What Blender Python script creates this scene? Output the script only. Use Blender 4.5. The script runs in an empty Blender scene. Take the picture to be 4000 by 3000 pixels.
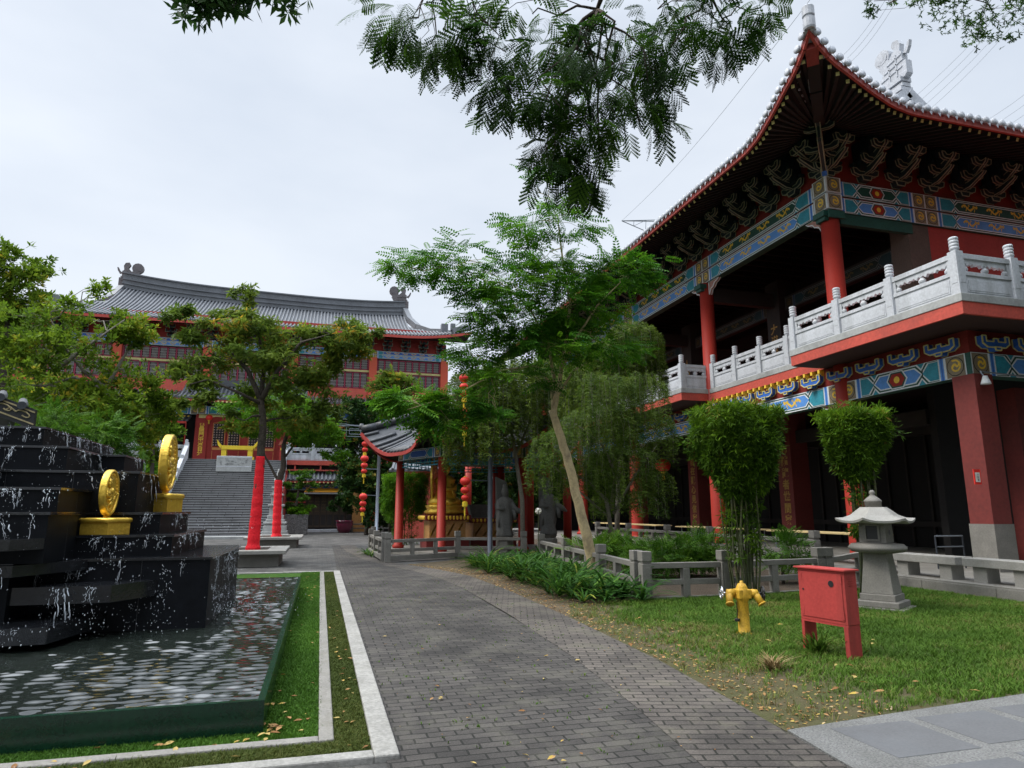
import bpy, math, random
import numpy as np
from mathutils import Vector, Matrix
R = math.radians
random.seed(7); rng = np.random.default_rng(11)
SC = bpy.context.scene; COL = SC.collection
# ---------------------------------------------------------------- camera
EYE = Vector((0, 0, 1.6)); FPX = 2600.0; PITCH = math.atan(495/2600); YAW = R(15.8)
cd = bpy.data.cameras.new('camera'); cam = bpy.data.objects.new('camera', cd); COL.objects.link(cam)
cam.location = EYE; cam.rotation_euler = (R(90)+PITCH, 0, -YAW)
cd.sensor_width = 36; cd.lens = 23.4; cd.clip_start = .05; cd.clip_end = 4000
SC.camera = cam
# ---------------------------------------------------------------- sky, sun, exposure
SUN_EL, SUN_AZ = R(52), R(-78)          # azimuth from +Y, clockwise: sun high on the left
w = bpy.data.worlds.new('World'); SC.world = w; w.use_nodes = True
nt = w.node_tree; nt.nodes.clear(); N = nt.nodes.new; L = nt.links.new
out = N('ShaderNodeOutputWorld'); bg = N('ShaderNodeBackground'); sky = N('ShaderNodeTexSky')
sky.sky_type = 'NISHITA'; sky.sun_disc = False; sky.sun_elevation = SUN_EL; sky.sun_rotation = SUN_AZ
sky.air_density = 1.2; sky.dust_density = 3
tc = N('ShaderNodeTexCoord'); mp = N('ShaderNodeMapping'); mp.inputs['Scale'].default_value = (1, 1, 2.6)
nz = N('ShaderNodeTexNoise'); nz.inputs['Scale'].default_value = 1.7; nz.inputs['Detail'].default_value = 5; nz.inputs['Roughness'].default_value = .52
cr = N('ShaderNodeValToRGB'); cr.color_ramp.elements[0].position = .33; cr.color_ramp.elements[1].position = .66
cr.color_ramp.elements[0].color = (6.5, 7.15, 8.1, 1); cr.color_ramp.elements[1].color = (8.1, 8.6, 9.3, 1)
mx = N('ShaderNodeMix'); mx.data_type = 'RGBA'; mx.inputs[0].default_value = .9
L(tc.outputs['Generated'], mp.inputs[0]); L(mp.outputs[0], nz.inputs[0]); L(nz.outputs[0], cr.inputs[0])
# an overcast sky is brighter towards the zenith
sx = N('ShaderNodeSeparateXYZ'); zr = N('ShaderNodeMapRange'); zr.interpolation_type = 'SMOOTHSTEP'; zr.inputs[1].default_value = .62; zr.inputs[2].default_value = .97; zr.inputs[3].default_value = .52; zr.inputs[4].default_value = 2.7
zm = N('ShaderNodeMix'); zm.data_type = 'RGBA'; zm.blend_type = 'MULTIPLY'; zm.inputs[0].default_value = 1
L(tc.outputs['Generated'], sx.inputs[0]); L(sx.outputs[2], zr.inputs[0]); L(cr.outputs[0], zm.inputs[6]); L(zr.outputs[0], zm.inputs[7])
L(sky.outputs[0], mx.inputs[6]); L(zm.outputs[2], mx.inputs[7]); L(mx.outputs[2], bg.inputs[0])
bg.inputs[1].default_value = .1; L(bg.outputs[0], out.inputs[0])
sl = bpy.data.lights.new('sun', 'SUN'); sl.energy = 1.5; sl.angle = R(25); sl.color = (1, .96, .9)
so = bpy.data.objects.new('sun', sl); COL.objects.link(so)
sd = Vector((math.sin(SUN_AZ)*math.cos(SUN_EL), math.cos(SUN_AZ)*math.cos(SUN_EL), math.sin(SUN_EL)))
so.rotation_euler = (-sd).to_track_quat('-Z', 'Y').to_euler(); so.location = (-20, -10, 40)
SC.view_settings.view_transform = 'Standard'; SC.view_settings.look = 'None'
SC.view_settings.exposure = 1.08; SC.view_settings.gamma = 1
SC.render.engine = 'CYCLES'
SC.cycles.max_bounces = 6; SC.cycles.transparent_max_bounces = 8
# ---------------------------------------------------------------- survey: a pixel of the 2212 px wide print onto a plane
_f = Vector((math.sin(YAW)*math.cos(PITCH), math.cos(YAW)*math.cos(PITCH), math.sin(PITCH)))
_r = Vector((math.cos(YAW), -math.sin(YAW), 0)); _u = _r.cross(_f)
def _ray(x, y):
    k = 4000/2212
    return _f + _r*((x*k-2000)/FPX) + _u*((1500-y*k)/FPX)
def P(x, y, Y): d = _ray(x, y); return EYE + d*(Y/d.y)
def PX(x, y, X): d = _ray(x, y); return EYE + d*(X/d.x)
# ---------------------------------------------------------------- materials
MATS = {}
def new_mat(name):
    m = bpy.data.materials.new(name); m.use_nodes = True; MATS[name] = m
    b = m.node_tree.nodes['Principled BSDF']; return m, m.node_tree, b
def pm(name, col, rough=.6, var=.18, scale=2.5, fine=30, bump=.15, bscale=60, metal=0, spec=.5, stain=None, stain_amt=.5, dist=.004, coat=0, streak=False):
    """painted / stone surface: base colour with two sizes of wear, a bump and optional stains"""
    m, t, b = new_mat(name); n = t.nodes.new; l = t.links.new
    c = n('ShaderNodeTexCoord'); src = c.outputs['Object']
    if streak:
        mpn = n('ShaderNodeMapping'); mpn.inputs['Scale'].default_value = (1, 1, .18); l(src, mpn.inputs[0]); ssrc = mpn.outputs[0]
    else: ssrc = src
    a = n('ShaderNodeTexNoise'); a.inputs['Scale'].default_value = scale; a.inputs['Detail'].default_value = 6; a.inputs['Roughness'].default_value = .6; l(ssrc, a.inputs[0])
    f = n('ShaderNodeTexNoise'); f.inputs['Scale'].default_value = fine; f.inputs['Detail'].default_value = 3; l(src, f.inputs[0])
    ad = n('ShaderNodeMath'); ad.operation = 'ADD'; l(a.outputs[0], ad.inputs[0]); l(f.outputs[0], ad.inputs[1])
    mr = n('ShaderNodeMapRange'); mr.inputs[1].default_value = .7; mr.inputs[2].default_value = 1.3; mr.inputs[3].default_value = 1-var; mr.inputs[4].default_value = 1+var; l(ad.outputs[0], mr.inputs[0])
    mu = n('ShaderNodeMix'); mu.data_type = 'RGBA'; mu.blend_type = 'MULTIPLY'; mu.inputs[0].default_value = 1; mu.inputs[6].default_value = (*col, 1); l(mr.outputs[0], mu.inputs[7])
    o = mu.outputs[2]
    if stain:
        s = n('ShaderNodeTexNoise'); s.inputs['Scale'].default_value = scale*.7; s.inputs['Detail'].default_value = 8; s.inputs['Roughness'].default_value = .7; l(ssrc, s.inputs[0])
        sr = n('ShaderNodeMapRange'); sr.inputs[1].default_value = .5; sr.inputs[2].default_value = .72; sr.inputs[3].default_value = 0; sr.inputs[4].default_value = stain_amt; l(s.outputs[0], sr.inputs[0])
        sm = n('ShaderNodeMix'); sm.data_type = 'RGBA'; l(sr.outputs[0], sm.inputs[0]); l(o, sm.inputs[6]); sm.inputs[7].default_value = (*stain, 1); o = sm.outputs[2]
    l(o, b.inputs['Base Color'])
    b.inputs['Roughness'].default_value = rough; b.inputs['Metallic'].default_value = metal; b.inputs['Specular IOR Level'].default_value = spec; b.inputs['Coat Weight'].default_value = coat
    if bump:
        bn = n('ShaderNodeTexNoise'); bn.inputs['Scale'].default_value = bscale; bn.inputs['Detail'].default_value = 4; l(src, bn.inputs[0])
        bu = n('ShaderNodeBump'); bu.inputs['Strength'].default_value = bump; bu.inputs['Distance'].default_value = dist*4; l(bn.outputs[0], bu.inputs['Height']); l(bu.outputs[0], b.inputs['Normal'])
    return m
def leaf_mat(name, cols, trans=.3, rough=.6, spec=.14):
    m, t, b = new_mat(name); n = t.nodes.new; l = t.links.new
    a = n('ShaderNodeAttribute'); a.attribute_name = 'rnd'
    r = n('ShaderNodeValToRGB'); e = r.color_ramp.elements
    while len(e) < len(cols): e.new(.5)
    for i, c in enumerate(cols): e[i].position = c[0]; e[i].color = (*c[1], 1)
    l(a.outputs['Fac'], r.inputs[0]); l(r.outputs[0], b.inputs['Base Color'])
    b.inputs['Roughness'].default_value = rough; b.inputs['Specular IOR Level'].default_value = spec
    tr = n('ShaderNodeBsdfTranslucent'); l(r.outputs[0], tr.inputs[0])
    mxs = n('ShaderNodeMixShader'); mxs.inputs[0].default_value = trans
    l(b.outputs[0], mxs.inputs[1]); l(tr.outputs[0], mxs.inputs[2]); l(mxs.outputs[0], t.nodes['Material Output'].inputs[0])
    return m
RED = pm('red_paint', (.36, .034, .023), .55, .12, 1.3, 25, .1, spec=.25, stain=(.2, .03, .025), stain_amt=.35, streak=True)
REDW = pm('red_wall', (.36, .04, .032), .8, .15, .9, 12, .2, 90, stain=(.2, .035, .03), stain_amt=.3, streak=True)
REDSLAB = pm('red_fascia', (.5, .075, .05), .75, .2, .9, 14, .15, stain=(.2, .05, .04), stain_amt=.6)
ORANGE = pm('orange_red_wall', (.62, .11, .075), .75, .14, .7, 9, .1, stain=(.36, .08, .06), stain_amt=.35)
ORCOL = pm('orange_red_column', (.66, .10, .045), .6, .08, .8, 10, .05)
MAGENTA = pm('dark_pink_frame', (.30, .03, .07), .6, .1, 2, 20, .05)
LATT = pm('grey_lattice', (.36, .34, .32), .7, .15, 3, 20, .05)
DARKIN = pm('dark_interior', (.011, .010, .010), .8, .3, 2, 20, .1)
DARKWOOD = pm('dark_wood', (.022, .018, .016), .7, .3, 2, 30, .1)
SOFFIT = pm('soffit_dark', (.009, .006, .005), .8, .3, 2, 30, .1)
REDDARK = pm('dark_red_eave', (.28, .035, .025), .6, .2, 2, 20, .1, stain=(.1, .02, .02), stain_amt=.5)
WHITEP = pm('white_paint', (.74, .78, .80), .6, .12, 3, 20, .05, stain=(.4, .4, .38), stain_amt=.25)
BLUE = pm('blue_paint', (.03, .13, .50), .55, .2, 3, 20, .05)
LBLUE = pm('light_blue_paint', (.10, .29, .70), .55, .15, 3, 20, .05)
TEAL = pm('teal_paint', (.03, .27, .36), .55, .25, 5, 25, .05)
GREEN = pm('green_paint', (.012, .075, .055), .55, .25, 3, 20, .05)
TAUPE = pm('taupe_paint', (.25, .2, .13), .6, .2, 4, 25, .05)
GOLDP = pm('gold_paint', (.85, .55, .05), .45, .15, 5, 30, .1)
PALEY = pm('pale_yellow_paint', (.62, .55, .22), .6, .2, 4, 25, .05)
EDGE = pm('pale_edge_paint', (.27, .27, .18), .6, .3, 4, 25, .05)
BRK = pm('bracket_dark', (.010, .022, .026), .6, .3, 4, 20, .05)
GOLD = pm('gold_leaf', (.86, .56, .075), .27, .14, 4, 30, .35, 22, metal=.55, stain=(.45, .22, .03), stain_amt=.35, dist=.008)
YEL = pm('yellow_enamel', (.78, .56, .03), .45, .12, 3, 30, .05)
MARBLE = pm('white_marble', (.52, .54, .57), .55, .16, 1.6, 18, .25, 40, stain=(.22, .23, .22), stain_amt=.75, streak=True)
MARBLES = pm('weathered_marble', (.36, .37, .36), .6, .18, 1.4, 14, .2, 40, stain=(.14, .14, .13), stain_amt=.65)
TILE = pm('grey_roof_tile', (.125, .135, .15), .5, .28, 1.2, 9, .2, 30, stain=(.09, .095, .1), stain_amt=.55)
TILED = pm('dark_roof_tile', (.06, .065, .075), .5, .25, 1.5, 9, .2, 30)
TILEW = pm('pale_roof_tile', (.42, .44, .48), .5, .2, 1.5, 12, .2, 30, stain=(.2, .2, .2), stain_amt=.6)
GRAN = pm('grey_granite', (.185, .175, .155), .75, .22, 3, 45, .3, 120, stain=(.13, .125, .10), stain_amt=.55)
GRANL = pm('light_granite', (.28, .27, .245), .75, .18, 3, 60, .3, 140, stain=(.2, .19, .16), stain_amt=.45)
STEP = pm('stair_stone', (.22, .225, .23), .7, .2, 1.2, 20, .2, stain=(.15, .15, .15), stain_amt=.5)
BLACK = pm('black_granite', (.005, .006, .008), .5, .5, 6, 140, .05, 30, spec=.12)
SPECK = pm('granite_joint', (.03, .031, .033), .3, .7, 3, 90, .1, 60)
GREENW = pm('dark_green_tile', (.004, .026, .014), .2, .3, 3, 30, .05)
STATUE = pm('grey_statue_stone', (.12, .118, .112), .8, .25, 3, 25, .3, 50)
OCHRE = pm('ochre_altar', (.42, .22, .07), .5, .3, 6, 30, .2)
MAROON = pm('maroon_lacquer', (.16, .018, .016), .45, .2, 3, 30, .05)
HYD = pm('yellow_hydrant', (.54, .32, .03), .5, .25, 5, 40, .2, spec=.3, stain=(.20, .10, .03), stain_amt=.8)
STEEL = pm('galvanised_steel', (.28, .32, .37), .45, .12, 3, 40, .05, metal=.6)
DSTEEL = pm('dark_steel', (.05, .058, .07), .5, .2, 3, 40, .05, metal=.5)
CHROME = pm('chrome', (.6, .6, .62), .2, .1, 5, 40, .02, metal=1)
BLACKP = pm('black_paint', (.012, .012, .013), .5, .2, 5, 40, .05)
CABR = pm('red_cabinet_paint', (.40, .05, .044), .6, .14, 2, 30, .08, spec=.25, stain=(.14, .03, .026), stain_amt=.8, streak=True)
LANT = pm('red_lantern_silk', (.72, .028, .018), .55, .12, 5, 40, .1)
CLOTH = pm('red_cloth', (.85, .006, .018), .75, .12, 6, 40, .6, 18, dist=.012)
WOODY = pm('pale_wood', (.55, .42, .2), .6, .2, 4, 30, .1)
CERAM = pm('maroon_glaze', (.16, .02, .05), .15, .2, 3, 30, .03, coat=.4)
SIGNW = pm('sign_white', (.7, .68, .62), .5, .1, 5, 40, .02)
BARKD = pm('dark_bark', (.07, .055, .042), .9, .4, 4, 25, .8, 25, dist=.02)
BARKL = pm('pale_bark', (.46, .36, .20), .8, .22, 3, 18, .5, 20, stain=(.13, .10, .07), stain_amt=.8, dist=.01)
BARKG = pm('grey_twig', (.19, .17, .14), .9, .3, 5, 30, .4, 30)
CULM = pm('bamboo_culm', (.045, .055, .018), .5, .4, 2, 15, .1, stain=(.17, .14, .03), stain_amt=.6)
SOIL = pm('garden_soil', (.075, .052, .032), .95, .45, 2.5, 25, .8, 40, dist=.02)
WIRE = pm('wire_grey', (.16, .18, .21), .6, .1, 3, 20, 0)
RUBBLE = pm('carved_stone', (.15, .15, .145), .8, .4, 5, 16, .9, 12, dist=.03)
# ---------------------------------------------------------------- mesh builder
OFF = {}
class MB:
    def __init__(s): s.v = []; s.f = []; s.m = []
    def add(s, vs, fs, m=0):
        k = len(s.v); s.v.extend([tuple(p) for p in vs])
        for f in fs: s.f.append(tuple(i+k for i in f)); s.m.append(m)
    def box(s, x0, x1, y0, y1, z0, z1, m=0):
        v = [(x0,y0,z0),(x1,y0,z0),(x1,y1,z0),(x0,y1,z0),(x0,y0,z1),(x1,y0,z1),(x1,y1,z1),(x0,y1,z1)]
        s.add(v, [(0,3,2,1),(4,5,6,7),(0,1,5,4),(1,2,6,5),(2,3,7,6),(3,0,4,7)], m)
    def beam(s, a, b, wd, ht, m=0, up=(0,0,1)):
        """box from a to b, wd across, ht tall (centred)"""
        a = Vector(a); b = Vector(b); d = (b-a).normalized(); u = Vector(up); sd_ = d.cross(u)
        if sd_.length < 1e-5: sd_ = Vector((1,0,0))
        sd_.normalize(); u = sd_.cross(d).normalized(); v = []
        for q in (a, b):
            for i, j in ((-1,-1),(1,-1),(1,1),(-1,1)): v.append(q + sd_*(i*wd/2) + u*(j*ht/2))
        s.add(v, [(0,1,2,3),(7,6,5,4),(0,4,5,1),(1,5,6,2),(2,6,7,3),(3,7,4,0)], m)
    def prism(s, poly, vec, m=0, me=None):
        n = len(poly); vec = Vector(vec); a = [Vector(p) for p in poly]; b = [p+vec for p in a]
        s.add(a+b, [tuple(range(n))[::-1], tuple(range(n, 2*n))], m)
        s.add(a+b, [(i, (i+1) % n, n+(i+1) % n, n+i) for i in range(n)], m if me is None else me)
    def tube(s, pts, rad, n=8, m=0, caps=True):
        pts = [Vector(p) for p in pts]; k = len(pts)
        if not hasattr(rad, '__len__'): rad = [rad]*k
        vs = []; ref = None
        for i, p in enumerate(pts):
            d = (pts[min(i+1, k-1)]-pts[max(i-1, 0)])
            d = d.normalized() if d.length > 1e-9 else Vector((0,0,1))
            if ref is None: ref = d.orthogonal().normalized()
            ref = (ref - d*ref.dot(d)); ref = ref.normalized() if ref.length > 1e-6 else d.orthogonal().normalized()
            bi = d.cross(ref)
            for j in range(n):
                a = 2*math.pi*j/n; vs.append(p + (ref*math.cos(a)+bi*math.sin(a))*rad[i])
        fs = [(i*n+j, i*n+(j+1) % n, (i+1)*n+(j+1) % n, (i+1)*n+j) for i in range(k-1) for j in range(n)]
        if caps: fs += [tuple(range(n))[::-1], tuple(range((k-1)*n, k*n))]
        s.add(vs, fs, m)
    def lathe(s, prof, c=(0,0,0), n=16, m=0, sx=1, sy=1, rot=0, mod=None):
        vs = []
        for r, z in prof:
            for j in range(n):
                a = 2*math.pi*j/n+rot; q = r*(mod(a, z) if mod else 1)
                vs.append((c[0]+q*sx*math.cos(a), c[1]+q*sy*math.sin(a), c[2]+z))
        k = len(prof)
        fs = [(i*n+j, i*n+(j+1) % n, (i+1)*n+(j+1) % n, (i+1)*n+j) for i in range(k-1) for j in range(n)]
        fs += [tuple(range(n))[::-1], tuple(range((k-1)*n, k*n))]
        s.add(vs, fs, m)
    def grid(s, nu, nv, fn, m=0):
        vs = [fn(i/nu, j/nv) for i in range(nu+1) for j in range(nv+1)]
        s.add(vs, [(i*(nv+1)+j, (i+1)*(nv+1)+j, (i+1)*(nv+1)+j+1, i*(nv+1)+j+1) for i in range(nu) for j in range(nv)], m)
    def build(s, name, mats, parent=None, smooth=False, bevel=0, at=None, local=False):
        """parent given: vertices are world coordinates and become local to the parent; at given: origin there"""
        me = bpy.data.meshes.new(name); o = bpy.data.objects.new(name, me); COL.objects.link(o)
        if parent is not None:
            off = OFF.get(parent.name, Vector((0,0,0))); o.parent = parent; OFF[o.name] = off
            if local: off = Vector((0,0,0))
        elif at is not None: off = Vector(at); o.location = off; OFF[o.name] = off
        else: off = Vector((0,0,0)); OFF[o.name] = off
        me.from_pydata([(a-off.x, b-off.y, c-off.z) for a, b, c in s.v], [], s.f)
        for x in (mats if isinstance(mats, (list, tuple)) else [mats]): me.materials.append(x)
        if len(me.materials) > 1: me.polygons.foreach_set('material_index', s.m)
        if smooth: me.polygons.foreach_set('use_smooth', [True]*len(me.polygons))
        me.update()
        if bevel:
            b = o.modifiers.new('bevel', 'BEVEL'); b.width = bevel; b.segments = 2; b.limit_method = 'ANGLE'
        return o
def thing(name, label, cat, loc=(0,0,0), group=None):
    o = bpy.data.objects.new(name, None); COL.objects.link(o); o.location = loc; o.empty_display_size = .2
    OFF[o.name] = Vector(loc); o['label'] = label; o['category'] = cat
    if group: o['group'] = group
    return o
def tag(o, label, cat, group=None):
    o['label'] = label; o['category'] = cat
    if group: o['group'] = group
    return o
def struct(o, kind='structure'): o['kind'] = kind; return o
def dup(root, loc, rz=None, label=None, group=None, scale=None):
    """copy of a thing with its parts and sub-parts"""
    r = root.copy(); COL.objects.link(r); r.location = loc; OFF[r.name] = Vector(loc)
    if rz is not None: r.rotation_euler = (0, 0, rz)
    if scale: r.scale = (scale,)*3
    if label: r['label'] = label
    if group: r['group'] = group
    for ch in list(root.children):
        c = ch.copy(); COL.objects.link(c); c.parent = r
        for g in list(ch.children):
            d = g.copy(); COL.objects.link(d); d.parent = c
    return r
def part_copy(o, parent, delta=(0,0,0), rz=0):
    c = o.copy(); COL.objects.link(c); c.parent = parent
    c.location = Vector(o.location)+Vector(delta); c.rotation_euler = (0, 0, o.rotation_euler[2]+rz)
    return c
def put(proto, parent, pos, rz=0, used=set()):
    """first call moves the part itself, later calls copy it (with its sub-parts)"""
    first = proto.name not in used; used.add(proto.name); o = proto if first else proto.copy()
    if not first:
        COL.objects.link(o); OFF[o.name] = Vector((0,0,0))
        for g in list(proto.children): d = g.copy(); COL.objects.link(d); d.parent = o
    o.parent = parent; o.location = Vector(pos)-OFF[parent.name]; o.rotation_euler = (0, 0, rz); return o
def interp(t, tab):
    if t <= tab[0][0]: return tab[0][1]
    for (a, x), (b, y) in zip(tab, tab[1:]):
        if t <= b: return x+(y-x)*(t-a)/(b-a)
    return tab[-1][1]
def text_mb(mb, s, origin, u, v, size, m=0, bold=.012, depth=.004):
    """characters set as real flat letters on a wall: u to the right, v up"""
    c = bpy.data.curves.new('t', 'FONT'); c.body = s; c.size = size; c.offset = bold*size; c.align_x = 'CENTER'
    o = bpy.data.objects.new('t', c); COL.objects.link(o); bpy.context.view_layer.update()
    me = bpy.data.meshes.new_from_object(o.evaluated_get(bpy.context.evaluated_depsgraph_get()))
    u = Vector(u); v = Vector(v); nn = u.cross(v); origin = Vector(origin)
    mb.add([origin+u*p.co.x+v*p.co.y+nn*depth for p in me.vertices], [tuple(f.vertices) for f in me.polygons], m)
    bpy.data.objects.remove(o); bpy.data.curves.remove(c); bpy.data.meshes.remove(me)
# ---------------------------------------------------------------- leaves: one template set down many times in one mesh
def scatter(name, tmpl, pos, dirs, scale, mat, parent=None, roll=None, rnd=None, at=None, jit=.08):
    V, F = tmpl; V = np.asarray(V, float); F = np.asarray(F, int); k = len(pos); n = len(V)
    pos = np.asarray(pos, float); d = np.asarray(dirs, float); d /= np.linalg.norm(d, axis=1)[:, None]+1e-9
    up = np.tile([0, 0, 1.], (k, 1)); up[np.abs(d[:, 2]) > .97] = (1, 0, 0)
    y = np.cross(up, d); y /= np.linalg.norm(y, axis=1)[:, None]; z = np.cross(d, y)
    if roll is None: roll = rng.normal(0, .5, k)
    c, s = np.cos(roll)[:, None], np.sin(roll)[:, None]; y, z = y*c+z*s, z*c-y*s
    sc = np.broadcast_to(np.asarray(scale, float), (k,))
    M = np.stack([d, y, z], 2)*sc[:, None, None]
    W = np.einsum('kij,nj->kni', M, V)+pos[:, None, :]
    off = OFF.get(parent.name, Vector((0,0,0))) if parent else (Vector(at) if at is not None else Vector((0,0,0)))
    W = W.reshape(-1, 3)-np.array(off); Q = (F[None]+(np.arange(k)*n)[:, None, None]).reshape(-1, 4)
    me = bpy.data.meshes.new(name); me.vertices.add(len(W)); me.vertices.foreach_set('co', W.ravel().astype(np.float32))
    me.loops.add(Q.size); me.loops.foreach_set('vertex_index', Q.ravel().astype(np.int32))
    me.polygons.add(len(Q)); me.polygons.foreach_set('loop_start', np.arange(0, Q.size, 4, dtype=np.int32)); me.polygons.foreach_set('loop_total', np.full(len(Q), 4, dtype=np.int32))
    if rnd is None: rnd = rng.random(k)
    fr = np.clip(np.repeat(rnd, len(F))+rng.normal(0, jit, len(Q)), 0, 1)
    at_ = me.attributes.new('rnd', 'FLOAT', 'FACE'); at_.data.foreach_set('value', fr.astype(np.float32))
    me.materials.append(mat); me.update(calc_edges=True); me.validate()
    o = bpy.data.objects.new(name, me); COL.objects.link(o)
    if parent: o.parent = parent
    elif at is not None: o.location = off
    OFF[o.name] = off
    return o
def leaf(a, d, L_, w_, nz_=(0,0,1), fold=.0):
    """one pointed leaf as a quad: base, side, tip, side"""
    a = np.array(a, float); d = np.array(d, float); d /= np.linalg.norm(d); s = np.cross(nz_, d); s /= np.linalg.norm(s)
    mid = a+d*L_*.55
    return [a, mid+s*w_/2, a+d*L_, mid-s*w_/2]
def T_pinnate(L_=.3, pairs=8, ll=.07, lw=.024, droop=.25):
    V = []; F = []
    for i in range(pairs):
        t = (i+.6)/pairs; p = np.array([L_*t, 0, -droop*L_*t*t])
        for sgn in (-1, 1):
            k = 1-.5*abs(t-.45)
            q = leaf(p, (.5, sgn, -.25), ll*k, lw*k); F.append([len(V)+j for j in range(4)]); V += q
    q = leaf((L_*.97, 0, -droop*L_*.9), (1, 0, -.4), ll, lw); F.append([len(V)+j for j in range(4)]); V += q
    return V, F
def T_tuft(n=8, ll=.11, lw=.03, spread=1.1, seed=1, up=.2):
    r = random.Random(seed); V = []; F = []
    for i in range(n):
        a = 2*math.pi*i/n+r.uniform(-.4, .4); e = r.uniform(-.5, .9)*spread
        d = (math.cos(a)*math.cos(e)*.8+.45, math.sin(a)*math.cos(e), math.sin(e)+up)
        q = leaf((r.uniform(-.03, .03), r.uniform(-.03, .03), r.uniform(-.03, .03)), d, ll*r.uniform(.7, 1.2), lw*r.uniform(.8, 1.2), (r.uniform(-.4,.4), r.uniform(-.4,.4), 1)); F.append([len(V)+j for j in range(4)]); V += q
    return V, F
def T_bipinnate(L_=.34, pin=5, pl=.17, pairs=8, ll=.034, lw=.015, droop=.35):
    V = []; F = []
    for i in range(pin):
        t = (i+1)/pin; p = np.array([L_*t, 0, -droop*L_*t*t])
        for sgn in (-1, 1):
            dd = np.array([.75, sgn*.8, -.35]); dd /= np.linalg.norm(dd)
            for j in range(pairs):
                s = (j+.7)/pairs; b = p+dd*pl*s*(1.1-.3*abs(t-.6))+np.array([0, 0, -.25*pl*s*s]); side = np.cross((0, 0, 1), dd)
                for s2 in (-1, 1):
                    q = leaf(b, dd*.45+side*s2, ll*(.8+.5*s), lw*(.8+.5*s)); F.append([len(V)+k for k in range(4)]); V += q
    return V, F
def clump_points(c, r, n, per=18, shell=.55, spread=.22):
    """n points in an ellipsoid, gathered in clumps so that gaps stay open"""
    c = np.array(c, float); r = np.array(r, float); k = max(3, n//per)
    d = rng.normal(size=(k, 3)); d /= np.linalg.norm(d, axis=1)[:, None]
    q = d*(shell+(1-shell)*rng.random((k, 1))**.6)
    idx = rng.integers(0, k, n); p = q[idx]+rng.normal(0, spread, (n, 3))
    out_ = p/(np.linalg.norm(p, axis=1)[:, None]+1e-6)
    return c+p*r, out_, c+q*r, rng.random(k)[idx]
def crook(a, b, n=4, j=.08, sag=0):
    a = Vector(a); b = Vector(b); L_ = (b-a).length; pts = []
    for i in range(n+1):
        t = i/n; p = a.lerp(b, t)
        if 0 < i < n: p += Vector((random.gauss(0, j), random.gauss(0, j), random.gauss(0, j*.6)))*L_
        p.z += sag*L_*math.sin(math.pi*t); pts.append(p)
    return pts
def tree(name, label, cat, base, limbs, blobs, tmpl, lmat, bark, scale=1., group=None, per=18, twig=.012, shell=.55, spread=.22, droop=-.15, ntw=1.0, outw=.6, bright=None, nlimb=5, flat=1.0):
    """limbs: (points, r0, r1); blobs: (centre, radii, leaf sprays)"""
    t = thing(name, label, cat, base, group); mb = MB(); nodes = []
    for pts, r0, r1 in limbs:
        n = len(pts); fine = []
        for a, b in zip(pts, pts[1:]):
            a = Vector(a); b = Vector(b)
            for i in range(4): fine.append(a.lerp(b, i/4)+Vector((random.gauss(0, r0*.07), random.gauss(0, r0*.07), 0))*(1 if i else .3))
        fine.append(Vector(pts[-1])); k = len(fine)
        mb.tube(fine, [r0+(r1-r0)*i/(k-1) for i in range(k)], 9, 0)
        nodes += [(p, r0+(r1-r0)*i/(k-1)) for i, p in enumerate(fine)][k//3:]
    A = []; D = []; S = []; RN = []
    for c, r, n in blobs:
        p, o, q, rr = clump_points(c, r, n, per, shell, spread)
        A.append(p); D.append((o*outw+rng.normal(0, .45, o.shape))*np.array([1, 1, flat])+np.array([0, 0, droop])); S.append(rng.uniform(.75, 1.25, n)*scale)
        hz = np.clip((p[:, 2]-c[2])/(r[2]*2)+.5, 0, 1)
        RN.append(np.clip(rr*.55+rng.random(n)*.45, 0, 1))
        nb = min(nodes, key=lambda x: (x[0]-Vector(c)).length); lp = crook(nb[0], c, nlimb, .07, .05); r0 = max(twig*1.5, min(nb[1]*.8, .05))
        mb.tube(lp, [r0+(twig-r0)*i/nlimb for i in range(nlimb+1)], 6, 0)
        for e in q[:max(2, int(len(q)*ntw))]:
            s0 = random.choice(lp[1:]); tp = crook(s0, Vector(e), 3, .08, .04); mb.tube(tp, [twig, twig*.8, twig*.6, twig*.35], 4, 0, False)
    mb.build('trunk', bark, t, smooth=True)
    scatter('crown', tmpl, np.vstack(A), np.vstack(D), np.concatenate(S), lmat, t, rnd=np.concatenate(RN))
    return t
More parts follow.
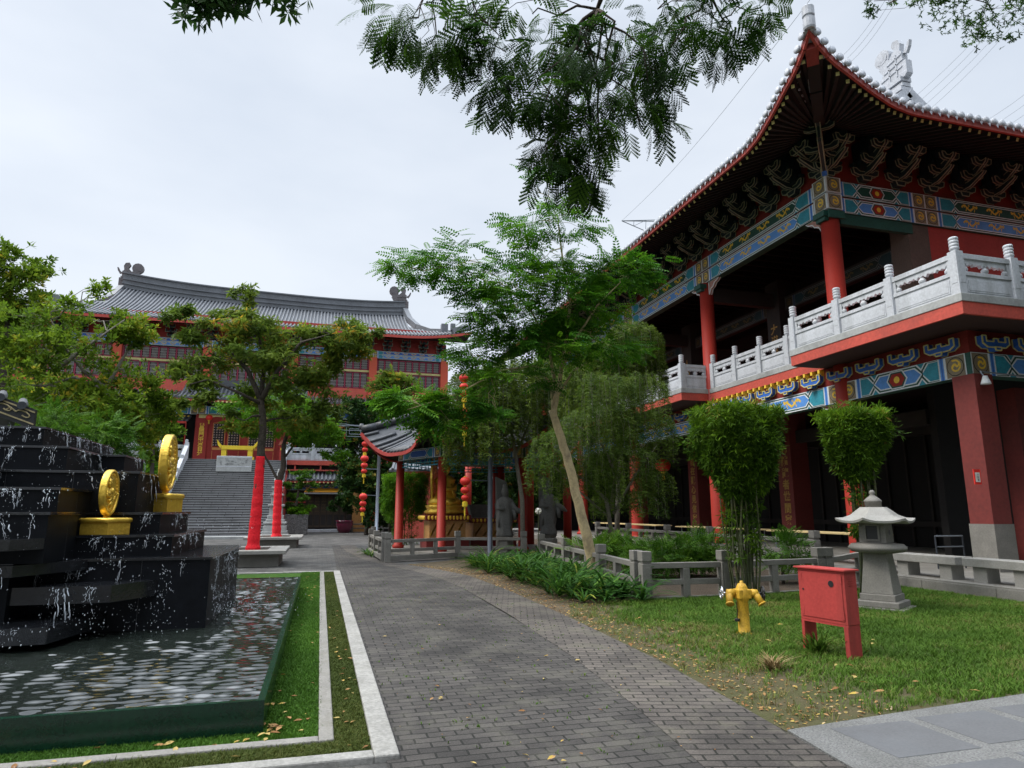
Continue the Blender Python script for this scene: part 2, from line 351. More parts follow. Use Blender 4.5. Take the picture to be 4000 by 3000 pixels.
# ================================================================ ground materials
def brick_mat(name, c1, c2, mortar, bw, bh, msize, rot=0, offs=.5, wear=(.05,.048,.04), bstr=.5, patch=None):
    m, t, b = new_mat(name); n = t.nodes.new; l = t.links.new
    c = n('ShaderNodeTexCoord'); mpn = n('ShaderNodeMapping'); mpn.inputs['Rotation'].default_value = (0, 0, rot); l(c.outputs['Object'], mpn.inputs[0])
    wob = n('ShaderNodeTexNoise'); wob.inputs['Scale'].default_value = 3; l(c.outputs['Object'], wob.inputs[0])
    wv = n('ShaderNodeVectorMath'); wv.operation = 'MULTIPLY_ADD'; wv.inputs[1].default_value = (.02, .02, 0); l(wob.outputs['Color'], wv.inputs[0]); l(mpn.outputs[0], wv.inputs[2])
    k = n('ShaderNodeTexBrick'); k.offset = offs; k.inputs['Scale'].default_value = 1; k.inputs['Brick Width'].default_value = bw; k.inputs['Row Height'].default_value = bh
    k.inputs['Mortar Size'].default_value = msize; k.inputs['Mortar Smooth'].default_value = .3; k.inputs['Bias'].default_value = -.1
    k.inputs['Color1'].default_value = (*c1, 1); k.inputs['Color2'].default_value = (*c2, 1); k.inputs['Mortar'].default_value = (*mortar, 1); l(wv.outputs[0], k.inputs[0])
    a = n('ShaderNodeTexNoise'); a.inputs['Scale'].default_value = .8; a.inputs['Detail'].default_value = 7; a.inputs['Roughness'].default_value = .65; l(c.outputs['Object'], a.inputs[0])
    ar = n('ShaderNodeMapRange'); ar.inputs[1].default_value = .35; ar.inputs[2].default_value = .68; ar.inputs[3].default_value = .58; ar.inputs[4].default_value = 1.4; l(a.outputs[0], ar.inputs[0])
    f = n('ShaderNodeTexNoise'); f.inputs['Scale'].default_value = 70; f.inputs['Detail'].default_value = 3; l(c.outputs['Object'], f.inputs[0])
    fr = n('ShaderNodeMapRange'); fr.inputs[1].default_value = .3; fr.inputs[2].default_value = .7; fr.inputs[3].default_value = .75; fr.inputs[4].default_value = 1.25; l(f.outputs[0], fr.inputs[0])
    mm = n('ShaderNodeMath'); mm.operation = 'MULTIPLY'; l(ar.outputs[0], mm.inputs[0]); l(fr.outputs[0], mm.inputs[1])
    mu = n('ShaderNodeMix'); mu.data_type = 'RGBA'; mu.blend_type = 'MULTIPLY'; mu.inputs[0].default_value = 1; l(k.outputs[0], mu.inputs[6]); l(mm.outputs[0], mu.inputs[7])
    s = n('ShaderNodeTexNoise'); s.inputs['Scale'].default_value = 1.6; s.inputs['Detail'].default_value = 9; s.inputs['Roughness'].default_value = .75; l(c.outputs['Object'], s.inputs[0])
    sr = n('ShaderNodeMapRange'); sr.inputs[1].default_value = .50; sr.inputs[2].default_value = .66; sr.inputs[4].default_value = .72; l(s.outputs[0], sr.inputs[0])
    sm = n('ShaderNodeMix'); sm.data_type = 'RGBA'; l(sr.outputs[0], sm.inputs[0]); l(mu.outputs[2], sm.inputs[6]); sm.inputs[7].default_value = (*wear, 1)
    l(sm.outputs[2], b.inputs['Base Color']); b.inputs['Roughness'].default_value = .82; b.inputs['Specular IOR Level'].default_value = .35
    h = n('ShaderNodeMath'); h.operation = 'MULTIPLY_ADD'; l(k.outputs['Fac'], h.inputs[0]); h.inputs[1].default_value = -1; l(f.outputs[0], h.inputs[2])
    bu = n('ShaderNodeBump'); bu.inputs['Strength'].default_value = bstr; bu.inputs['Distance'].default_value = .008; l(h.outputs[0], bu.inputs['Height']); l(bu.outputs[0], b.inputs['Normal'])
    return m
PAVE = brick_mat('dark_pavers', (.070,.063,.057), (.040,.036,.033), (.014,.014,.011), .21, .105, .009, wear=(.085,.08,.062))
BORD = brick_mat('brown_pavers', (.112,.096,.083), (.07,.061,.054), (.02,.019,.014), .21, .105, .010, rot=R(16), wear=(.10,.093,.066))
PLAZA = brick_mat('plaza_pavers', (.075,.072,.068), (.055,.053,.05), (.028,.028,.024), .3, .15, .008, wear=(.12,.115,.10), bstr=.2)
def ground_mix(name, ca, cb, cc, s1=1.2, s2=30, rough=.95, bump=.6, bs=60):
    m, t, b = new_mat(name); n = t.nodes.new; l = t.links.new
    c = n('ShaderNodeTexCoord').outputs['Object']
    a = n('ShaderNodeTexNoise'); a.inputs['Scale'].default_value = s1; a.inputs['Detail'].default_value = 8; a.inputs['Roughness'].default_value = .65; l(c, a.inputs[0])
    f = n('ShaderNodeTexNoise'); f.inputs['Scale'].default_value = s2; f.inputs['Detail'].default_value = 5; l(c, f.inputs[0])
    r1 = n('ShaderNodeMapRange'); r1.inputs[1].default_value = .4; r1.inputs[2].default_value = .62; l(a.outputs[0], r1.inputs[0])
    r2 = n('ShaderNodeMapRange'); r2.inputs[1].default_value = .38; r2.inputs[2].default_value = .66; l(f.outputs[0], r2.inputs[0])
    m1 = n('ShaderNodeMix'); m1.data_type = 'RGBA'; m1.inputs[6].default_value = (*ca, 1); m1.inputs[7].default_value = (*cb, 1); l(r1.outputs[0], m1.inputs[0])
    m2 = n('ShaderNodeMix'); m2.data_type = 'RGBA'; l(m1.outputs[2], m2.inputs[6]); m2.inputs[7].default_value = (*cc, 1)
    mh = n('ShaderNodeMath'); mh.operation = 'MULTIPLY'; mh.inputs[1].default_value = .6; l(r2.outputs[0], mh.inputs[0]); l(mh.outputs[0], m2.inputs[0])
    l(m2.outputs[2], b.inputs['Base Color']); b.inputs['Roughness'].default_value = rough; b.inputs['Specular IOR Level'].default_value = .2
    bn = n('ShaderNodeTexNoise'); bn.inputs['Scale'].default_value = bs; bn.inputs['Detail'].default_value = 5; l(c, bn.inputs[0])
    bu = n('ShaderNodeBump'); bu.inputs['Strength'].default_value = bump; bu.inputs['Distance'].default_value = .03; l(bn.outputs[0], bu.inputs['Height']); l(bu.outputs[0], b.inputs['Normal'])
    return m
EARTH = ground_mix('far_ground', (.07,.075,.05), (.05,.06,.03), (.09,.08,.06))
LAWNB = ground_mix('lawn_soil', (.07,.075,.028), (.10,.078,.046), (.05,.055,.02), 1.6, 40)
DIRT = ground_mix('leaf_dirt', (.10,.078,.05), (.075,.058,.036), (.15,.115,.07), 2, 45)
TURF = ground_mix('artificial_turf', (.058,.135,.016), (.04,.105,.012), (.035,.09,.012), 3, 160, .95, .9, 220)
TURFO = ground_mix('olive_turf', (.062,.082,.018), (.045,.062,.014), (.055,.07,.018), 3, 160, .95, .9, 220)
PEBB = ground_mix('pebble_wash', (.24,.24,.23), (.19,.19,.18), (.05,.05,.05), 1.5, 70, .85, .7, 80)
SLAB = pm('grey_slab', (.105,.107,.11), .75, .15, 2, 50, .15, stain=(.13,.14,.15), stain_amt=.4)
def plate(name, poly, z, mat, kind='structure', th=0):
    mb = MB()
    if th: mb.prism([(x, y, z-th) for x, y in poly], (0, 0, th))
    else: mb.add([(x, y, z) for x, y in poly], [tuple(range(len(poly)))])
    o = mb.build(name, mat); o['kind'] = kind; return o
def strip(name, left, right, z, mat):
    mb = MB(); mb.add([(x, y, z) for x, y in left]+[(x, y, z) for x, y in right], [(i, len(left)+i, len(left)+i+1, i+1) for i in range(len(left)-1)])
    return struct(mb.build(name, mat))
plate('ground', [(-900, -300), (900, -300), (900, 1500), (-900, 1500)], -.05, EARTH)
plate('plaza', [(-40, 16), (2.4, 16), (12, 34), (12, 62), (-40, 62)], -.008, PLAZA)
plate('plaza_front', [(-30, -12), (3, -12), (3, 4.8), (-30, 4.8)], -.012, PLAZA)
plate('path', [(.5, -8), (2.6, -8), (3.05, 19), (1.6, 24), (1.3, 33), (.62, 33), (.5, 16)], 0, PAVE)
bl = [(2.25, -6), (2.36, 3.6), (2.6, 5.4), (2.79, 7.35), (2.93, 10.5), (2.97, 14.3), (2.85, 16.5), (2.5, 18.6), (1.95, 20.6), (1.45, 23.5), (1.1, 28), (.95, 33)]
br = [(3.1, -6), (3.27, 3.6), (3.48, 5.4), (3.63, 7), (3.74, 10), (3.78, 14), (3.66, 16.8), (3.2, 19.2), (2.55, 20.9), (1.95, 22.6), (1.72, 28), (1.65, 33)]
strip('path_border', bl, br, .004, BORD)
def edge(pts, wd, z0, z1, mat, name):
    mb = MB(); n = len(pts)
    for a, b in zip(pts, pts[1:]): mb.beam((*a, (z0+z1)/2), (*b, (z0+z1)/2), wd, z1-z0)
    return mb.build(name, mat)
plate('garden_soil', [(3.55, 6.4), (3.78, 14), (3.66, 16.8), (3.2, 19.2), (2.55, 20.9), (6.4, 24), (12, 40), (12, 11.4), (5.75, 11.4), (4.2, 9.5)], -.004, DIRT)
plate('pond_garden', [(5.85, 11.6), (12, 11.8), (12, 46), (7.5, 46)], .0, SOIL)
plate('lawn', [(3.3, 3.4), (3.6, 7), (3.74, 10.0), (4.3, 11.4), (5.75, 11.45), (9.9, 11.8), (12, 11.9), (12, 3.4)], 0.0, LAWNB)
plate('terrazzo_path', [(3.2, 2.6), (3.28, 3.6), (3.4, 4.55), (4.58, 4.68), (6.03, 4.82), (12, 5.3), (12, 3.2)], .012, PEBB, th=.03)
mb = MB()
for x in range(8):
    for y in range(2):
        x0 = 3.72+x*.82+y*.0; y0 = 3.86-y*.8+x*.045
        if y0 < 2.7: continue
        mb.box(x0, x0+.70, y0, y0+.62, .01, .016)
struct(mb.build('paving_slabs', SLAB, bevel=.004))
# turf plot round the pool, two kerbs
plate('turf', [(-12.4, 5.3), (.06, 5.3), (.12, 18.85), (-12.4, 18.85)], .004, TURF)
plate('turf_olive', [(-12.4, 4.9), (.50, 4.9), (.50, 18.9), (-12.4, 18.9)], 0.0, TURFO)
KERBW = pm('pale_kerb', (.27, .262, .24), .75, .3, 3, 40, .3, stain=(.16, .155, .13), stain_amt=.9)
KERBG = pm('grey_kerb', (.20, .19, .17), .8, .25, 4, 40, .4, stain=(.15, .14, .11), stain_amt=.8)
mb = MB(); mb.box(.42, .585, 4.77, 18.95, -.05, .035); mb.box(-12.4, .4195, 4.77, 4.90, -.05, .034); mb.box(-12.4, .4195, 18.82, 18.95, -.05, .034)
struct(mb.build('kerb', KERBW, bevel=.012))
mb = MB(); mb.box(.07, .175, 5.2, 18.8, -.05, .028); mb.box(-12.4, .0695, 5.2, 5.31, -.05, .027)
struct(mb.build('inner_kerb', KERBG, bevel=.01))
# hall platform
mb = MB(); mb.box(12, 40, 0, 52, -.1, .24)
for i in range(14): mb.box(11.985, 12.0, .2+i*1.6, 1.78+i*1.6, -.05, .205)
struct(mb.build('hall_pavement', GRAN, bevel=.01))
# ================================================================ grass blades, leaf litter
GRASS = leaf_mat('grass_blades', [(0, (.05,.10,.013)), (.5, (.08,.165,.018)), (.85, (.125,.205,.03)), (1, (.19,.16,.06))], .3)
TURFM = leaf_mat('turf_blades', [(0, (.035,.09,.008)), (.6, (.06,.15,.014)), (1, (.09,.19,.02))], .25)
OLIVM = leaf_mat('olive_turf_blades', [(0, (.04,.06,.010)), (.6, (.065,.09,.015)), (1, (.10,.11,.025))], .25)
def T_grass(n, h, wd, lean, seed):
    r = random.Random(seed); V = []; F = []
    for i in range(n):
        a = r.uniform(0, 6.28); x, y = r.gauss(0, .018), r.gauss(0, .018); hh = h*r.uniform(.5, 1.2); d = lean*r.uniform(.2, 1.3)
        b = np.array((x, y, 0)); s = np.array((-math.sin(a), math.cos(a), 0))*wd/2; m_ = b+np.array((math.cos(a)*d*.35, math.sin(a)*d*.35, hh*.65)); e = b+np.array((math.cos(a)*d, math.sin(a)*d, hh))
        # template x axis is 'up' for scatter, so turn (x,y,z)->(z,y,-x)
        q = [b-s, b+s, m_+s*.8, m_-s*.8]; q2 = [m_-s*.8, m_+s*.8, e+s*.1, e-s*.1]
        for p4 in (q, q2): F.append([len(V)+j for j in range(4)]); V += [np.array((p[2], p[1], -p[0])) for p in p4]
    return V, F
def in_poly(p, poly):
    x, y = p[:, 0], p[:, 1]; r = np.zeros(len(p), bool); n = len(poly)
    for i in range(n):
        (x0, y0), (x1, y1) = poly[i], poly[(i+1) % n]
        c = (y0 > y) != (y1 > y); xi = (x1-x0)*(y-y0)/((y1-y0) if y1 != y0 else 1e-9)+x0; r ^= c & (x < xi)
    return r
def sow(name, poly, n, tmpl, mat, sc=1, bare=None, z=0, dry=None):
    xs = [p[0] for p in poly]; ys = [p[1] for p in poly]
    p = np.stack([rng.uniform(min(xs), max(xs), n), rng.uniform(min(ys), max(ys), n)], 1); p = p[in_poly(p, poly)]
    if bare: p = p[rng.random(len(p)) < bare(p)]
    k = len(p); o = scatter(name, tmpl, np.column_stack([p, np.full(k, z)]), rng.normal(0, .12, (k, 3))+np.array([0, 0, 1]), rng.uniform(.6, 1.3, k)*sc, mat, roll=rng.uniform(0, 6.28, k), rnd=np.clip(.45+.35*np.sin(p[:, 0]*1.7+np.cos(p[:, 1]*1.3)*2)*.6+rng.normal(0, .22, k)+(dry(p) if dry else 0), 0, 1))
    o['kind'] = 'stuff'; return o
LAWNP = [(3.45, 4.6), (3.68, 7), (3.8, 10), (4.2, 11.3), (5.6, 11.4), (9.9, 11.7), (11.95, 11.8), (11.95, 5.25), (6.03, 4.84), (4.6, 4.72)]
def bare(p):   # thin over the dirt along the paving
    d = (p[:, 0]-3.55)-.0*(p[:, 1]-6); nn = .5+.5*np.sin(p[:, 0]*3.1+1.3*np.sin(p[:, 1]*2.3))*np.cos(p[:, 1]*2.1+p[:, 0])
    q = np.maximum(0, p[:, 1]-8)*.22; e = np.clip((d-.25-q)/1.5+nn*.55-.25, .08, 1); e *= np.clip(1-.8*np.exp(-((p[:, 0]-4.3)**2/.5+(p[:, 1]-5.3)**2/.6)), .06, 1)
    return e
sow('lawn_grass', LAWNP, 52000, T_grass(6, .055, .0065, .05, 3), GRASS, 1, bare, dry=lambda p: .55*np.exp(-np.maximum(0, p[:, 0]-3.7)/.8)+.25*(np.sin(p[:, 0]*2.7+p[:, 1]*1.9)*np.sin(p[:, 1]*3.3-p[:, 0]) > .3)-.15*(np.sin(p[:, 0]*1.1-p[:, 1]*1.6) > .5))
sow('turf_grass', [(-.36, 5.33), (.065, 5.33), (.1, 18.8), (-.36, 18.8)], 20000, T_grass(7, .022, .005, .02, 4), TURFM, 1, z=.004)
sow('turf_grass_front', [(-4, 5.33), (-.3, 5.33), (-.3, 5.56), (-4, 5.56)], 7000, T_grass(7, .022, .005, .02, 4), TURFM, 1, z=.004)
sow('olive_turf_grass', [(.18, 4.92), (.415, 4.92), (.415, 18.8), (.18, 18.8)], 14000, T_grass(7, .018, .005, .02, 5), OLIVM, 1)
sow('olive_turf_grass_front', [(-3.6, 4.92), (.18, 4.92), (.18, 5.19), (-3.6, 5.19)], 8000, T_grass(7, .018, .005, .02, 5), OLIVM, 1)
# moss and weeds between the pavers
sow('paver_weeds', [(.62, 4.2), (2.4, 4.2), (3.6, 9), (3, 16), (.62, 16)], 420, T_grass(5, .016, .006, .03, 8), GRASS, 1, z=.002)
LEAFM = leaf_mat('dry_leaves', [(0, (.16,.07,.025)), (.35, (.30,.16,.06)), (.65, (.42,.25,.11)), (.85, (.45,.33,.06)), (1, (.48,.36,.24))], .15, .6)
def T_dry(seed=2):
    r = random.Random(seed); V = []; F = []
    L_, w_ = .075, .034
    P5 = [np.array((-L_/2, 0, .004)), np.array((-L_*.1, w_/2, .014)), np.array((-L_*.1, 0, .006)), np.array((-L_*.1, -w_/2, .012)), np.array((L_/2, 0, .012)), np.array((L_*.2, w_*.42, .016)), np.array((L_*.2, -w_*.42, .011)), np.array((L_*.2, 0, .007))]
    V = P5; F = [(0, 2, 1, 0), (0, 3, 2, 0), (1, 2, 7, 5), (2, 3, 6, 7), (5, 7, 4, 5), (7, 6, 4, 7)]
    # quads only: repeat by splitting the tip triangles along their long side
    V = V+[V[0]+(V[1]-V[0])*.5, V[0]+(V[3]-V[0])*.5, V[4]+(V[5]-V[4])*.5, V[4]+(V[6]-V[4])*.5]
    F = [(0, 2, 1, 8), (0, 9, 3, 2), (1, 2, 7, 5), (2, 3, 6, 7), (5, 7, 4, 10), (7, 6, 11, 4)]
    return V, F
def litter(name, poly, n, sc, dens=None, z=.004):
    xs = [p[0] for p in poly]; ys = [p[1] for p in poly]
    p = np.stack([rng.uniform(min(xs), max(xs), n), rng.uniform(min(ys), max(ys), n)], 1); p = p[in_poly(p, poly)]
    if dens: p = p[rng.random(len(p)) < dens(p)]
    k = len(p); a = rng.uniform(0, 6.28, k)
    o = scatter(name, T_dry(), np.column_stack([p, np.full(k, z)]), np.stack([np.cos(a), np.sin(a), rng.normal(0, .15, k)], 1), rng.uniform(.3, 1.0, k)*sc, LEAFM, roll=rng.normal(0, .3, k)); o['kind'] = 'stuff'; return o
litter('leaf_litter', [(3.4, 4.55), (3.65, 7), (3.8, 12), (3.7, 17), (2.6, 21), (4.4, 18), (5.4, 12), (4.9, 8.5), (4.9, 6), (5.2, 4.8)], 12500, .66, lambda p: np.clip(1.15-(p[:, 0]-3.6)/1.3, .06, 1))
litter('paving_litter', [(.62, 4), (3.3, 4), (3.7, 10), (3.2, 19), (1.6, 30), (-.8, 30), (.62, 19)], 520, .3, z=.006)
# single fallen leaves, each one an object
lv = []
def dryleaf(loc, rz, sc, label, group):
    if not lv:
        o = scatter('fallen_leaf', T_dry(), [(0, 0, 0)], [(1, 0, 0)], 1, LEAFM, roll=np.zeros(1), rnd=np.array([.7]))
        lv.append(o)
        for q in (.15, .45, .9):
            d = o.copy(); d.data = o.data.copy(); d.data.attributes['rnd'].data.foreach_set('value', np.full(len(d.data.polygons), q, dtype=np.float32)); lv.append(d)
    b = random.choice(lv); o = b if (b is lv[0] and b.get('label') is None) else b.copy()
    if o.name not in COL.objects: COL.objects.link(o)
    o.location = loc; o.rotation_euler = (random.uniform(-.2, .2), random.uniform(-.2, .2), rz); o.scale = (sc,)*3; o.name = 'fallen_leaf'
    return tag(o, label, 'leaf', group)
rl = random.Random(5)
for i in range(46): dryleaf((rl.uniform(-.3, .05), 5.4+13*rl.random()**1.8, .02), rl.uniform(0, 6.3), rl.uniform(.5, 1.0), 'dry leaf lying on the bright green turf strip beside the pool', 'dry leaves on the bright turf')
for i in range(34): dryleaf((rl.uniform(.2, .4), 5+13.5*rl.random()**1.6, .016), rl.uniform(0, 6.3), rl.uniform(.5, .9), 'dry leaf lying on the olive turf between the two kerbs', 'dry leaves on the olive turf')
for i in range(22): dryleaf((-rl.uniform(.3, 2.4), rl.uniform(5.0, 5.5), .02), rl.uniform(0, 6.3), rl.uniform(.6, 1.1), 'dry leaf lying on the turf in front of the green pool wall', 'dry leaves before the pool wall')
for i in range(16): dryleaf((-.3+rl.gauss(.05, .05), 5.5+rl.gauss(0, .13), .02+rl.random()*.03), rl.uniform(0, 6.3), rl.uniform(.8, 1.3), 'brown leaf in the small pile at the near pool corner', 'brown leaves piled at the pool corner')
for i in range(40): dryleaf((rl.uniform(.8, 3.2), 4.4+12*rl.random()**1.7, .01), rl.uniform(0, 6.3), rl.uniform(.35, .9), 'dry leaf lying loose on the brick path', 'dry leaves on the brick path')
for i in range(60):
    y = 4.8+5.5*rl.random(); dryleaf((3.6+rl.random()**1.7*3.2, y, .03), rl.uniform(0, 6.3), rl.uniform(.7, 1.35), 'dry leaf lying on the lawn beside the brick path', 'dry leaves on the lawn')
for x in lv[1:]:
    if x.name not in COL.objects: bpy.data.objects.remove(x)
# ================================================================ painted beams, brackets, balustrades
PB = [BLUE, LBLUE, TEAL, WHITEP, GOLDP, GREEN, RED, TAUPE, DARKWOOD]
class Face:
    """draws flat polygons on a wall face: u along, v up, layers a few mm proud of each other"""
    def __init__(s, mb, O, U, V): s.mb = mb; s.O = Vector(O); s.U = Vector(U); s.V = Vector(V); s.N = s.U.cross(s.V)
    def poly(s, pts, lv, m): s.mb.add([s.O+s.U*a+s.V*b+s.N*(lv*.003) for a, b in pts], [tuple(range(len(pts)))], m)
    def rect(s, a0, a1, b0, b1, lv, m): s.poly([(a0,b0),(a1,b0),(a1,b1),(a0,b1)], lv, m)
    def line(s, pts, wd, lv, m):
        for (a, b), (c, d) in zip(pts, pts[1:]):
            L_ = math.hypot(c-a, d-b) or 1e-6; x, y = -(d-b)/L_*wd/2, (c-a)/L_*wd/2
            s.poly([(a-x,b-y),(c-x,d-y),(c+x,d+y),(a+x,b+y)], lv, m)
    def hexa(s, a0, a1, b0, b1, pt, lv, m): c = (b0+b1)/2; s.poly([(a0,c),(a0+pt,b0),(a1-pt,b0),(a1,c),(a1-pt,b1),(a0+pt,b1)], lv, m)
    def disc(s, a, b, r, lv, m, n=12): s.poly([(a+r*math.cos(6.2832*i/n), b+r*math.sin(6.2832*i/n)) for i in range(n)], lv, m)
def swirl(F, a, b, r, lv, m=4):
    F.line([(a+r*(.2+.75*t)*math.cos(5.2*t*1.6), b+r*(.2+.75*t)*math.sin(5.2*t*1.6)) for t in [i/11 for i in range(12)]], r*.24, lv, m)
    F.line([(a-r*.5, b-r*.2), (a-r*.1, b+r*.3), (a+r*.35, b-r*.1), (a+r*.6, b+r*.35)], r*.22, lv+.6, m)
def dragon(F, a, b, L_, h, lv, sg, m=4):
    F.line([(a+sg*L_*(t-.5), b+h*.26*math.sin(9*t)*(1-.3*t)) for t in [i/10 for i in range(11)]], h*.17, lv, m)
    for q in (-.35, -.1, .2, .4): F.line([(a+sg*L_*q, b), (a+sg*L_*(q+.06), b+h*.33), (a+sg*L_*(q+.12), b+h*.2)], h*.08, lv+.6, m)
    for q in (-.2, .1, .33): F.line([(a+sg*L_*q, b), (a+sg*L_*(q-.05), b-h*.34)], h*.08, lv+.6, m)
def medal(F, a0, a1, h, kind=0):
    F.rect(a0, a1, 0, h, 1, 3); F.rect(a0+.05*h, a1-.05*h, .03*h, .97*h, 2, 7); c = (a0+a1)/2; r = min(h, a1-a0)*.40
    F.disc(c, h/2, r*1.06, 3, 8); F.disc(c, h/2, r*.97, 4, 7); swirl(F, c, h/2, r*.82, 5)
def stripes(F, a0, a1, h):
    w_ = (a1-a0)/5
    for i, m in enumerate((3, 1, 0, 1, 3)): F.rect(a0+w_*i, a0+w_*(i+1), 0, h, 1, m)
def chevron(F, a, h, wd, sg, mat_):
    """arrow-ended block pointing along sg, nested outlines"""
    for i, (m, k) in enumerate(((3, 0), (5, .07), (3, .17), (mat_, .25))):
        k *= h; e = wd-k*1.0
        F.poly([(a, k*.35), (a+sg*(e-h*.38), k*.35), (a+sg*e, h/2), (a+sg*(e-h*.38), h-k*.35), (a, h-k*.35)][::int(sg)], 1+i, m)
def cartouche(F, a0, a1, h, inner, pt=.42, dr=True):
    for i, (m, k) in enumerate(((3, 0), (5, .06), (3, .13), (inner, .19))):
        F.hexa(a0+k*h*1.3, a1-k*h*1.3, k*h, h-k*h, h*pt*(1-k), 2+i, m)
    if dr:
        n = max(2, int((a1-a0)/(1.05*h*2))) ; L_ = (a1-a0)/(n+.4)
        for i in range(n): dragon(F, a0+(i+.7)*L_, h/2, L_*.62, h*.72, 6.2, 1 if i < n/2 else -1)
def bay(F, L_, h, inner=0, end=TEAL, ends=(1, 1), simple=False):
    """one bay of painted beam, 0..L_ along the face"""
    F.rect(0, L_, 0, h, .4, 2)
    a = 0; b = L_
    if ends[0]: medal(F, 0, h, h); stripes(F, h, h*1.35, h); a = h*1.35
    if ends[1]: medal(F, L_-h, L_, h); stripes(F, L_-h*1.35, L_-h, h); b = L_-h*1.35
    w_ = min(h*1.5, (b-a)*.24)
    chevron(F, a, h, w_, 1, 2); chevron(F, b, h, w_, -1, 2)
    cartouche(F, a+w_*.62, b-w_*.62, h, inner, dr=(b-a) > 3*h and not simple and L_ >= 5.5)
    if (b-a) > 3*h and L_ < 5.5 and not simple:
        c = (a+b)/2; F.hexa(c-h*.62, c+h*.62, .08*h, .92*h, h*.25, 7, 3); F.hexa(c-h*.54, c+h*.54, .13*h, .87*h, h*.22, 8, 5); F.hexa(c-h*.46, c+h*.46, .2*h, .8*h, h*.2, 9, 6); F.disc(c, h/2, h*.17, 10, 4)
    if (b-a) <= 3*h or simple:
        c = (a+b)/2
        if not simple: F.hexa(c-h*.5, c+h*.5, .16*h, .84*h, h*.25, 7, 3); F.hexa(c-h*.43, c+h*.43, .21*h, .79*h, h*.22, 8, 6); F.disc(c, h/2, h*.16, 9, 4)
def outlined(mb, poly, vec, r=.013, m=0, me=1):
    vec = Vector(vec); a = [Vector(p) for p in poly]; mb.prism(a, vec, m); n = len(a)
    for o in (Vector((0,0,0)), vec):
        for i in range(n):
            p, q = a[i]+o, a[(i+1) % n]+o; mb.beam(p, q, r*2, r*2, me)
def uarm(c, half, z, h=.13, up=.16, ax='y', t=.1):
    """upturned arm outline in the plane across or along the wall"""
    pts = [(-half, z+up+h*.5), (-half+.04, z+up*.35), (-half*.62, z), (half*.62, z), (half-.04, z+up*.35), (half, z+up+h*.5), (half-.13, z+up+h*.5), (half*.5, z+h), (-half*.5, z+h), (-half+.13, z+up+h*.5)]
    return [(c, a, b) for a, b in pts] if ax == 'y' else [(c+a, 0, b) for a, b in pts]
def bracket_mb(depth=1.1, r=.012):
    mb = MB()
    outlined(mb, [(0, -.14, 0), (0, .14, 0), (0, .2, .16), (0, -.2, .16)], (.22, 0, 0), r)
    outlined(mb, uarm(.1, .5, .16), (.1, 0, 0), r)
    outlined(mb, [(0, -.05, .2), (.45, -.05, .24), (.92, -.05, .47), (.98, -.05, .54), (.9, -.05, .56), (.4, -.05, .42), (0, -.05, .42)], (0, .1, 0), r)
    outlined(mb, uarm(.48, .42, .46), (.1, 0, 0), r)
    outlined(mb, [(.1, -.05, .5), (.7, -.05, .56), (1.06, -.05, .82), (1.1, -.05, .92), (.98, -.05, .9), (.6, -.05, .74), (.1, -.05, .7)], (0, .1, 0), r)
    outlined(mb, uarm(.86, .36, .76), (.1, 0, 0), r)
    mb.box(.02, .30, -.3, .3, .34, 1.25, 0); mb.box(.3, .62, -.22, .22, .62, 1.3, 0); mb.box(.62, .9, -.16, .16, .95, 1.4, 0)
    for y in (-.45, .45): mb.box(.08, .22, y-.06, y+.06, .45, .53, 0)
    for y in (-.36, .36): mb.box(.46, .6, y-.06, y+.06, .74, .82, 0)
    return mb
def small_bracket_mb(r=.014):
    mb = MB(); pts = [(0, a, b) for a, b in ((-.42, .36), (-.42, .17), (-.28, .08), (.28, .08), (.42, .17), (.42, .36), (.30, .36), (.30, .22), (.07, .22), (.07, .3), (-.07, .3), (-.07, .22), (-.30, .22), (-.30, .36))]
    outlined(mb, pts, (.16, 0, 0), r, 2, 1); outlined(mb, [(0, -.08, 0), (0, .08, 0), (0, .1, .08), (0, -.1, .08)], (.2, 0, 0), r, 2, 1); return mb
def post_mb(h=1.02, s=.11, head=.34):
    mb = MB(); mb.box(-s, s, -s, s, 0, h); mb.box(-s*.72, s*.72, -s-.006, s+.006, h*.25, h*.9); mb.box(-s-.006, s+.006, -s*.72, s*.72, h*.25, h*.9)
    r = s*.92; p = [(r*.7, 0), (r*.8, .03)]; z = .04
    for i in range(4): p += [(r*.86, z), (r*1.0, z+head*.05), (r*1.02, z+head*.16), (r*.9, z+head*.2)]; z += head*.225
    p += [(r*.8, z), (r*.3, z+.01)]; mb.lathe(p, (0, 0, h), 14); return mb
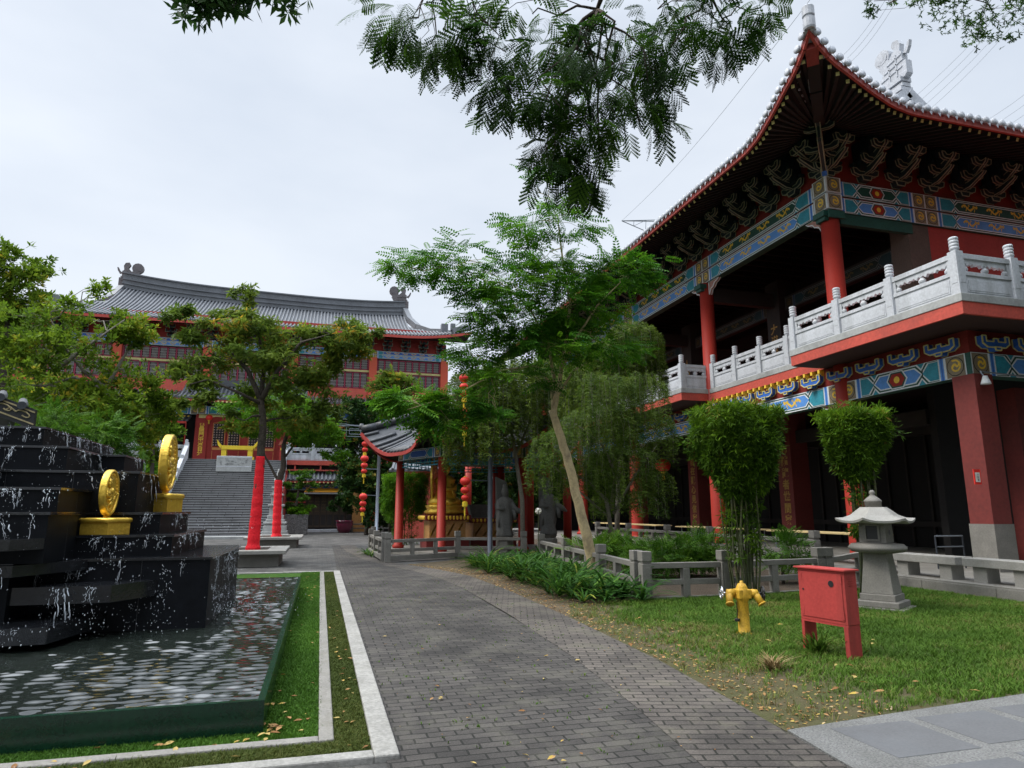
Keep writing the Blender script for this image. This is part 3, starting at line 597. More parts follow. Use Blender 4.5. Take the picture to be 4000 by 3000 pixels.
def rail_panel_mb(L_, full=True):
    """stone panel: 0..L_ along x, carved opening under the handrail"""
    mb = MB(); t = .055
    mb.box(0, L_, -t*.8, t*.8, 0, .46); mb.box(.07, L_-.07, -t*.8-.012, t*.8+.012, .07, .40); mb.box(.11, L_-.11, -t*.8-.02, t*.8+.02, .11, .36)
    mb.box(0, L_, -t*1.3, t*1.3, .46, .55); mb.box(0, L_, -t*1.35, t*1.35, .86, .98)
    mb.box(0, .09, -t, t, .55, .86); mb.box(L_-.09, L_, -t, t, .55, .86)
    n = 22; a, b = .09, L_-.09; top = [(a+(b-a)*i/n) for i in range(n+1)]
    low = [.86-.07-.13*abs(math.sin(math.pi*3*(i/n)))*(.6+.4*math.cos(2*math.pi*3*i/n))-.05*(i % 2) for i in range(n+1)]
    for i in range(n):
        mb.prism([(top[i], -t*.75, low[i]), (top[i+1], -t*.75, low[i+1]), (top[i+1], -t*.75, .861), (top[i], -t*.75, .861)], (0, t*1.5, 0))
    mb.lathe([(.045, .55), (.09, .6), (.1, .64), (.06, .69), (.04, .72), (.07, .8)], (L_/2, 0, 0), 10, sy=.7)
    for q in (a+.03, b-.03): mb.lathe([(.03, .55), (.075, .6), (.08, .64), (.04, .69), (.03, .74)], (q, 0, 0), 10, sy=.7)
    return mb
# ================================================================ the hall on the right
HX, HY, BAY = 15.0, 16.2, 7.1
hall = thing('temple_hall', 'two storey red columned temple hall with painted beams and a sharply upturned grey roof corner', 'temple', (HX, HY, .24))
CY = [HY+BAY*i for i in range(5)]
def column_mb(h, r): mb = MB(); mb.lathe([(r*1.35, 0), (r*1.4, .06), (r*1.25, .14), (r*1.02, .16), (r, .2), (r*.94, h)], (0, 0, 0), 24); return mb
col_p = column_mb(10.62, .29).build('column', RED, hall, True, local=True)
for y in CY: put(col_p, hall, (HX, y, .24))
mb = MB()     # inner square columns with couplets; the wall corner pillar and the next one
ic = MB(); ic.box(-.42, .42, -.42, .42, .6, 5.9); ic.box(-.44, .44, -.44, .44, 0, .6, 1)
REDSHADE = pm('shaded_column_red', (.15, .022, .018), .7, .2, .9, 12, .2, stain=(.06, .015, .012), stain_amt=.5)  # column red darkened: shade of the inner bays and porch put into the colour
icp = ic.build('inner_column', [REDSHADE, GRAN], hall, local=True)
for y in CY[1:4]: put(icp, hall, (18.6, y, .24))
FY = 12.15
pill = MB(); pill.box(14.72, 15.28, FY-.28, FY+.3, 1.3, 4.8); pill.box(14.70, 15.30, FY-.30, FY+.32, .24, 1.3, 1); pill.build('corner_pillar', [REDSHADE, GRAN], hall)
pill = MB(); pill.box(17.5, 18.0, FY+.9, FY+1.4, .24, 4.8); pill.build('porch_pillar', REDSHADE, hall)
pill = MB(); pill.box(16.6, 17.49, FY+1.6, FY+1.8, .24, 4.8); pill.build('porch_wall', REDSHADE, hall)
for y, s in ((CY[1], '心隨龍者世間家'), (CY[2], '自在觀心見信家')):
    tb = MB()
    for i, ch in enumerate(s): text_mb(tb, ch, (18.175, y-.02, 3.9-i*.47), (0, -1, 0), (0, 0, 1), .42, 0, .03)
    tb.build('couplet', MATS['shaded_gold'] if 'shaded_gold' in MATS else pm('shaded_gold', (.34, .2, .035), .5, .3, 5, 30, .1), hall)  # gold darkened to paint in the deep shade around the couplets
for y, s in ((CY[1], '大道長青天'), (CY[2], '人心自在安')):
    tb = MB()
    for i, ch in enumerate(s): text_mb(tb, ch, (18.165, y-.02, 9.0-i*.5), (0, -1, 0), (0, 0, 1), .45, 0, .03)
    tb.build('couplet', MATS['shaded_gold'] if 'shaded_gold' in MATS else pm('shaded_gold', (.34, .2, .035), .5, .3, 5, 30, .1), hall)
up = MB(); up.box(-.42, .42, -.42, .42, 0, 5); upp = up.build('upper_column', DARKWOOD, hall, local=True)
for y in CY[1:4]: put(upp, hall, (18.6, y, 6.23))
# upper floor slab with its balconies, fascia and painted underside shade
mb = MB(); Z0, Z1 = 5.92, 6.21
mb.box(14.80, 34, 16.7, 23.2, Z0, Z1); mb.box(13.55, 34, 10.98, 16.70, Z0, Z1); mb.box(13.55, 34, 23.2, 45.5, Z0, Z1)
mb.build('floor_slab', REDSLAB, hall)
mb = MB(); mb.box(14.86, 33.9, 16.8, 23.1, Z0-.004, Z0-.002); mb.box(13.62, 33.9, 11.05, 16.76, Z0-.005, Z0-.003); mb.box(13.62, 33.9, 23.27, 45.4, Z0-.004, Z0-.002); mb.build('underside_shade', pm('slab_shade_brown', (.035, .014, .011), .8, .3, 1, 12, .1), hall)  # dark sheet below the slab: balcony shade put into the colour
mb = MB(); mb.box(14.78, 15.04, 16.73, 23.17, Z1, Z1+.19); mb.box(13.53, 13.8, 10.96, 16.73, Z1, Z1+.19); mb.box(13.8, 34, 10.96, 11.23, Z1, Z1+.188); mb.box(13.8, 14.95, 16.5, 16.73, Z1, Z1+.188)
mb.box(13.53, 13.8, 23.17, 45.5, Z1, Z1+.19); mb.box(13.8, 14.95, 23.17, 23.4, Z1, Z1+.188)
mb.build('kerb_stone', MARBLES, hall, bevel=.01)
ZB = Z1+.19
pp = post_mb().build('balustrade_post', MARBLE, hall, bevel=.008, local=True)
def run(x0, y0, x1, y1, n, first=True, last=True):
    """balustrade from a to b in n panels"""
    L_ = math.hypot(x1-x0, y1-y0); a = math.atan2(y1-y0, x1-x0); st = L_/n; pl = st-.22
    pr = rail_panel_mb(pl).build('balustrade_panel', MARBLE, hall, bevel=.006, local=True)
    for i in range(n): t = i*st+.11; put(pr, hall, (x0+math.cos(a)*t, y0+math.sin(a)*t, ZB), a)
    for i in range(0 if first else 1, n+(1 if last else 0)): put(pp, hall, (x0+math.cos(a)*st*i, y0+math.sin(a)*st*i, ZB), a)
run(13.67, 11.10, 13.67, 16.60, 3); run(13.67, 11.10, 28.5, 11.10, 9, False)
run(14.90, 16.95, 14.90, 22.95, 4); run(13.67, 23.30, 14.88, 23.30, 1); run(13.67, 23.30, 13.67, 45.1, 12, False)
# beams
def beam_run(z, h, th, inner, tiers=1, name='painted_beam'):
    for i in range(4):
        mb = MB(); mb.box(HX-.14, HX+.2, CY[i]+.0, CY[i+1], z, z+h, 5)
        F = Face(mb, (HX-.141, CY[i+1]-.0, z), (0, -1, 0), (0, 0, 1)); bay(F, BAY, h, inner); mb.build(name, PB, hall)
beam_run(10.86, .50, .3, 1); beam_run(11.42, .50, .3, 5); beam_run(4.80, .56, .3, 1)
mb = MB(); mb.box(HX-.14, HX+.2, FY, HY, 4.801, 5.359, 5); F = Face(mb, (HX-.141, HY, 4.80), (0, -1, 0), (0, 0, 1)); bay(F, HY-FY, .56, 1); mb.build('painted_beam', PB, hall)
def beam_front(z, h, inner, segs):
    x = HX-.14
    for L_, simple in segs:
        mb = MB(); mb.box(x, x+L_, HY-.14, HY+.2, z, z+h, 5); F = Face(mb, (x, HY-.141, z), (1, 0, 0), (0, 0, 1)); bay(F, L_, h, inner, simple=False); mb.build('painted_beam', PB, hall); x += L_
segs = [(3.9, 1), (7.1, 0), (7.1, 0)]
beam_front(10.861, .498, 1, segs); beam_front(11.421, .498, 5, segs); HYs = HY; HY = FY; beam_front(4.801, .558, 1, [(4.1, 0), (5, 0), (5, 0)]); HY = HYs
mb = MB(); mb.box(HX-.10, HX+.18, HY, 44.6, 11.36, 11.42); mb.box(HX-.1, 33, HY-.10, HY+.18, 11.361, 11.419); mb.box(HX-.06, HX+.1, HY+.1, 44.6, 11.92, 13.9); mb.box(HX-.059, 33, HY-.06, HY+.1, 11.92, 13.9)
mb.box(HX-.10, HX+.1, FY, 44.6, 5.36, 5.915); mb.box(HX-.099, 30, FY-.10, FY+.1, 5.36, 5.914); mb.build('frieze', pm('frieze_red', (.21, .028, .022), .65, .2, 1.3, 25, .1, spec=.2), hall)
mb = MB(); mb.box(HX+.35, 18.2, HY-.08, HY+.08, 10.5, 10.86); mb.box(HX-.3, HX+.3, HY-.34, HY-.28, 10.55, 10.8); mb.build('lintel', GREEN, hall)
mb = MB(); mb.box(18.2, 34, HY-.02, HY+.4, 6.2, 10.86); mb.build('upper_wall', REDW, hall)
mb = MB(); mb.box(18.05, 18.9, HY-.03, HY+.7, 6.21, 10.855); mb.build('wall_corner', pm('taupe_plaster', (.10, .075, .06), .8, .2, 2, 20, .2), hall)
# corner blocks and carved brackets under the beams
for z in (10.86, 11.42):
    mb = MB(); mb.box(HX-.30, HX+.28, HY-.30, HY+.28, z-.004, z+.504, 3)
    for O, U in (((HX-.301, HY+.25, z), (0, -1, 0)), ((HX-.27, HY-.301, z), (1, 0, 0))): medal(Face(mb, O, U, (0, 0, 1)), 0, .52, .5)
    mb.build('corner_block', PB, hall)
mb = MB(); outlined(mb, [(HX-.2, HY-.32, 11.93), (HX-.32, HY-.2, 11.93), (HX-.44, HY-.3, 12.2), (HX-.3, HY-.44, 12.2)], (.5, .5, 0), .015, 0, 1); mb.build('corner_block', [BLUE, EDGE], hall)
for y in CY:
    for sg in ((1,) if y == HY else (-1, 1)):
        for zb in (10.86, 4.8):
            mb = MB(); outlined(mb, [(HX-.05, y+sg*.3, zb-.0), (HX-.05, y+sg*1.0, zb), (HX-.05, y+sg*.86, zb-.1), (HX-.05, y+sg*.7, zb-.13), (HX-.05, y+sg*.6, zb-.26), (HX-.05, y+sg*.44, zb-.3), (HX-.05, y+sg*.3, zb-.52)], (.1, 0, 0), .016); mb.build('carved_bracket', [pm('carved_pink', (.4, .2, .16), .6, .4, 8, 30, .2) if 'carved_pink' not in MATS else MATS['carved_pink'], WHITEP], hall)
    mb = MB(); mb.box(HX-.42, HX-.1, y-.24, y+.24, 10.62, 10.8); mb.box(HX-.36, HX-.1, y-.19, y+.19, 10.5, 10.62); mb.build('beam_end', GREEN, hall)
bk = bracket_mb().build('bracket', [BRK, EDGE], hall, local=True)
for i in range(22): put(bk, hall, (HX-.08, HY+1.25+i*1.225, 12.02), math.pi)
for i in range(9): put(bk, hall, (HX+1.35+i*1.35, HY-.08, 12.02), -math.pi/2)
for a in (math.pi, -math.pi/2): put(bk, hall, (HX-.06, HY-.06, 12.0), a)
cb = MB()
outlined(cb, [(0, -.06, .05), (.6, -.06, .1), (1.5, -.06, .52), (1.55, -.06, .66), (.6, -.06, .4), (0, -.06, .4)], (0, .12, 0), .013); outlined(cb, [(.2, -.06, .5), (1.1, -.06, .6), (1.72, -.06, 1.0), (1.78, -.06, 1.22), (1.6, -.06, 1.2), (1.0, -.06, .86), (.2, -.06, .8)], (0, .12, 0), .013)
outlined(cb, uarm(.75, .5, .55), (.1, 0, 0), .013); outlined(cb, uarm(1.3, .45, .95), (.1, 0, 0), .013); outlined(cb, [(1.5, -.05, .6), (1.62, -.05, .6), (1.62, -.05, 1.55), (1.5, -.05, 1.55)], (0, .1, 0), .013)
put(cb.build('bracket', [BRK, EDGE], hall, local=True), hall, (HX-.06, HY-.06, 12.0), math.pi*1.25)
sb = small_bracket_mb().build('small_bracket', [BRK, PALEY, BLUE], hall, local=True)
for i in range(28): put(sb, hall, (HX-.12, FY+.55+i*1.16, 5.40), math.pi)
for i in range(9): put(sb, hall, (HX+.55+i*1.16, FY-.12, 5.40), -math.pi/2)
mb = MB()
for i in range(20):
    mb = MB(); y = 16.9+i*.33; mb.prism([(14.72, y, 5.91), (14.72, y, 5.8), (14.8, y, 5.8), (14.8, y, 5.72), (14.93, y, 5.72), (14.93, y, 5.91)], (0, .09, 0)); mb.build('dentil', GOLDP, hall)
# interior: ceilings, back wall, front wall of the ground floor, dim cross beams
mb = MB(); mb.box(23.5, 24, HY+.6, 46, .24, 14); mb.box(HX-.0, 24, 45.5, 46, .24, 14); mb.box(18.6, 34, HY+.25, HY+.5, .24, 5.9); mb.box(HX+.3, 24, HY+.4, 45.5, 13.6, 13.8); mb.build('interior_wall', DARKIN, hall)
mb = MB()
for y in CY[1:4]:
    mb.box(HX+.25, 23.4, y-.14, y+.14, 10.1, 10.7); mb.box(HX+.25, 23.4, y-.12, y+.12, 4.2, 4.75)
for x in (18.6, 21): mb.box(x-.14, x+.14, HY+.5, 45, 9.9, 10.5); mb.box(x-.12, x+.12, HY+.5, 45, 4.3, 4.8)
for i in range(40): mb.box(HX+.3, 23.4, HY+1+i*.7, HY+1.12+i*.7, 13.3, 13.6)
mb.build('interior_beams', DARKWOOD, hall)
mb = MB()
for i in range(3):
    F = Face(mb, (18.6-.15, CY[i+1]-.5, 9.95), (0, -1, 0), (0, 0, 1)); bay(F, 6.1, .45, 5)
mb.build('interior_painting', [pm('dim_'+m.name, tuple(.16*c for c in k), .6, .2, 3, 20, 0) for m, k in ((BLUE,(.05,.16,.46)),(LBLUE,(.2,.4,.7)),(TEAL,(.04,.2,.26)),(WHITEP,(.6,.6,.6)),(GOLDP,(.6,.4,.1)),(GREEN,(.02,.08,.06)),(RED,(.3,.04,.03)),(TAUPE,(.25,.2,.13)),(DARKWOOD,(.02,.02,.02)))], hall)  # beam paints scaled down: interior gloom put into the colours
# lattice screens deep in the ground floor
mb = MB()
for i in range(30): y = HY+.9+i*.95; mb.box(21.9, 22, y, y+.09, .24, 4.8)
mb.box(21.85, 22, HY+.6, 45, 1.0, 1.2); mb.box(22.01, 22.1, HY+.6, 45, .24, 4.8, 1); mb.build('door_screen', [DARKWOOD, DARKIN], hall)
# roof -----------------------------------------------------------
LIFT = [(0, 1.08), (.12, .92), (.3, .72), (.6, .5), (.9, .385), (1.4, .27), (2.1, .15), (2.9, .06), (3.8, 0)]
SHIF = [(0, .82), (.5, .76), (1.3, .6), (2.2, .36), (3.2, .1), (4, 0)]
EX, EY, EZ = 12.0, 13.0, 12.42
def eL(y): a = y-12.16; return Vector((EX-interp(a, SHIF), y, EZ+interp(a, LIFT)))
def eF(x): a = x-11.18; return Vector((x, EY-interp(a, SHIF)*1.02, EZ+interp(a, LIFT)))
ys = [12.16+.1*i for i in range(12)]+[13.36+.24*i for i in range(12)]+[16.4+.34*i for i in range(90)]
xs = [11.18+.1*i for i in range(12)]+[12.4+.26*i for i in range(14)]+[16.1+.36*i for i in range(46)]
el = [eL(y) for y in ys]; ef = [eF(x) for x in xs]
def wl(y): return Vector((HX-.05, max(y, HY-.05), 13.75))
def wf(x): return Vector((max(x, HX-.05), HY-.05, 13.75))
mb = MB(); n1 = len(el)
for E, W in ((el, [wl(y) for y in ys]), (ef, [wf(x) for x in xs])):
    vs = []
    for e, w_ in zip(E, W):
        for k in range(7): t = k/6; p = e.lerp(w_, t); p.z = e.z+(w_.z-e.z)*t - .10*math.sin(math.pi*t) - .02; vs.append(p)
    fs = [(i*7+k, i*7+k+1, (i+1)*7+k+1, (i+1)*7+k) for i in range(len(E)-1) for k in range(6)]
    mb.add(vs, fs, 0)
    # rafters
    step = .0
    for i in range(len(E)-1):
        d = (E[i+1]-E[i]).length; m_ = max(1, round(d/.34))
        for j in range(m_):
            t = (j+.5)/m_
            if d < .2 and i % 3: continue
            a = E[i].lerp(E[i+1], t); b = W[i].lerp(W[i+1], t); a = a.lerp(b, .05); a.z -= .17; b.z -= .1; q = a.lerp(b, .55); q.z -= .06; mb.beam(a, q, .09, .1, 0); mb.beam(q, b, .09, .1, 0)
            o = (a-b).normalized()*.004; mb.beam(a+o, a+o*3, .085, .095, 1)
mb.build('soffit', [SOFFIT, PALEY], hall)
mb = MB()
for E in (el, ef):
    for a, b in zip(E, E[1:]): mb.beam(a-Vector((0,0,.02)), b-Vector((0,0,.02)), .07, .17, 0)
mb.build('eave_board', REDDARK if False else pm('eave_red', (.34, .045, .03), .6, .2, 2, 20, .1, stain=(.12, .025, .02), stain_amt=.5), hall)
def prof(d): return .42*d+.0165*d*d
mb = MB(); RX, GY = 24.0, 20.9
def roof_pt(e, inward, d, full): p = Vector((e.x, e.y, 0))+inward*d; lift = (e.z-EZ)*max(0, 1-d/3.5)**2; return Vector((p.x, p.y, EZ+.10+prof(d)+lift))
def slope(E, inward, dm):
    vs = []; nn = 10
    for e in E:
        D = dm(e)
        for k in range(nn+1): vs.append(roof_pt(e, inward, D*k/nn, D))
    mb.add(vs, [(i*(nn+1)+k, (i+1)*(nn+1)+k, (i+1)*(nn+1)+k+1, i*(nn+1)+k+1) for i in range(len(E)-1) for k in range(nn)], 0)
    acc = 0
    for i in range(len(E)-1):
        seg = (E[i+1]-E[i]).length; acc += seg
        while acc >= .30:
            acc -= .30; e = E[i].lerp(E[i+1], 1-acc/seg); D = max(.25, min(dm(e), 12)); st = [roof_pt(e, inward, D*(k/8), D)+Vector((0,0,.05)) for k in range(9)]
            st[0] = st[0]-inward*.10-Vector((0,0,.03)); mb.tube(st, .085, 8, 1); a = st[0]-inward*.005; mb.tube([a+inward*.02, a-inward*.02], .105, 10, 1)
            h = e+(E[i+1]-E[i]).normalized()*.15; mb.add([h+Vector((0,0,.09))-inward*.06+(E[i+1]-E[i]).normalized()*sx_ for sx_ in (-.07, .07)]+[h-inward*.08+Vector((0,0,-.05))], [(0, 1, 2)], 1)
slope(el, Vector((1, 0, 0)), lambda e: min(12, max(0, e.y-EY)) if e.y < GY else 12)
slope(ef, Vector((0, 1, 0)), lambda e: min(GY-EY, max(0, e.x-EX)) if e.x < 28 else max(.1, min(GY-EY, 36-e.x)))
mb.add([(36, 13.1, EZ+.1), (36, 47, EZ+.1), (24, 47, 19.9), (24, 21, 19.9), (28, 21, 17)], [(0, 1, 2, 3, 4)], 0)
mb.add([(24, GY, 19.95), (16, GY, 14.2), (32, GY, 14.2)], [(0, 1, 2)], 0)
mb.build('roof', [TILED, TILEW], hall, True)
# hip ridge with its upright end tile, hip beam below
mb = MB(); hp = [Vector((11.2+t*8, 12.16+t*8.7, EZ+interp(t*9, [(0, 1.15), (.6, .82), (1.5, .75), (3, 1.4), (9, 4.6)]))) for t in [i/14 for i in range(15)]]
for a, b in zip(hp, hp[1:]): mb.beam(a, b, .3, .36, 0)
mb.lathe([(.13, 0), (.15, .05), (.15, .30), (.12, .32), (.12, .36), (.15, .38), (.15, .62), (.11, .66), (.05, .7)], (11.17, 12.12, 13.42), 14, 0)
mb.build('hip_ridge', TILEW, hall)
mb = MB(); a = Vector((11.42, 12.38, 13.22)); b = Vector((14.6, 15.8, 13.35)); mid = a.lerp(b, .3); mid.z -= .34
mb.beam(a, mid, .3, .34, 0); mb.beam(mid, b, .3, .36, 0); mb.build('corner_beam', [SOFFIT], hall)
mb = MB(); d = (mid-a).normalized(); mb.beam(a-d*.06, a+d*.5, .305, .345, 0); mb.build('corner_beam_end', REDDARK, hall)
# main ridge, gable ridges and the ridge-end dragon
mb = MB()
for z, w_ in ((19.2, .5), (19.42, .66), (19.62, .5), (19.84, .66), (20.02, .46), (20.3, .6)): mb.box(RX-w_/2, RX+w_/2, GY-.2, 44, z, z+.21)
for sg in (-1, 1):
    q = [Vector((RX+sg*7.6*t, GY-.1, 19.6-prof(12)+prof(12-7.6*t)+.1)) for t in [i/8 for i in range(9)]]
    for a, b in zip(q, q[1:]): mb.beam(a, b, .4, .5, 0)
mb.build('main_ridge', TILEW, hall)
def chiwen(mb, O, U, V, T, s, m=0, me=None):
    """ridge-end dragon: outline in U (outward) / V (up), thickness along T"""
    O = Vector(O); U = Vector(U); V = Vector(V); T = Vector(T)
    def pr(pts, t, m_): mb.prism([O+U*(a*s)+V*(b*s)-T*(t*s/2) for a, b in pts], T*(t*s), m_)
    pr([(-1.5,0),(.15,0),(.3,.12),(.3,.75),(.12,.8),(.12,1.3),(-.15,1.5),(-.35,1.5),(-.55,1.3),(-.75,1.42),(-1.05,1.4),(-1.15,1.1),(-.95,.75),(-1.2,.5),(-1.5,.25)], .34, m)
    pr([(-.02,1.3),(.06,1.75),(-.05,2.0),(-.32,2.05),(-.42,1.85),(-.28,1.6),(-.35,1.4)], .26, m)
    pr([(.12,1.2),(.3,1.35),(.42,1.6),(.52,1.62),(.46,1.36),(.3,1.1)], .16, m)
    c = [(-.95+.42*math.cos(i*.5236), 1.62+.42*math.sin(i*.5236)) for i in range(12)]; pr(c, .3, m)
    for r in (.3, .16): pr([(-.95+r*math.cos(i*.5236), 1.62+r*math.sin(i*.5236)) for i in range(12)], .36+.1*(.3-r), m)
    for a0, b0, a1, b1 in ((-1.1,.45,.1,.55),(-.9,.75,.2,.85),(-.7,1.05,.1,1.15),(-.2,.2,-.2,1.3),(-.6,.1,-.6,.9)):
        for sg in (-1, 1): q = T*(sg*s*.18); mb.beam(O+U*(a0*s)+V*(b0*s)+q, O+U*(a1*s)+V*(b1*s)+q, .06*s, .06*s, m)
mb = MB(); chiwen(mb, (RX, GY-.15, 20.45), (0, -1, 0), (0, 0, 1), (1, 0, 0), .98); mb.build('ridge_dragon', TILEW, hall)
# ================================================================ things hanging on or standing in the hall
def lantern_one(name, label, loc, r, group=None, mat=None):
    t = thing(name, label, 'lantern', loc, group); x, y, z = loc; mb = MB()
    mb.lathe([(r*.35, -r*.8), (r*.75, -r*.62), (r, -r*.15), (r, r*.15), (r*.75, r*.62), (r*.35, r*.8)], loc, 20, mod=lambda a, zz: 1-.035*(math.cos(10*a) < -.3)); sh = mb.build('shade', LANT, t, True)
    mb = MB(); mb.lathe([(r*.36, r*.78), (r*.4, r*.9), (r*.2, r*.95)], loc, 12); mb.build('collar', YEL, sh, True); mb = MB(); mb.lathe([(r*.34, -r*.98), (r*.36, -r*.78), (r*.1, -r*.76)], loc, 12); mb.build('collar', YEL, sh, True)
    mb = MB()
    for i in range(8): a = i*.785; mb.tube([(x+r*.12*math.cos(a), y+r*.12*math.sin(a), z-r*.95), (x+r*.2*math.cos(a), y+r*.2*math.sin(a), z-r*1.9)], .008, 4)
    mb.build('tassel', YEL, t); mb = MB(); mb.tube([(x, y, z+r*.9), (x, y, z+r*1.7)], .008, 5); mb.build('cord', BLACKP, t); return t
lantern_one('hanging_lantern', 'dim red lantern hanging in the open bay behind the stone garden lantern', (17.2, 17.4, 3.82), .27)
lantern_one('hanging_lantern', 'large dark red lantern hanging under the balcony at the right edge', (16.35, 11.55, 4.62), .3)
lantern_one('hanging_lantern', 'faint red lantern hanging in the shade beside the couplet column', (17.6, 32.4, 4.0), .42)
mb = MB(); mb.tube([(16.35, 11.55, 5.9), (16.35, 11.55, 5.12)], .01, 5); mb.build('lantern_hook', DSTEEL, hall)
t = thing('flood_light', 'white clamp flood light fixed at the corner of the lower beam', 'lamp', (14.9, 11.75, 4.7))
mb = MB(); mb.lathe([(.05, .1), (.07, .03), (.10, -.05), (.11, -.10)], (14.9, 11.75, 4.62), 12); mb.build('lamp_head', WHITEP, t, True)
mb = MB(); mb.tube([(14.9, 11.78, 4.72), (14.9, 11.85, 4.85), (16.4, 11.87, 4.8)], .018, 6); mb.build('arm', STEEL, t)
t = thing('ceiling_lamp', 'small warm round lamp glowing under the ceiling above the dark bay', 'lamp', (16.6, 17.6, 4.6))
LAMPE, _t, _b = new_mat('warm_lamp'); _b.inputs['Emission Color'].default_value = (1, .75, .35, 1); _b.inputs['Emission Strength'].default_value = 6; _b.inputs['Base Color'].default_value = (.9, .8, .6, 1)
mb = MB(); mb.lathe([(.12, 0), (.13, .03), (.1, .05)], (16.6, 17.6, 4.1), 14); mb.build('lens', LAMPE, t, True); mb = MB(); mb.lathe([(.15, .05), (.15, .1), (.03, .12), (.02, .7)], (16.6, 17.6, 4.1), 14); mb.build('housing', DSTEEL, t, True)
# extinguisher, notice, steel frame
def on_wall(x, y, Yp): return P(x, y, Yp)
q = on_wall(2142, 1160, FY+1.55)
t = thing('fire_extinguisher', 'red fire extinguisher hung on the dark wall between two pillars', 'extinguisher', q); x, y, z = q; y -= .1
mb = MB(); mb.lathe([(.09, -.34), (.1, -.3), (.1, .2), (.07, .3), (.035, .34)], (x, y, z), 16); mb.build('cylinder', LANT, t, True)
mb = MB(); mb.box(x-.03, x+.03, y-.03, y+.03, z+.34, z+.42); mb.beam((x-.02, y, z+.41), (x+.15, y, z+.45), .03, .03); mb.build('valve', BLACKP, t)
mb = MB(); mb.tube([(x, y-.03, z+.37), (x+.14, y-.05, z+.25), (x+.14, y-.06, z-.2)], .015, 6); mb.build('hose', BLACKP, t); mb = MB(); mb.box(x-.06, x+.06, y+.05, y+.13, z-.1, z+.1); mb.build('bracket', BLACKP, t)
q = on_wall(2110, 1030, FY-.28); t = thing('notice', 'small red bordered white notice on the corner pillar above the extinguisher', 'sign', q); x, y, z = q
mb = MB(); mb.box(x-.1, x+.1, y-.02, y, z-.17, z+.17); mb.build('frame', LANT, t); mb = MB(); mb.box(x-.065, x+.065, y-.026, y-.019, z-.12, z+.1); mb.build('sheet', SIGNW, t)
tb = MB()
for i in range(3): text_mb(tb, '火警電'[i], (x-.0, y-.03, z+.03-i*.06), (1, 0, 0), (0, 0, 1), .05)
tb.build('lettering', BLACKP, t)
q = P(2050, 1165, 13.0); t = thing('steel_frame', 'thin grey steel barrier frame standing on the hall pavement before the pillar', 'barrier', (q.x, q.y, .24)); x, y = q.x, q.y
mb = MB()
for dx in (-.42, .42): mb.tube([(x+dx, y, .24), (x+dx, y, 1.0)], .018, 8)
mb.build('leg', DSTEEL, t); mb = MB(); mb.tube([(x-.42, y, 1.0), (x+.42, y, 1.0)], .018, 8); mb.tube([(x-.42, y, .75), (x+.42, y, .75)], .014, 8); mb.build('rail', STEEL, t)
# power lines and pylon
q = P(1420, 485, 150); t = thing('pylon', 'lattice steel pylon arm showing beyond the eave of the right hall', 'pylon', (q.x+10, 150, 0)); mb = MB(); a = Vector(P(1343, 477, 150)); b1 = Vector(P(1640, 470, 150)); b2 = Vector(P(1640, 605, 150)); w_ = .16
mb.beam(a, b1, w_, w_); mb.beam(a, b2, w_, w_); b3 = b1+Vector((0, 4, 0)); mb.beam(a, b3, w_, w_)
for i in range(1, 12): u, v = a.lerp(b1, i/12), a.lerp(b2, i/12); mb.beam(u, v, .1, .1); mb.beam(a.lerp(b1, (i+1)/12), v, .1, .1)
mb.build('cross_arm', WIRE, t); mb = MB()
for dx in (-2.5, 2.5):
    for dy in (-2.5, 2.5): mb.beam((b1.x+2.5+dx*1.5, 150+dy*1.5, 0), (b1.x+2.5+dx*.4, 150+dy*.4, b1.z+9), .35, .35)
for i in range(12): z = 3+i*(b1.z)/12; mb.beam((b1.x-1.2, 147, z), (b1.x+6, 147, z+4), .2, .2); mb.beam((b1.x+6, 147, z), (b1.x-1.2, 147, z+4), .2, .2)
mb.build('tower', WIRE, t)
def wire(pa, pb, n, gap, label, rr=.03):
    for i in range(n):
        a = P(pa[0]+gap[0]*i, pa[1]+gap[1]*i, pa[2]); b = P(pb[0]+gap[0]*i*.9, pb[1]+gap[1]*i*.9, pb[2]); mb = MB()
        mb.tube([a.lerp(b, k/10)-Vector((0, 0, 2.2*math.sin(math.pi*k/10))) for k in range(11)], rr, 5); tag(mb.build('power_line', WIRE, at=a), label, 'wire', label+' group')
wire((1770, 160, 90), (1960, -80, 60), 3, (11, 5), 'power line in the left bundle above the roof corner', .022)
wire((1935, 245, 90), (2330, -190, 60), 4, (12, 8), 'power line in the middle bundle behind the roof dragon', .022)
wire((2060, 300, 90), (2420, 10, 60), 4, (17, 10), 'power line in the right bundle over the long eave', .022)
wire((1343, 477, 150), (1780, -40, 60), 1, (0, 0), 'thin cable running from the pylon arm to the sky', .03)
# ================================================================ the main hall at the end of the axis
CX = -6.2
far = thing('main_temple_hall', 'wide grey roofed main temple hall on a high terrace at the end of the path', 'temple', (CX, 58, 0))
colx = [CX+d for d in (-22.8, -16.3, -10, -3.4, 3.4, 10, 16.3, 22.8)]
mb = MB(); mb.box(CX-24, CX+24, 54.4, 78, 0, 5.06); mb.build('terrace_wall', DARKWOOD, far)
mb = MB()
for a, b in ((-30, -9.9), (-2.7, 18)): mb.box(a, b, 53.9, 54.3, 5.06, 5.40); mb.box(a, b, 53.95, 54.15, 4.62, 4.72); [mb.box(x, x+.12, 53.96, 54.14, 4.72, 5.06) for x in np.arange(a+.6, b-.3, 1.9)]
mb.build('terrace_fascia', REDSLAB, far)
mb = MB(); mb.box(CX-24, CX+24, 54.3, 58, 5.061, 5.4); mb.build('terrace_floor', STEP, far)
fr = rail_panel_mb(1.55)
fp = fr.build('balustrade_panel', MARBLE, far, local=True); fpo = post_mb(1.05, .12, .3).build('balustrade_post', MARBLE, far, local=True)
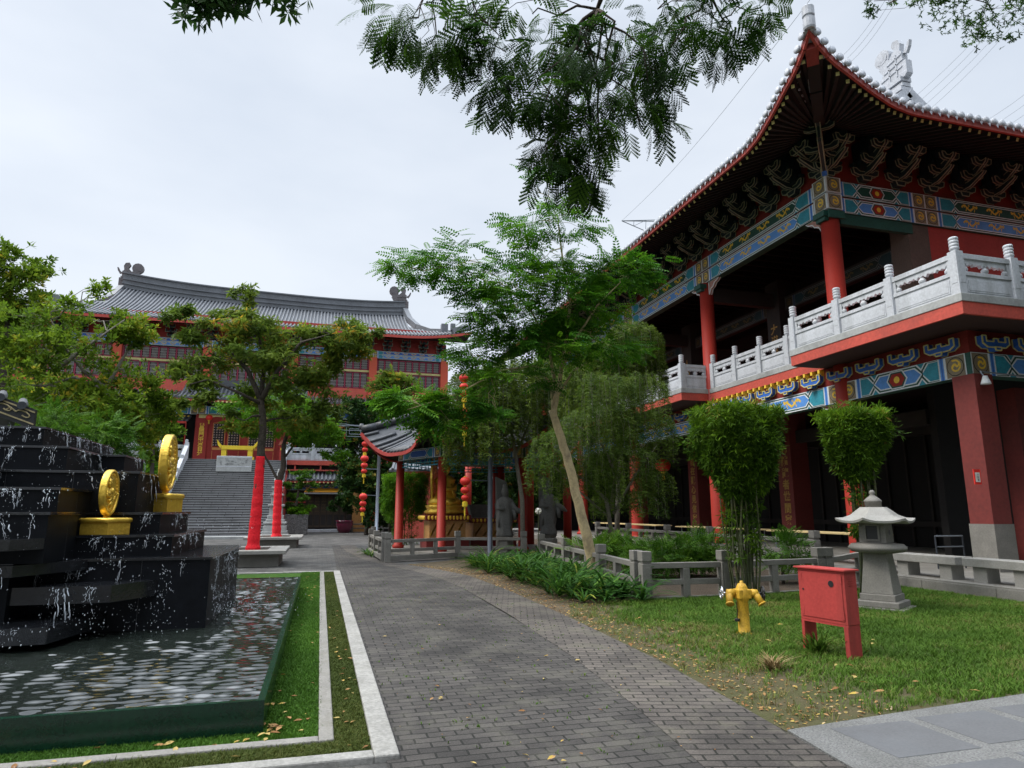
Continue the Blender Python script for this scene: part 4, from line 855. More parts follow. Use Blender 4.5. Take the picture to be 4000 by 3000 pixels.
for a, n in ((-27.5, 10), (-2.55, 9)):
    for i in range(n): put(fp, far, (a+i*1.77+.11, 54.05, 5.42), 0)
    for i in range(n+1): put(fpo, far, (a+i*1.77, 54.05, 5.42), 0)
def tiled_slope(mb, x0, x1, ya, za, yb, zb, pitch=.3, r=.085, sag=.12, m=0, mr=1, curve=None):
    """tile-roll slope from the eave (ya, za) up to (yb, zb)"""
    def pt(x, t): zz = za+(zb-za)*t-sag*math.sin(math.pi*t)*(zb-za); e = curve(x, t) if curve else 0; return Vector((x, ya+(yb-ya)*t, zz+e))
    mb.grid(max(2, int((x1-x0)/1)), 8, lambda u, v: pt(x0+(x1-x0)*u, v), m)
    n = int((x1-x0)/pitch)
    for i in range(n+1):
        x = x0+(x1-x0)*i/n; s = [pt(x, k/8)+Vector((0, 0, r*.5)) for k in range(9)]; mb.tube(s, r, 6, mr)
# small pent roof under the terrace, gates, painted lintel
mb = MB()
for a, b in ((-29, -9.9), (-2.7, 16)): tiled_slope(mb, a, b, 53.3, 3.85, 54.35, 4.55, .3, .09)
mb.build('pent_roof', [TILED, TILE], far)
mb = MB()
for a, b in ((-29, -9.9), (-2.7, 16)):
    mb.box(a, b, 53.32, 53.4, 3.68, 3.82)
    for i in range(int((b-a)/.3)): mb.box(a+i*.3+.1, a+i*.3+.2, 53.28, 53.34, 3.66, 3.76, 1)
mb.build('pent_eave', [REDDARK, PALEY], far)
mb = MB(); mb.box(-2.7, 6, 54.2, 54.38, 3.15, 3.6, 5); F = Face(mb, (-2.7, 54.19, 3.15), (1, 0, 0), (0, 0, 1)); bay(F, 8.7, .45, 0); mb.build('painted_beam', PB, far)
mb = MB(); mb.box(-1.25, 1.75, 53.6, 54.1, 2.86, 3.0, 1)
mb.prism([(-1.25, 53.5, 3.0), (1.75, 53.5, 3.0), (1.6, 54, 3.3), (-1.1, 54, 3.3)], (0, .1, 0), 0); mb.build('gold_canopy', [pm('orange_gold', (.8, .36, .03), .45, .15, 4, 30, .1), WHITEP], far)
mb = MB()
for i in range(9):
    x = -1.9+i*.48; mb.box(x, x+.44, 54.26, 54.36, .35, 2.85)
    mb.box(x+.05, x+.39, 54.235, 54.27, 1.5, 2.75, 1); mb.box(x+.05, x+.39, 54.235, 54.27, .5, 1.3, 1)
    for k in range(6): mb.box(x+.06+k*.055, x+.075+k*.055, 54.22, 54.236, 1.5, 2.75, 2)
    for k in range(5): mb.box(x+.05, x+.39, 54.222, 54.234, 1.55+k*.25, 1.57+k*.25, 2)
mb.build('gate', [pm('gate_brown', (.06, .04, .025), .6, .3, 3, 30, .1), DARKWOOD, pm('gate_lattice', (.16, .11, .05), .6, .3, 3, 30, .1)], far)
mb = MB(); mb.box(-2.1, 2.3, 53.4, 54.2, 0, .22); mb.build('gate_step', MARBLE, far, bevel=.02)
mb = MB(); mb.box(-2.75, -2.55, 53.8, 54.3, .05, 4.6); mb.box(-2.55, -1.1, 53.9, 54.1, 2.2, 2.3); mb.build('gate_post', REDW, far)
# ground storey of the hall on the terrace
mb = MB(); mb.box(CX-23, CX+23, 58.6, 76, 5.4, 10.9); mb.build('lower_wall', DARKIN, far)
fc = MB(); fc.lathe([(.3, 0), (.28, 1), (.26, 5.0)], (0, 0, 0), 14); fcp = fc.build('column', REDW, far, True, local=True)
for x in colx: put(fcp, far, (x, 57.2, 5.4))
mb = MB()
mb.box(CX-23, CX+23, 57.0, 57.3, 9.1, 9.75, 5); x = CX-22.8
for i in range(7):
    F = Face(mb, (colx[i], 56.995, 9.1), (1, 0, 0), (0, 0, 1)); bay(F, colx[i+1]-colx[i], .65, 0, simple=(i != 3))
mb.build('painted_beam', PB, far)
mb = MB(); tiled_slope(mb, CX-24.6, CX+24.6, 55.6, 10.2, 58.2, 11.05, .33, .1); mb.build('lower_roof', [TILED, TILE], far)
mb = MB(); mb.box(CX-24.6, CX+24.6, 55.62, 55.75, 9.98, 10.16)
for i in range(148): mb.box(CX-24.5+i*.33+.1, CX-24.5+i*.33+.22, 55.57, 55.64, 9.94, 10.06, 1)
mb.add([(CX-24.6, 55.75, 9.99), (CX+24.6, 55.75, 9.99), (CX+24.6, 58.2, 10.3), (CX-24.6, 58.2, 10.3)], [(0, 1, 2, 3)], 2); mb.build('lower_eave', [REDDARK, PALEY, SOFFIT], far)
# awnings left and right of the doors
for a, b in ((CX-19, CX-4.0), (CX+4.0, CX+19)):
    mb = MB(); tiled_slope(mb, a, b, 55.4, 8.35, 56.9, 8.85, .3, .09); mb.build('awning_roof', [TILED, TILED], far)
    mb = MB(); mb.box(a, b, 55.38, 55.46, 8.16, 8.32); mb.box(a, b, 56.85, 56.93, 8.85, 8.95, 1); [mb.box(x, x+.1, 55.4, 55.5, 5.4, 8.2) for x in np.arange(a+.05, b, 3.7)]; mb.box(b-.15 if b < CX else a, b if b < CX else a+.15, 55.4, 55.55, 5.4, 8.2)
    mb.build('awning_frame', [RED, GOLDP], far)
# portico: red door wall between the middle columns
mb = MB(); mb.box(CX-3.4, CX+3.4, 57.05, 57.2, 5.4, 9.1); mb.box(CX-3.6, CX-2.7, 56.86, 57.05, 5.4, 8.8); mb.box(CX+2.7, CX+3.6, 56.86, 57.05, 5.4, 8.8); mb.build('door_wall', REDW, far)
mb = MB(); mb.prism([(CX-3.4, 56.9, 9.1), (CX-3.4, 56.9, 8.6), (CX-2.2, 56.9, 8.95), (CX+2.2, 56.9, 8.95), (CX+3.4, 56.9, 8.6), (CX+3.4, 56.9, 9.1)], (0, .15, 0)); mb.build('door_arch', PALEY, far)
dm = MB(); dm.box(-.52, .52, -.05, .05, 0, 3.15)
lat = MB(); lat.box(-.4, .4, -.075, -.05, 1.2, 3.0)
for i in range(9):
    for k in range(4): lat.beam((-.4+k*.2+.1, -.08, 1.25+i*.2), (-.4+k*.2, -.08, 1.35+i*.2), .03, .045, 1, (0, -1, 0)); lat.beam((-.4+k*.2, -.085, 1.25+i*.2), (-.4+k*.2+.1, -.085, 1.35+i*.2), .03, .045, 1, (0, -1, 0))
trim = MB(); trim.box(-.42, .42, -.08, -.05, .92, 1.1); [trim.box(a, b, -.075, -.05, c, d) for a, b, c, d in ((-.46, -.42, 1.12, 3.05), (.42, .46, 1.12, 3.05), (-.42, .42, 3.02, 3.06), (-.42, -.39, .1, .85), (.39, .42, .1, .85))]
for i, x in enumerate((-1.85, -.72, 1.9, .8)):
    if i == 0: dpt = dm.build('door', REDW, far, local=True); lp = lat.build('lattice', [DARKIN, pm('door_lattice', (.42, .3, .27), .6, .2, 3, 30, .1)], dpt, local=True); tp = trim.build('trim', pm('orange_trim', (.62, .27, .07), .5, .15, 3, 30, .05), dpt, local=True)
    put(dpt, far, (CX+x, 57.0, 5.4))
tb = MB()
for i, ch in enumerate('普開門中意自分'): text_mb(tb, ch, (CX-3.12, 56.855, 8.05-i*.36), (1, 0, 0), (0, 0, 1), .4, 0, .03)
tb.build('couplet', GOLDP, far)
# portico roof in front of the middle bay
mb = MB(); tiled_slope(mb, CX-4.6, CX+4.6, 54.6, 10.0, 57.6, 11.5, .3, .1); mb.box(CX-3.9, CX+3.9, 57.3, 57.8, 11.5, 12.0); mb.build('portico_roof', [TILED, TILE], far)
mb = MB(); mb.box(CX-4.6, CX+4.6, 54.62, 54.74, 9.8, 9.96); [mb.box(CX-4.5+i*.3, CX-4.38+i*.3, 54.57, 54.64, 9.76, 9.88, 1) for i in range(31)]; mb.add([(CX-4.6, 54.74, 9.8), (CX+4.6, 54.74, 9.8), (CX+4.6, 57, 10), (CX-4.6, 57, 10)], [(0, 1, 2, 3)], 2); mb.build('portico_eave', [REDDARK, PALEY, SOFFIT], far)
mb = MB(); mb.box(CX-3.5, CX+3.5, 56.6, 56.8, 9.1, 9.72, 5); F = Face(mb, (CX-3.5, 56.59, 9.1), (1, 0, 0), (0, 0, 1)); bay(F, 7, .62, 2); mb.build('painted_beam', PB, far)
# upper storey: red band, two rows of lattice windows, orange columns
mb = MB(); mb.box(CX-22.8, CX+16.5, 58.25, 70, 10.6, 12.0); mb.box(CX-22.8, CX+16.5, 58.2, 58.25, 10.6, 10.95)
for x in np.arange(CX-22, CX+16.4, 2.1): mb.box(x, x+.06, 58.235, 58.25, 10.95, 11.9)
mb.build('red_band', ORANGE, far)
mb = MB(); mb.box(CX-22.8, CX+16.5, 58.4, 70, 12.0, 16.4); mb.build('upper_wall', REDW, far)
oc = MB(); oc.box(-.33, .33, -.3, .2, 0, 4.2); ocp = oc.build('upper_column', ORCOL, far, local=True)
for x in colx[:7]: put(ocp, far, (x, 58.3, 10.62))
def win(L_, h, n=9):
    mb = MB()
    for i in range(n+1): x = (L_-.12)*i/n; mb.box(x, x+.12, -.02, .06, 0, h)
    mb.box(0, L_, -.02, .059, 0, .09); mb.box(0, L_, -.02, .059, h-.09, h); o = mb.build('window', MAGENTA, far, local=True); OFF[o.name] = Vector((0, 0, 0))
    mb = MB(); mb.box(0, L_, .06, .1, 0, h); mb.build('pane', DARKIN, o); mb = MB()
    for i in range(n):
        x = (L_-.12)*i/n+.12; w_ = (L_-.12)/n-.12
        for k in range(1, 6): mb.box(x+w_*k/6-.016, x+w_*k/6+.016, .03, .055, .1, h-.1)
        for k in range(1, 5): mb.box(x, x+w_, .034, .052, h*k/5-.014, h*k/5+.014)
    mb.build('lattice', LATT, o); return o
for i in range(6):
    a, b = colx[i]+.35, colx[i+1]-.35
    for z, h in ((12.02, 1.45), (13.66, 1.05)): put(win(b-a, h), far, (a, 58.28, z))
mb = MB(); mb.box(CX-22.8, CX+16.3, 58.2, 58.39, 13.48, 13.65); mb.build('yellow_band', PALEY, far)
mb = MB(); mb.box(CX-22.8, CX+16.5, 58.1, 58.39, 14.75, 15.45, 5)
for i in range(6):
    for z, h in ((14.76, .33), (15.1, .33)): F = Face(mb, (colx[i], 58.09, z), (1, 0, 0), (0, 0, 1)); bay(F, colx[i+1]-colx[i], h, 1 if z < 15 else 0, simple=False)
mb.build('painted_beam', PB, far)
fb = MB()
for z, d, hw in ((.05, .15, .32), (.35, .45, .42), (.65, .8, .36)):
    fb.box(-hw, hw, -d-.1, -d+.02, z, z+.13); fb.box(-hw, -hw+.13, -d-.1, -d+.02, z+.13, z+.27); fb.box(hw-.13, hw, -d-.1, -d+.02, z+.13, z+.27); fb.box(-.08, .08, -d-.3, .1, z-.03, z+.16, 1)
    fb.box(-hw-.012, hw+.012, -d-.112, -d-.1, z-.01, z+.03, 2); fb.box(-hw-.012, -hw+.02, -d-.112, -d-.1, z, z+.28, 2); fb.box(hw-.02, hw+.012, -d-.112, -d-.1, z, z+.28, 2)
fbp = fb.build('bracket', [BRK, BRK, EDGE], far, local=True)
for i in range(25): put(fbp, far, (CX-22+i*1.58, 58.35, 15.5))
mb = MB(); mb.box(CX-22.6, CX+16.3, 58.34, 58.42, 15.45, 17.6); mb.build('frieze', REDW, far)
# great roof
RL, RR, RY = -18.1, 7.1, 64.5
def lift(x): d = min(x-(CX-25), (CX+18.3)-x); return .75*max(0, 1-d/6)**2
def redge(x): return .5*(abs(x-(RL+RR)/2)/((RR-RL)/2))**3+.55*(RR-x)/(RR-RL)
mb = MB(); x0, x1 = CX-25, CX+18.3
def rpt(x, t):
    """eave to ridge; hip ends narrow the slope towards the ridge"""
    yy = 55.9+(RY-55.9)*t; z = 16.45+(20.3-16.45)*(.62*t+.38*t*t); return Vector((x, yy, z+lift(x)*(1-t)**2+redge(x)*t))
cols = int((x1-x0)/.30)
vs = []
for i in range(cols+1):
    xe = x0+(x1-x0)*i/cols
    for k in range(11):
        t = k/10; xl = x0+(RL-x0)*min(1, t*1.9); xr = x1+(RR-x1)*min(1, t*1.9); xx = min(max(xe, xl), xr); vs.append(rpt(xx, t))
mb.add(vs, [(i*11+k, (i+1)*11+k, (i+1)*11+k+1, i*11+k+1) for i in range(cols) for k in range(10)], 0)
for i in range(cols+1):
    xe = x0+(x1-x0)*i/cols; s = []
    for k in range(11):
        t = k/10; xl = x0+(RL-x0)*min(1, t*1.9); xr = x1+(RR-x1)*min(1, t*1.9)
        if xe < xl-.15 or xe > xr+.15: break
        s.append(rpt(xe, t)+Vector((0, 0, .04)))
    if len(s) > 1: mb.tube(s, .088, 6, 1)
mb.build('roof', [TILED, TILE], far, True)
mb = MB(); q = [(x0+(x1-x0)*i/40) for i in range(41)]
for a, b in zip(q, q[1:]):
    A = Vector((a, 55.93, 16.31+lift(a))); B = Vector((b, 55.93, 16.31+lift(b))); mb.beam(A, B, .1, .22, 0)
    mb.add([A, B, (b, 58.4, 16.75), (a, 58.4, 16.75)], [(0, 1, 2, 3)], 1)
mb.build('eave_board', [pm('far_eave_red', (.42, .05, .035), .6, .15, 2, 20, .05), SOFFIT], far)
mb = MB(); q = [RL+(RR-RL)*i/24 for i in range(25)]
for z, w_, h in ((0, .6, .34), (.34, .8, .09), (.45, .55, .32), (.77, .8, .09), (.88, .5, .45), (1.33, .72, .12)):
    for a, b in zip(q, q[1:]): mb.beam((a, RY, 20.2+z+h/2+redge(a)), (b, RY, 20.2+z+h/2+redge(b)), w_, h)
for i in range(60): x = RL+.3+i*(RR-RL-.6)/59; mb.box(x-.02, x+.02, RY-.27, RY+.27, 21.08+redge(x), 21.53+redge(x))
mb.build('main_ridge', TILE, far)
for sg, xr, xe in ((-1, RL, x0), (1, RR, x1)):
    mb = MB(); pts = [Vector((xr, RY-.2, 21.2)), Vector((xr+sg*.3, 63, 19.9)), Vector((xr+sg*.9, 61.2, 18.7)), Vector((xr+sg*2.0, 59.6, 17.9)), Vector((xr+sg*3.0, 58.5, 17.65))]
    for a, b in zip(pts, pts[1:]): mb.beam(a, b, .5, .55)
    e = pts[-1]; mb.box(e.x-.3, e.x+.3, e.y-.3, e.y+.3, e.z-.1, e.z+.75)
    pts = [e, Vector((e.x+sg*1.6, 57.5, 17.3)), Vector((xe-sg*1.6, 56.4, 17.3)), Vector((xe-sg*.1, 55.9, 17.55))]
    for a, b in zip(pts, pts[1:]): mb.beam(a, b, .4, .42)
    mb.box(pts[2].x-.2, pts[2].x+.2, 56.2, 56.6, 17.3, 17.9); mb.build('hip_ridge', TILE, far)
for sg, xr in ((-1, RL), (1, RR)):
    mb = MB(); chiwen(mb, (xr, RY, 21.3), (sg, 0, 0), (0, 0, 1), (0, 1, 0), 1.15); mb.build('ridge_dragon', pm('dark_ridge', (.11, .10, .105), .6, .3, 3, 15, .3) if 'dark_ridge' not in MATS else MATS['dark_ridge'], far)
# things on the terrace
lantern_one('hanging_lantern', 'single red lantern hanging before the lattice doors of the main hall', (P(452, 902, 56.2)), .26)
t = thing('altar_table', 'bright yellow altar table with upswept ends before the red doors', 'table', (CX, 55.6, 5.4))
ax = P(512, 985, 55.6).x; mb = MB(); mb.box(ax-1.15, ax+1.15, 55.35, 55.9, 6.25, 6.55)
mb.prism([(ax-1.15, 55.35, 6.55), (ax-1.5, 55.35, 7.0), (ax-1.42, 55.35, 6.6), (ax-1.2, 55.35, 6.3)], (0, .55, 0)); mb.prism([(ax+1.15, 55.35, 6.55), (ax+1.2, 55.35, 6.3), (ax+1.42, 55.35, 6.6), (ax+1.5, 55.35, 7.0)], (0, .55, 0)); mb.build('table_top', YEL, t)
for sg in (-1, 1):
    mb = MB(); mb.box(ax+sg*.95-.18, ax+sg*.95+.18, 55.4, 55.85, 5.7, 6.25); mb.box(ax+sg*1.0-.24, ax+sg*1.0+.24, 55.37, 55.88, 5.41, 5.7); mb.build('leg', YEL, t)
# staircase -------------------------------------------------------
ST = thing('staircase', 'broad grey stone staircase climbing to the terrace of the main hall', 'stairs', (CX, 43, 0))
SX0, SX1, NS = -9.75, -2.78, 34
stm, t_, b_ = new_mat('stair_tiles'); n_ = t_.nodes.new; l_ = t_.links.new
mb = MB(); y0 = 43.2; dy = (54.2-y0-1.4)/NS; dz = 5.36/NS; prof_ = [(y0, 0)]; y = y0; z = 0
for i in range(NS):
    if i == 15: y += 1.4
    z += dz; mb.box(SX0, SX1, y, 54.4, z-dz, z-.035); mb.box(SX0, SX1, y-.004, y, z-.085, z-.035, 2); mb.box(SX0, SX1, y-.03, y+(dy if i < NS-1 else .6)+.02+(1.4 if i == 14 else 0), z-.0345, z, 1)
    for k in range(7): x = SX0+(SX1-SX0)*(k+(.5 if i % 4 > 1 else 0))/7+.05; mb.box(x, x+.025, y-.006, y+.01, z-dz+.005, z-.036, 2)
    y += dy
mb.build('flight', [pm('riser_stone', (.23, .232, .238), .75, .2, 1.2, 20, .2, stain=(.09, .09, .09), stain_amt=.5), STEP, DARKWOOD], ST)
mb = MB(); mb.box(SX0-2.5, SX1+.5, 42.2, 43.2, -.05, .13); mb.build('landing', MARBLES, ST, bevel=.01)
for sg, x in ((-1, SX0), (1, SX1)):
    pts = [(43.4, .0), (43.4, 1.0), (48.2, 3.3), (49.6, 3.3), (54.1, 6.42), (54.1, 5.3), (49.6, 2.2), (48.2, 2.2), (45.4, 0)]
    mb = MB(); mb.prism([(x-.09 if sg > 0 else x-.09, a, b) for a, b in pts], (.18, 0, 0)); mb.prism([(x-.14, a, b) for a, b in ((43.4, .88), (43.4, 1.02), (48.2, 3.36), (49.6, 3.36), (54.1, 6.48), (54.1, 6.34), (49.6, 3.22), (48.2, 3.22))], (.28, 0, 0))
    for k in range(8): q = k/7; a = 43.5+10.5*q; mb.box(x-.13, x+.13, a-.11, a+.11, 0, interp(a, [(43.4, 1.15), (48.2, 3.55), (49.6, 3.55), (54.1, 6.65)]))
    mb.build('balustrade', MARBLE, ST)
mb = MB(); mb.prism([(SX1+.1, 44.5, 0), (SX1+.1, 54, 4.4), (SX1+.1, 54, 0)], (.1, 0, 0)); mb.build('side_wall', REDW, ST)
tl = P(505, 1005, 52.2); t = thing('stone_tablet', 'pale carved stone tablet standing on the upper steps of the staircase', 'tablet', (tl.x, 52.2, 4.1))
a = P(467, 1008, 52.2); b = P(545, 986, 52.2); mb = MB(); mb.box(a.x, b.x, 52.1, 52.35, a.z-.35, b.z); mb.build('slab', MARBLES, t, bevel=.03)
mb = MB(); mb.box(a.x, b.x, 52.09, 52.1, b.z-.12, b.z-.06); mb.box(a.x, b.x, 52.09, 52.1, a.z, a.z+.06); mb.build('moulding', MARBLE, t)
mb = MB(); d = Vector((0, 0, b.z-a.z)); o = Vector((a.x+.25, 52.085, a.z)); w_ = b.x-a.x-.5
for i in range(26): q = o+Vector((random.random()*w_, 0, 0))+d*(.18+.55*random.random()); mb.beam(q, q+Vector((random.uniform(-.16, .16), 0, 0))+d*random.uniform(-.08, .08), .03, .03)
mb.build('carving', STEP, t)
# red incense shrine at the top right of the stairs
q = P(623, 985, 54.6); t = thing('red_shrine', 'small red shrine box with gold panel at the top right of the stairs', 'shrine', (q.x-.2, 54.7, 5.4)); x = q.x-.25
mb = MB(); mb.box(x-.42, x+.42, 54.55, 55, 5.41, 6.6); mb.build('box', REDW, t); mb = MB(); mb.box(x-.28, x+.28, 54.52, 54.55, 5.6, 6.05); mb.box(x-.36, x+.36, 54.51, 54.55, 6.2, 6.38); mb.build('panel', GOLDP, t)
mb = MB(); mb.prism([(x-.55, 54.4, 6.6), (x+.55, 54.4, 6.6), (x+.35, 54.4, 6.95), (x-.35, 54.4, 6.95)], (0, .7, 0)); mb.build('roof', [pm('shrine_tiles', (.3, .08, .05), .5, .3, 8, 40, .3)], t)
# ================================================================ fountain
WZ = .23
fn = thing('fountain', 'stepped black granite fountain with falling water in a shallow green pool', 'fountain', (-5, 10.5, 0))
mb = MB(); T = .05
mb.box(-9.9, -.32, 5.50, 5.55, 0, WZ+.012); mb.box(-.37, -.32, 5.55, 15.1, 0, WZ+.011); mb.box(-9.9, -.37, 15.05, 15.1, 0, WZ+.012); mb.box(-9.9, -9.85, 5.55, 15.05, 0, WZ+.011); mb.box(-9.85, -.37, 5.55, 15.05, 0, .03)
for x in np.arange(-9.4, -.5, .6): mb.box(x, x+.004, 5.498, 5.5, 0, WZ)
mb.build('pool_wall', GREENW, fn)
TI = [('a', -1.25, 9.02, 12.0, .1, 1.05), ('b', -1.75, 9.3, 11.75, 1.05, 1.31), ('c', -2.0, 9.98, 11.7, 1.31, 1.58), ('d', -2.45, 10.25, 11.5, 1.58, 2.12), ('e', -2.74, 10.0, 11.1, 1.6, 2.34)]
WETCAP = pm('wet_granite_edge', (.012, .013, .015), .12, .5, 6, 120, .08, 30, spec=.6)
def tier(boxes, cap=.03):
    mb = MB()
    for x0, x1, y0, y1, z0, z1 in boxes:
        mb.box(x0, x1, y0, y1, z0, z1-cap); mb.box(x0-.0, x1+.025, y0-.025, y1+.025, z1-cap+.0005, z1, 2)
        for k in np.arange(.62, y1-y0, .62): mb.box(x1, x1+.0015, y0+k, y0+k+.004, z0, z1-cap, 1)
        for k in np.arange(.75, min(x1-x0, 7), .75): mb.box(x1-k, x1-k+.004, y0-.0015, y0, z0, z1-cap, 1)
    return mb.build('tier', [BLACK, SPECK, WETCAP], fn, bevel=.009)
tier([(-8.6, -1.25, 9.02, 12.0, .05, 1.05)]); tier([(-8.2, -1.75, 9.3, 11.75, 1.05, 1.31)]); tier([(-8, -2.0, 9.76, 11.7, 1.31, 1.58)]); tier([(-7.5, -2.33, 9.86, 11.4, 1.58, 2.11)])
tier([(-7.0, -3.42, 10.6, 14.2, 2.11, 2.48)]); tier([(-6.9, -3.06, 12.0, 13.2, 1.3, 2.479)]); tier([(-6.6, -3.86, 10.95, 14.3, 2.48, 2.78)]); tier([(-7.6, -3.95, 8.45, 10.59, 1.05, 2.12)])
tier([(-7.4, -2.86, 8.75, 9.859, 1.31, 1.86)]); tier([(-7.4, -2.8, 8.35, 9.29, 1.05, 1.585)]); tier([(-7.6, -3.1, 8.4, 9.019, .05, 1.049)])
def wedge(x1, xt, y0, y1, z0, z1):
    mb = MB(); mb.prism([(-8.4, y0, z0), (x1, y0, z0), (xt, y1, z0), (-8.4, y1, z0)], (0, 0, z1-z0)); return mb.build('tier', WETCAP, fn, bevel=.009)
wedge(-2.15, -1.8, 8.45, 9.02, .62, .80); wedge(-2.55, -2.3, 7.95, 9.02, .30, .46); wedge(-3.0, -2.55, 8.15, 9.02, .93, 1.045); wedge(-3.3, -2.9, 7.5, 8.6, .02, .30); wedge(-3.0, -2.8, 8.0, 8.349, 1.2, 1.312)
# rippled pool surface
WAT, _t, _b = new_mat('pool_water'); _b.inputs['Base Color'].default_value = (.012, .016, .013, 1); _b.inputs['Roughness'].default_value = .03; _b.inputs['IOR'].default_value = 1.6; _b.inputs['Specular IOR Level'].default_value = 1.0
nx, ny = 360, 560; gx = np.linspace(-5.6, -.37, nx); gy = np.linspace(5.55, 15.05, ny); Xg, Yg = np.meshgrid(gx, gy, indexing='ij'); Zg = np.zeros_like(Xg)
for i in range(46):
    lam = rng.uniform(.05, .15); a = rng.normal(1.5, .34); k = 6.283/lam; Zg += rng.uniform(.4, 1)*lam*.021*np.sin(k*(Xg*math.cos(a)+Yg*math.sin(a))+rng.uniform(0, 6.28))*(1+.5*np.sin(Xg*1.7+a)*np.cos(Yg*1.3))
Zg *= .6*(1.0+.3*np.sin(Xg*1.3+2*np.sin(Yg*.7))*np.sin(Yg*.9+1.5*np.sin(Xg*.8))); Zg = np.where(Zg > 0, Zg*1.2, Zg*.8)
mb = MB(); vs = np.stack([Xg, Yg, WZ+Zg*.8], 2).reshape(-1, 3); mb.v = [tuple(p) for p in vs]; mb.f = [(i*ny+j, (i+1)*ny+j, (i+1)*ny+j+1, i*ny+j+1) for i in range(nx-1) for j in range(ny-1)]; mb.m = [0]*len(mb.f)
struct(mb.build('water', WAT, smooth=True))
# falling water: streaks, splashes and drops, all real geometry
FALL, _t, _b = new_mat('falling_water'); _b.inputs['Base Color'].default_value = (.78, .83, .88, 1); _b.inputs['Roughness'].default_value = .08; _b.inputs['Transmission Weight'].default_value = .6; _b.inputs['IOR'].default_value = 1.33
rw = random.Random(12); mb = MB()
def drop(p, r, st=1.0):
    d = Vector((rw.gauss(0, .3), rw.gauss(0, .3), 1)).normalized(); p = Vector(p); o1 = d.orthogonal().normalized()*r; o2 = d.cross(o1)
    vs = [p+d*r*st, p+o1, p+o2, p-o1, p-o2, p-d*r*st]; mb.add(vs, [(0, 1, 2), (0, 2, 3), (0, 3, 4), (0, 4, 1), (5, 2, 1), (5, 3, 2), (5, 4, 3), (5, 1, 4)])
def jet(p, n, h, v, w_=.012, br=.55):
    """water running off an edge: a torn, slanting arc that breaks into beads, with drops round its foot"""
    p = Vector(p); n = Vector(n); T_ = math.sqrt(2*h/9.8); k = 12; seg = []
    side = n.cross(Vector((0, 0, 1))); dr = rw.choice((-1, 1))*rw.uniform(.2, 1.6)
    for i in range(k+1): t = T_*i/k; seg.append(p+(n*v+side*dr*v)*t-Vector((0, 0, 4.9*t*t))+Vector((rw.gauss(0, .005), rw.gauss(0, .005), 0)))
    for strand in range(rw.randint(1, 3)):
        o = side*rw.gauss(0, .018); i = rw.randint(0, 2)
        while i < k-1:
            L_ = rw.randint(1, 4); s = [q+o for q in seg[i:i+L_+1]]; m_ = len(s); ww_ = w_*rw.uniform(.25, .9)
            if m_ > 1: mb.tube(s, [ww_*(.25+.9*math.sin(math.pi*(j+.7)/(m_+.6))) for j in range(m_)], 5)
            i += L_+rw.randint(0, 3)
    for i in range(rw.randint(4, 12)): q = rw.choice(seg); drop(q+Vector((rw.gauss(0, .03), rw.gauss(0, .03), rw.gauss(0, .03))), rw.uniform(.0015, .005), rw.uniform(1, 3))
    for i in range(rw.randint(2, 7)): drop(seg[-1]+Vector((rw.gauss(0, .08), rw.gauss(0, .08), abs(rw.gauss(0, .05)))), rw.uniform(.0015, .005))
def edge_jets(a, b, n, drop_h, out_, cnt, w_=.011, v=.55):
    a = Vector(a); b = Vector(b); w_ *= .36; v *= .55; cnt = int(cnt*.85)
    for i in range(cnt): jet(a.lerp(b, rw.random()), out_, drop_h*rw.uniform(.3, 1), v*rw.uniform(.4, 1.3), w_*rw.uniform(.5, 1.5))
S_, E_ = Vector((0, -1, 0)), Vector((1, 0, 0))
edge_jets((-5, 10.9, 2.76), (-3.86, 10.9, 2.76), 0, .28, S_, 12, .014, .3); edge_jets((-3.82, 11, 2.76), (-3.82, 14.2, 2.76), 0, .27, E_, 34, .012, .3)
edge_jets((-5, 10.55, 2.46), (-3.45, 10.55, 2.46), 0, .35, S_, 12); edge_jets((-3.38, 10.7, 2.46), (-3.38, 12, 2.46), 0, .35, E_, 8); edge_jets((-3.02, 12, 2.46), (-3.02, 13, 2.46), 0, .3, E_, 6)
edge_jets((-3.9, 8.6, 2.10), (-3.9, 10.4, 2.10), 0, .3, E_, 16, .018); edge_jets((-3.5, 9.8, 2.09), (-2.33, 9.8, 2.09), 0, .3, S_, 10); edge_jets((-2.29, 9.9, 2.09), (-2.29, 11.3, 2.09), 0, .5, E_, 6)
edge_jets((-3.9, 8.7, 1.84), (-2.9, 8.7, 1.84), 0, .26, S_, 10, .014); edge_jets((-4.2, 8.3, 1.57), (-2.85, 8.3, 1.57), 0, .4, S_, 14, .018); edge_jets((-2.6, 9.7, 1.56), (-2.0, 9.7, 1.56), 0, .25, S_, 5)
edge_jets((-2.6, 9.25, 1.29), (-1.8, 9.25, 1.29), 0, .25, S_, 6); edge_jets((-1.7, 9.4, 1.29), (-1.7, 11.6, 1.29), 0, .24, E_, 8, .009, .2); edge_jets((-1.96, 10, 1.56), (-1.96, 11.6, 1.56), 0, .25, E_, 7, .009, .2)
edge_jets((-3.8, 8.98, 1.03), (-1.3, 8.98, 1.03), 0, .4, S_, 14, .012); edge_jets((-1.22, 9.1, 1.03), (-1.22, 11.9, 1.03), 0, .5, E_, 14, .006, .12)
edge_jets((-4.2, 8.4, .79), (-2.2, 8.4, .79), 0, .35, S_, 13, .014); edge_jets((-4.2, 7.92, .45), (-2.6, 7.92, .45), 0, .2, S_, 10, .014); edge_jets((-4.2, 8.1, 1.03), (-3.0, 8.1, 1.03), 0, .25, S_, 8, .014)
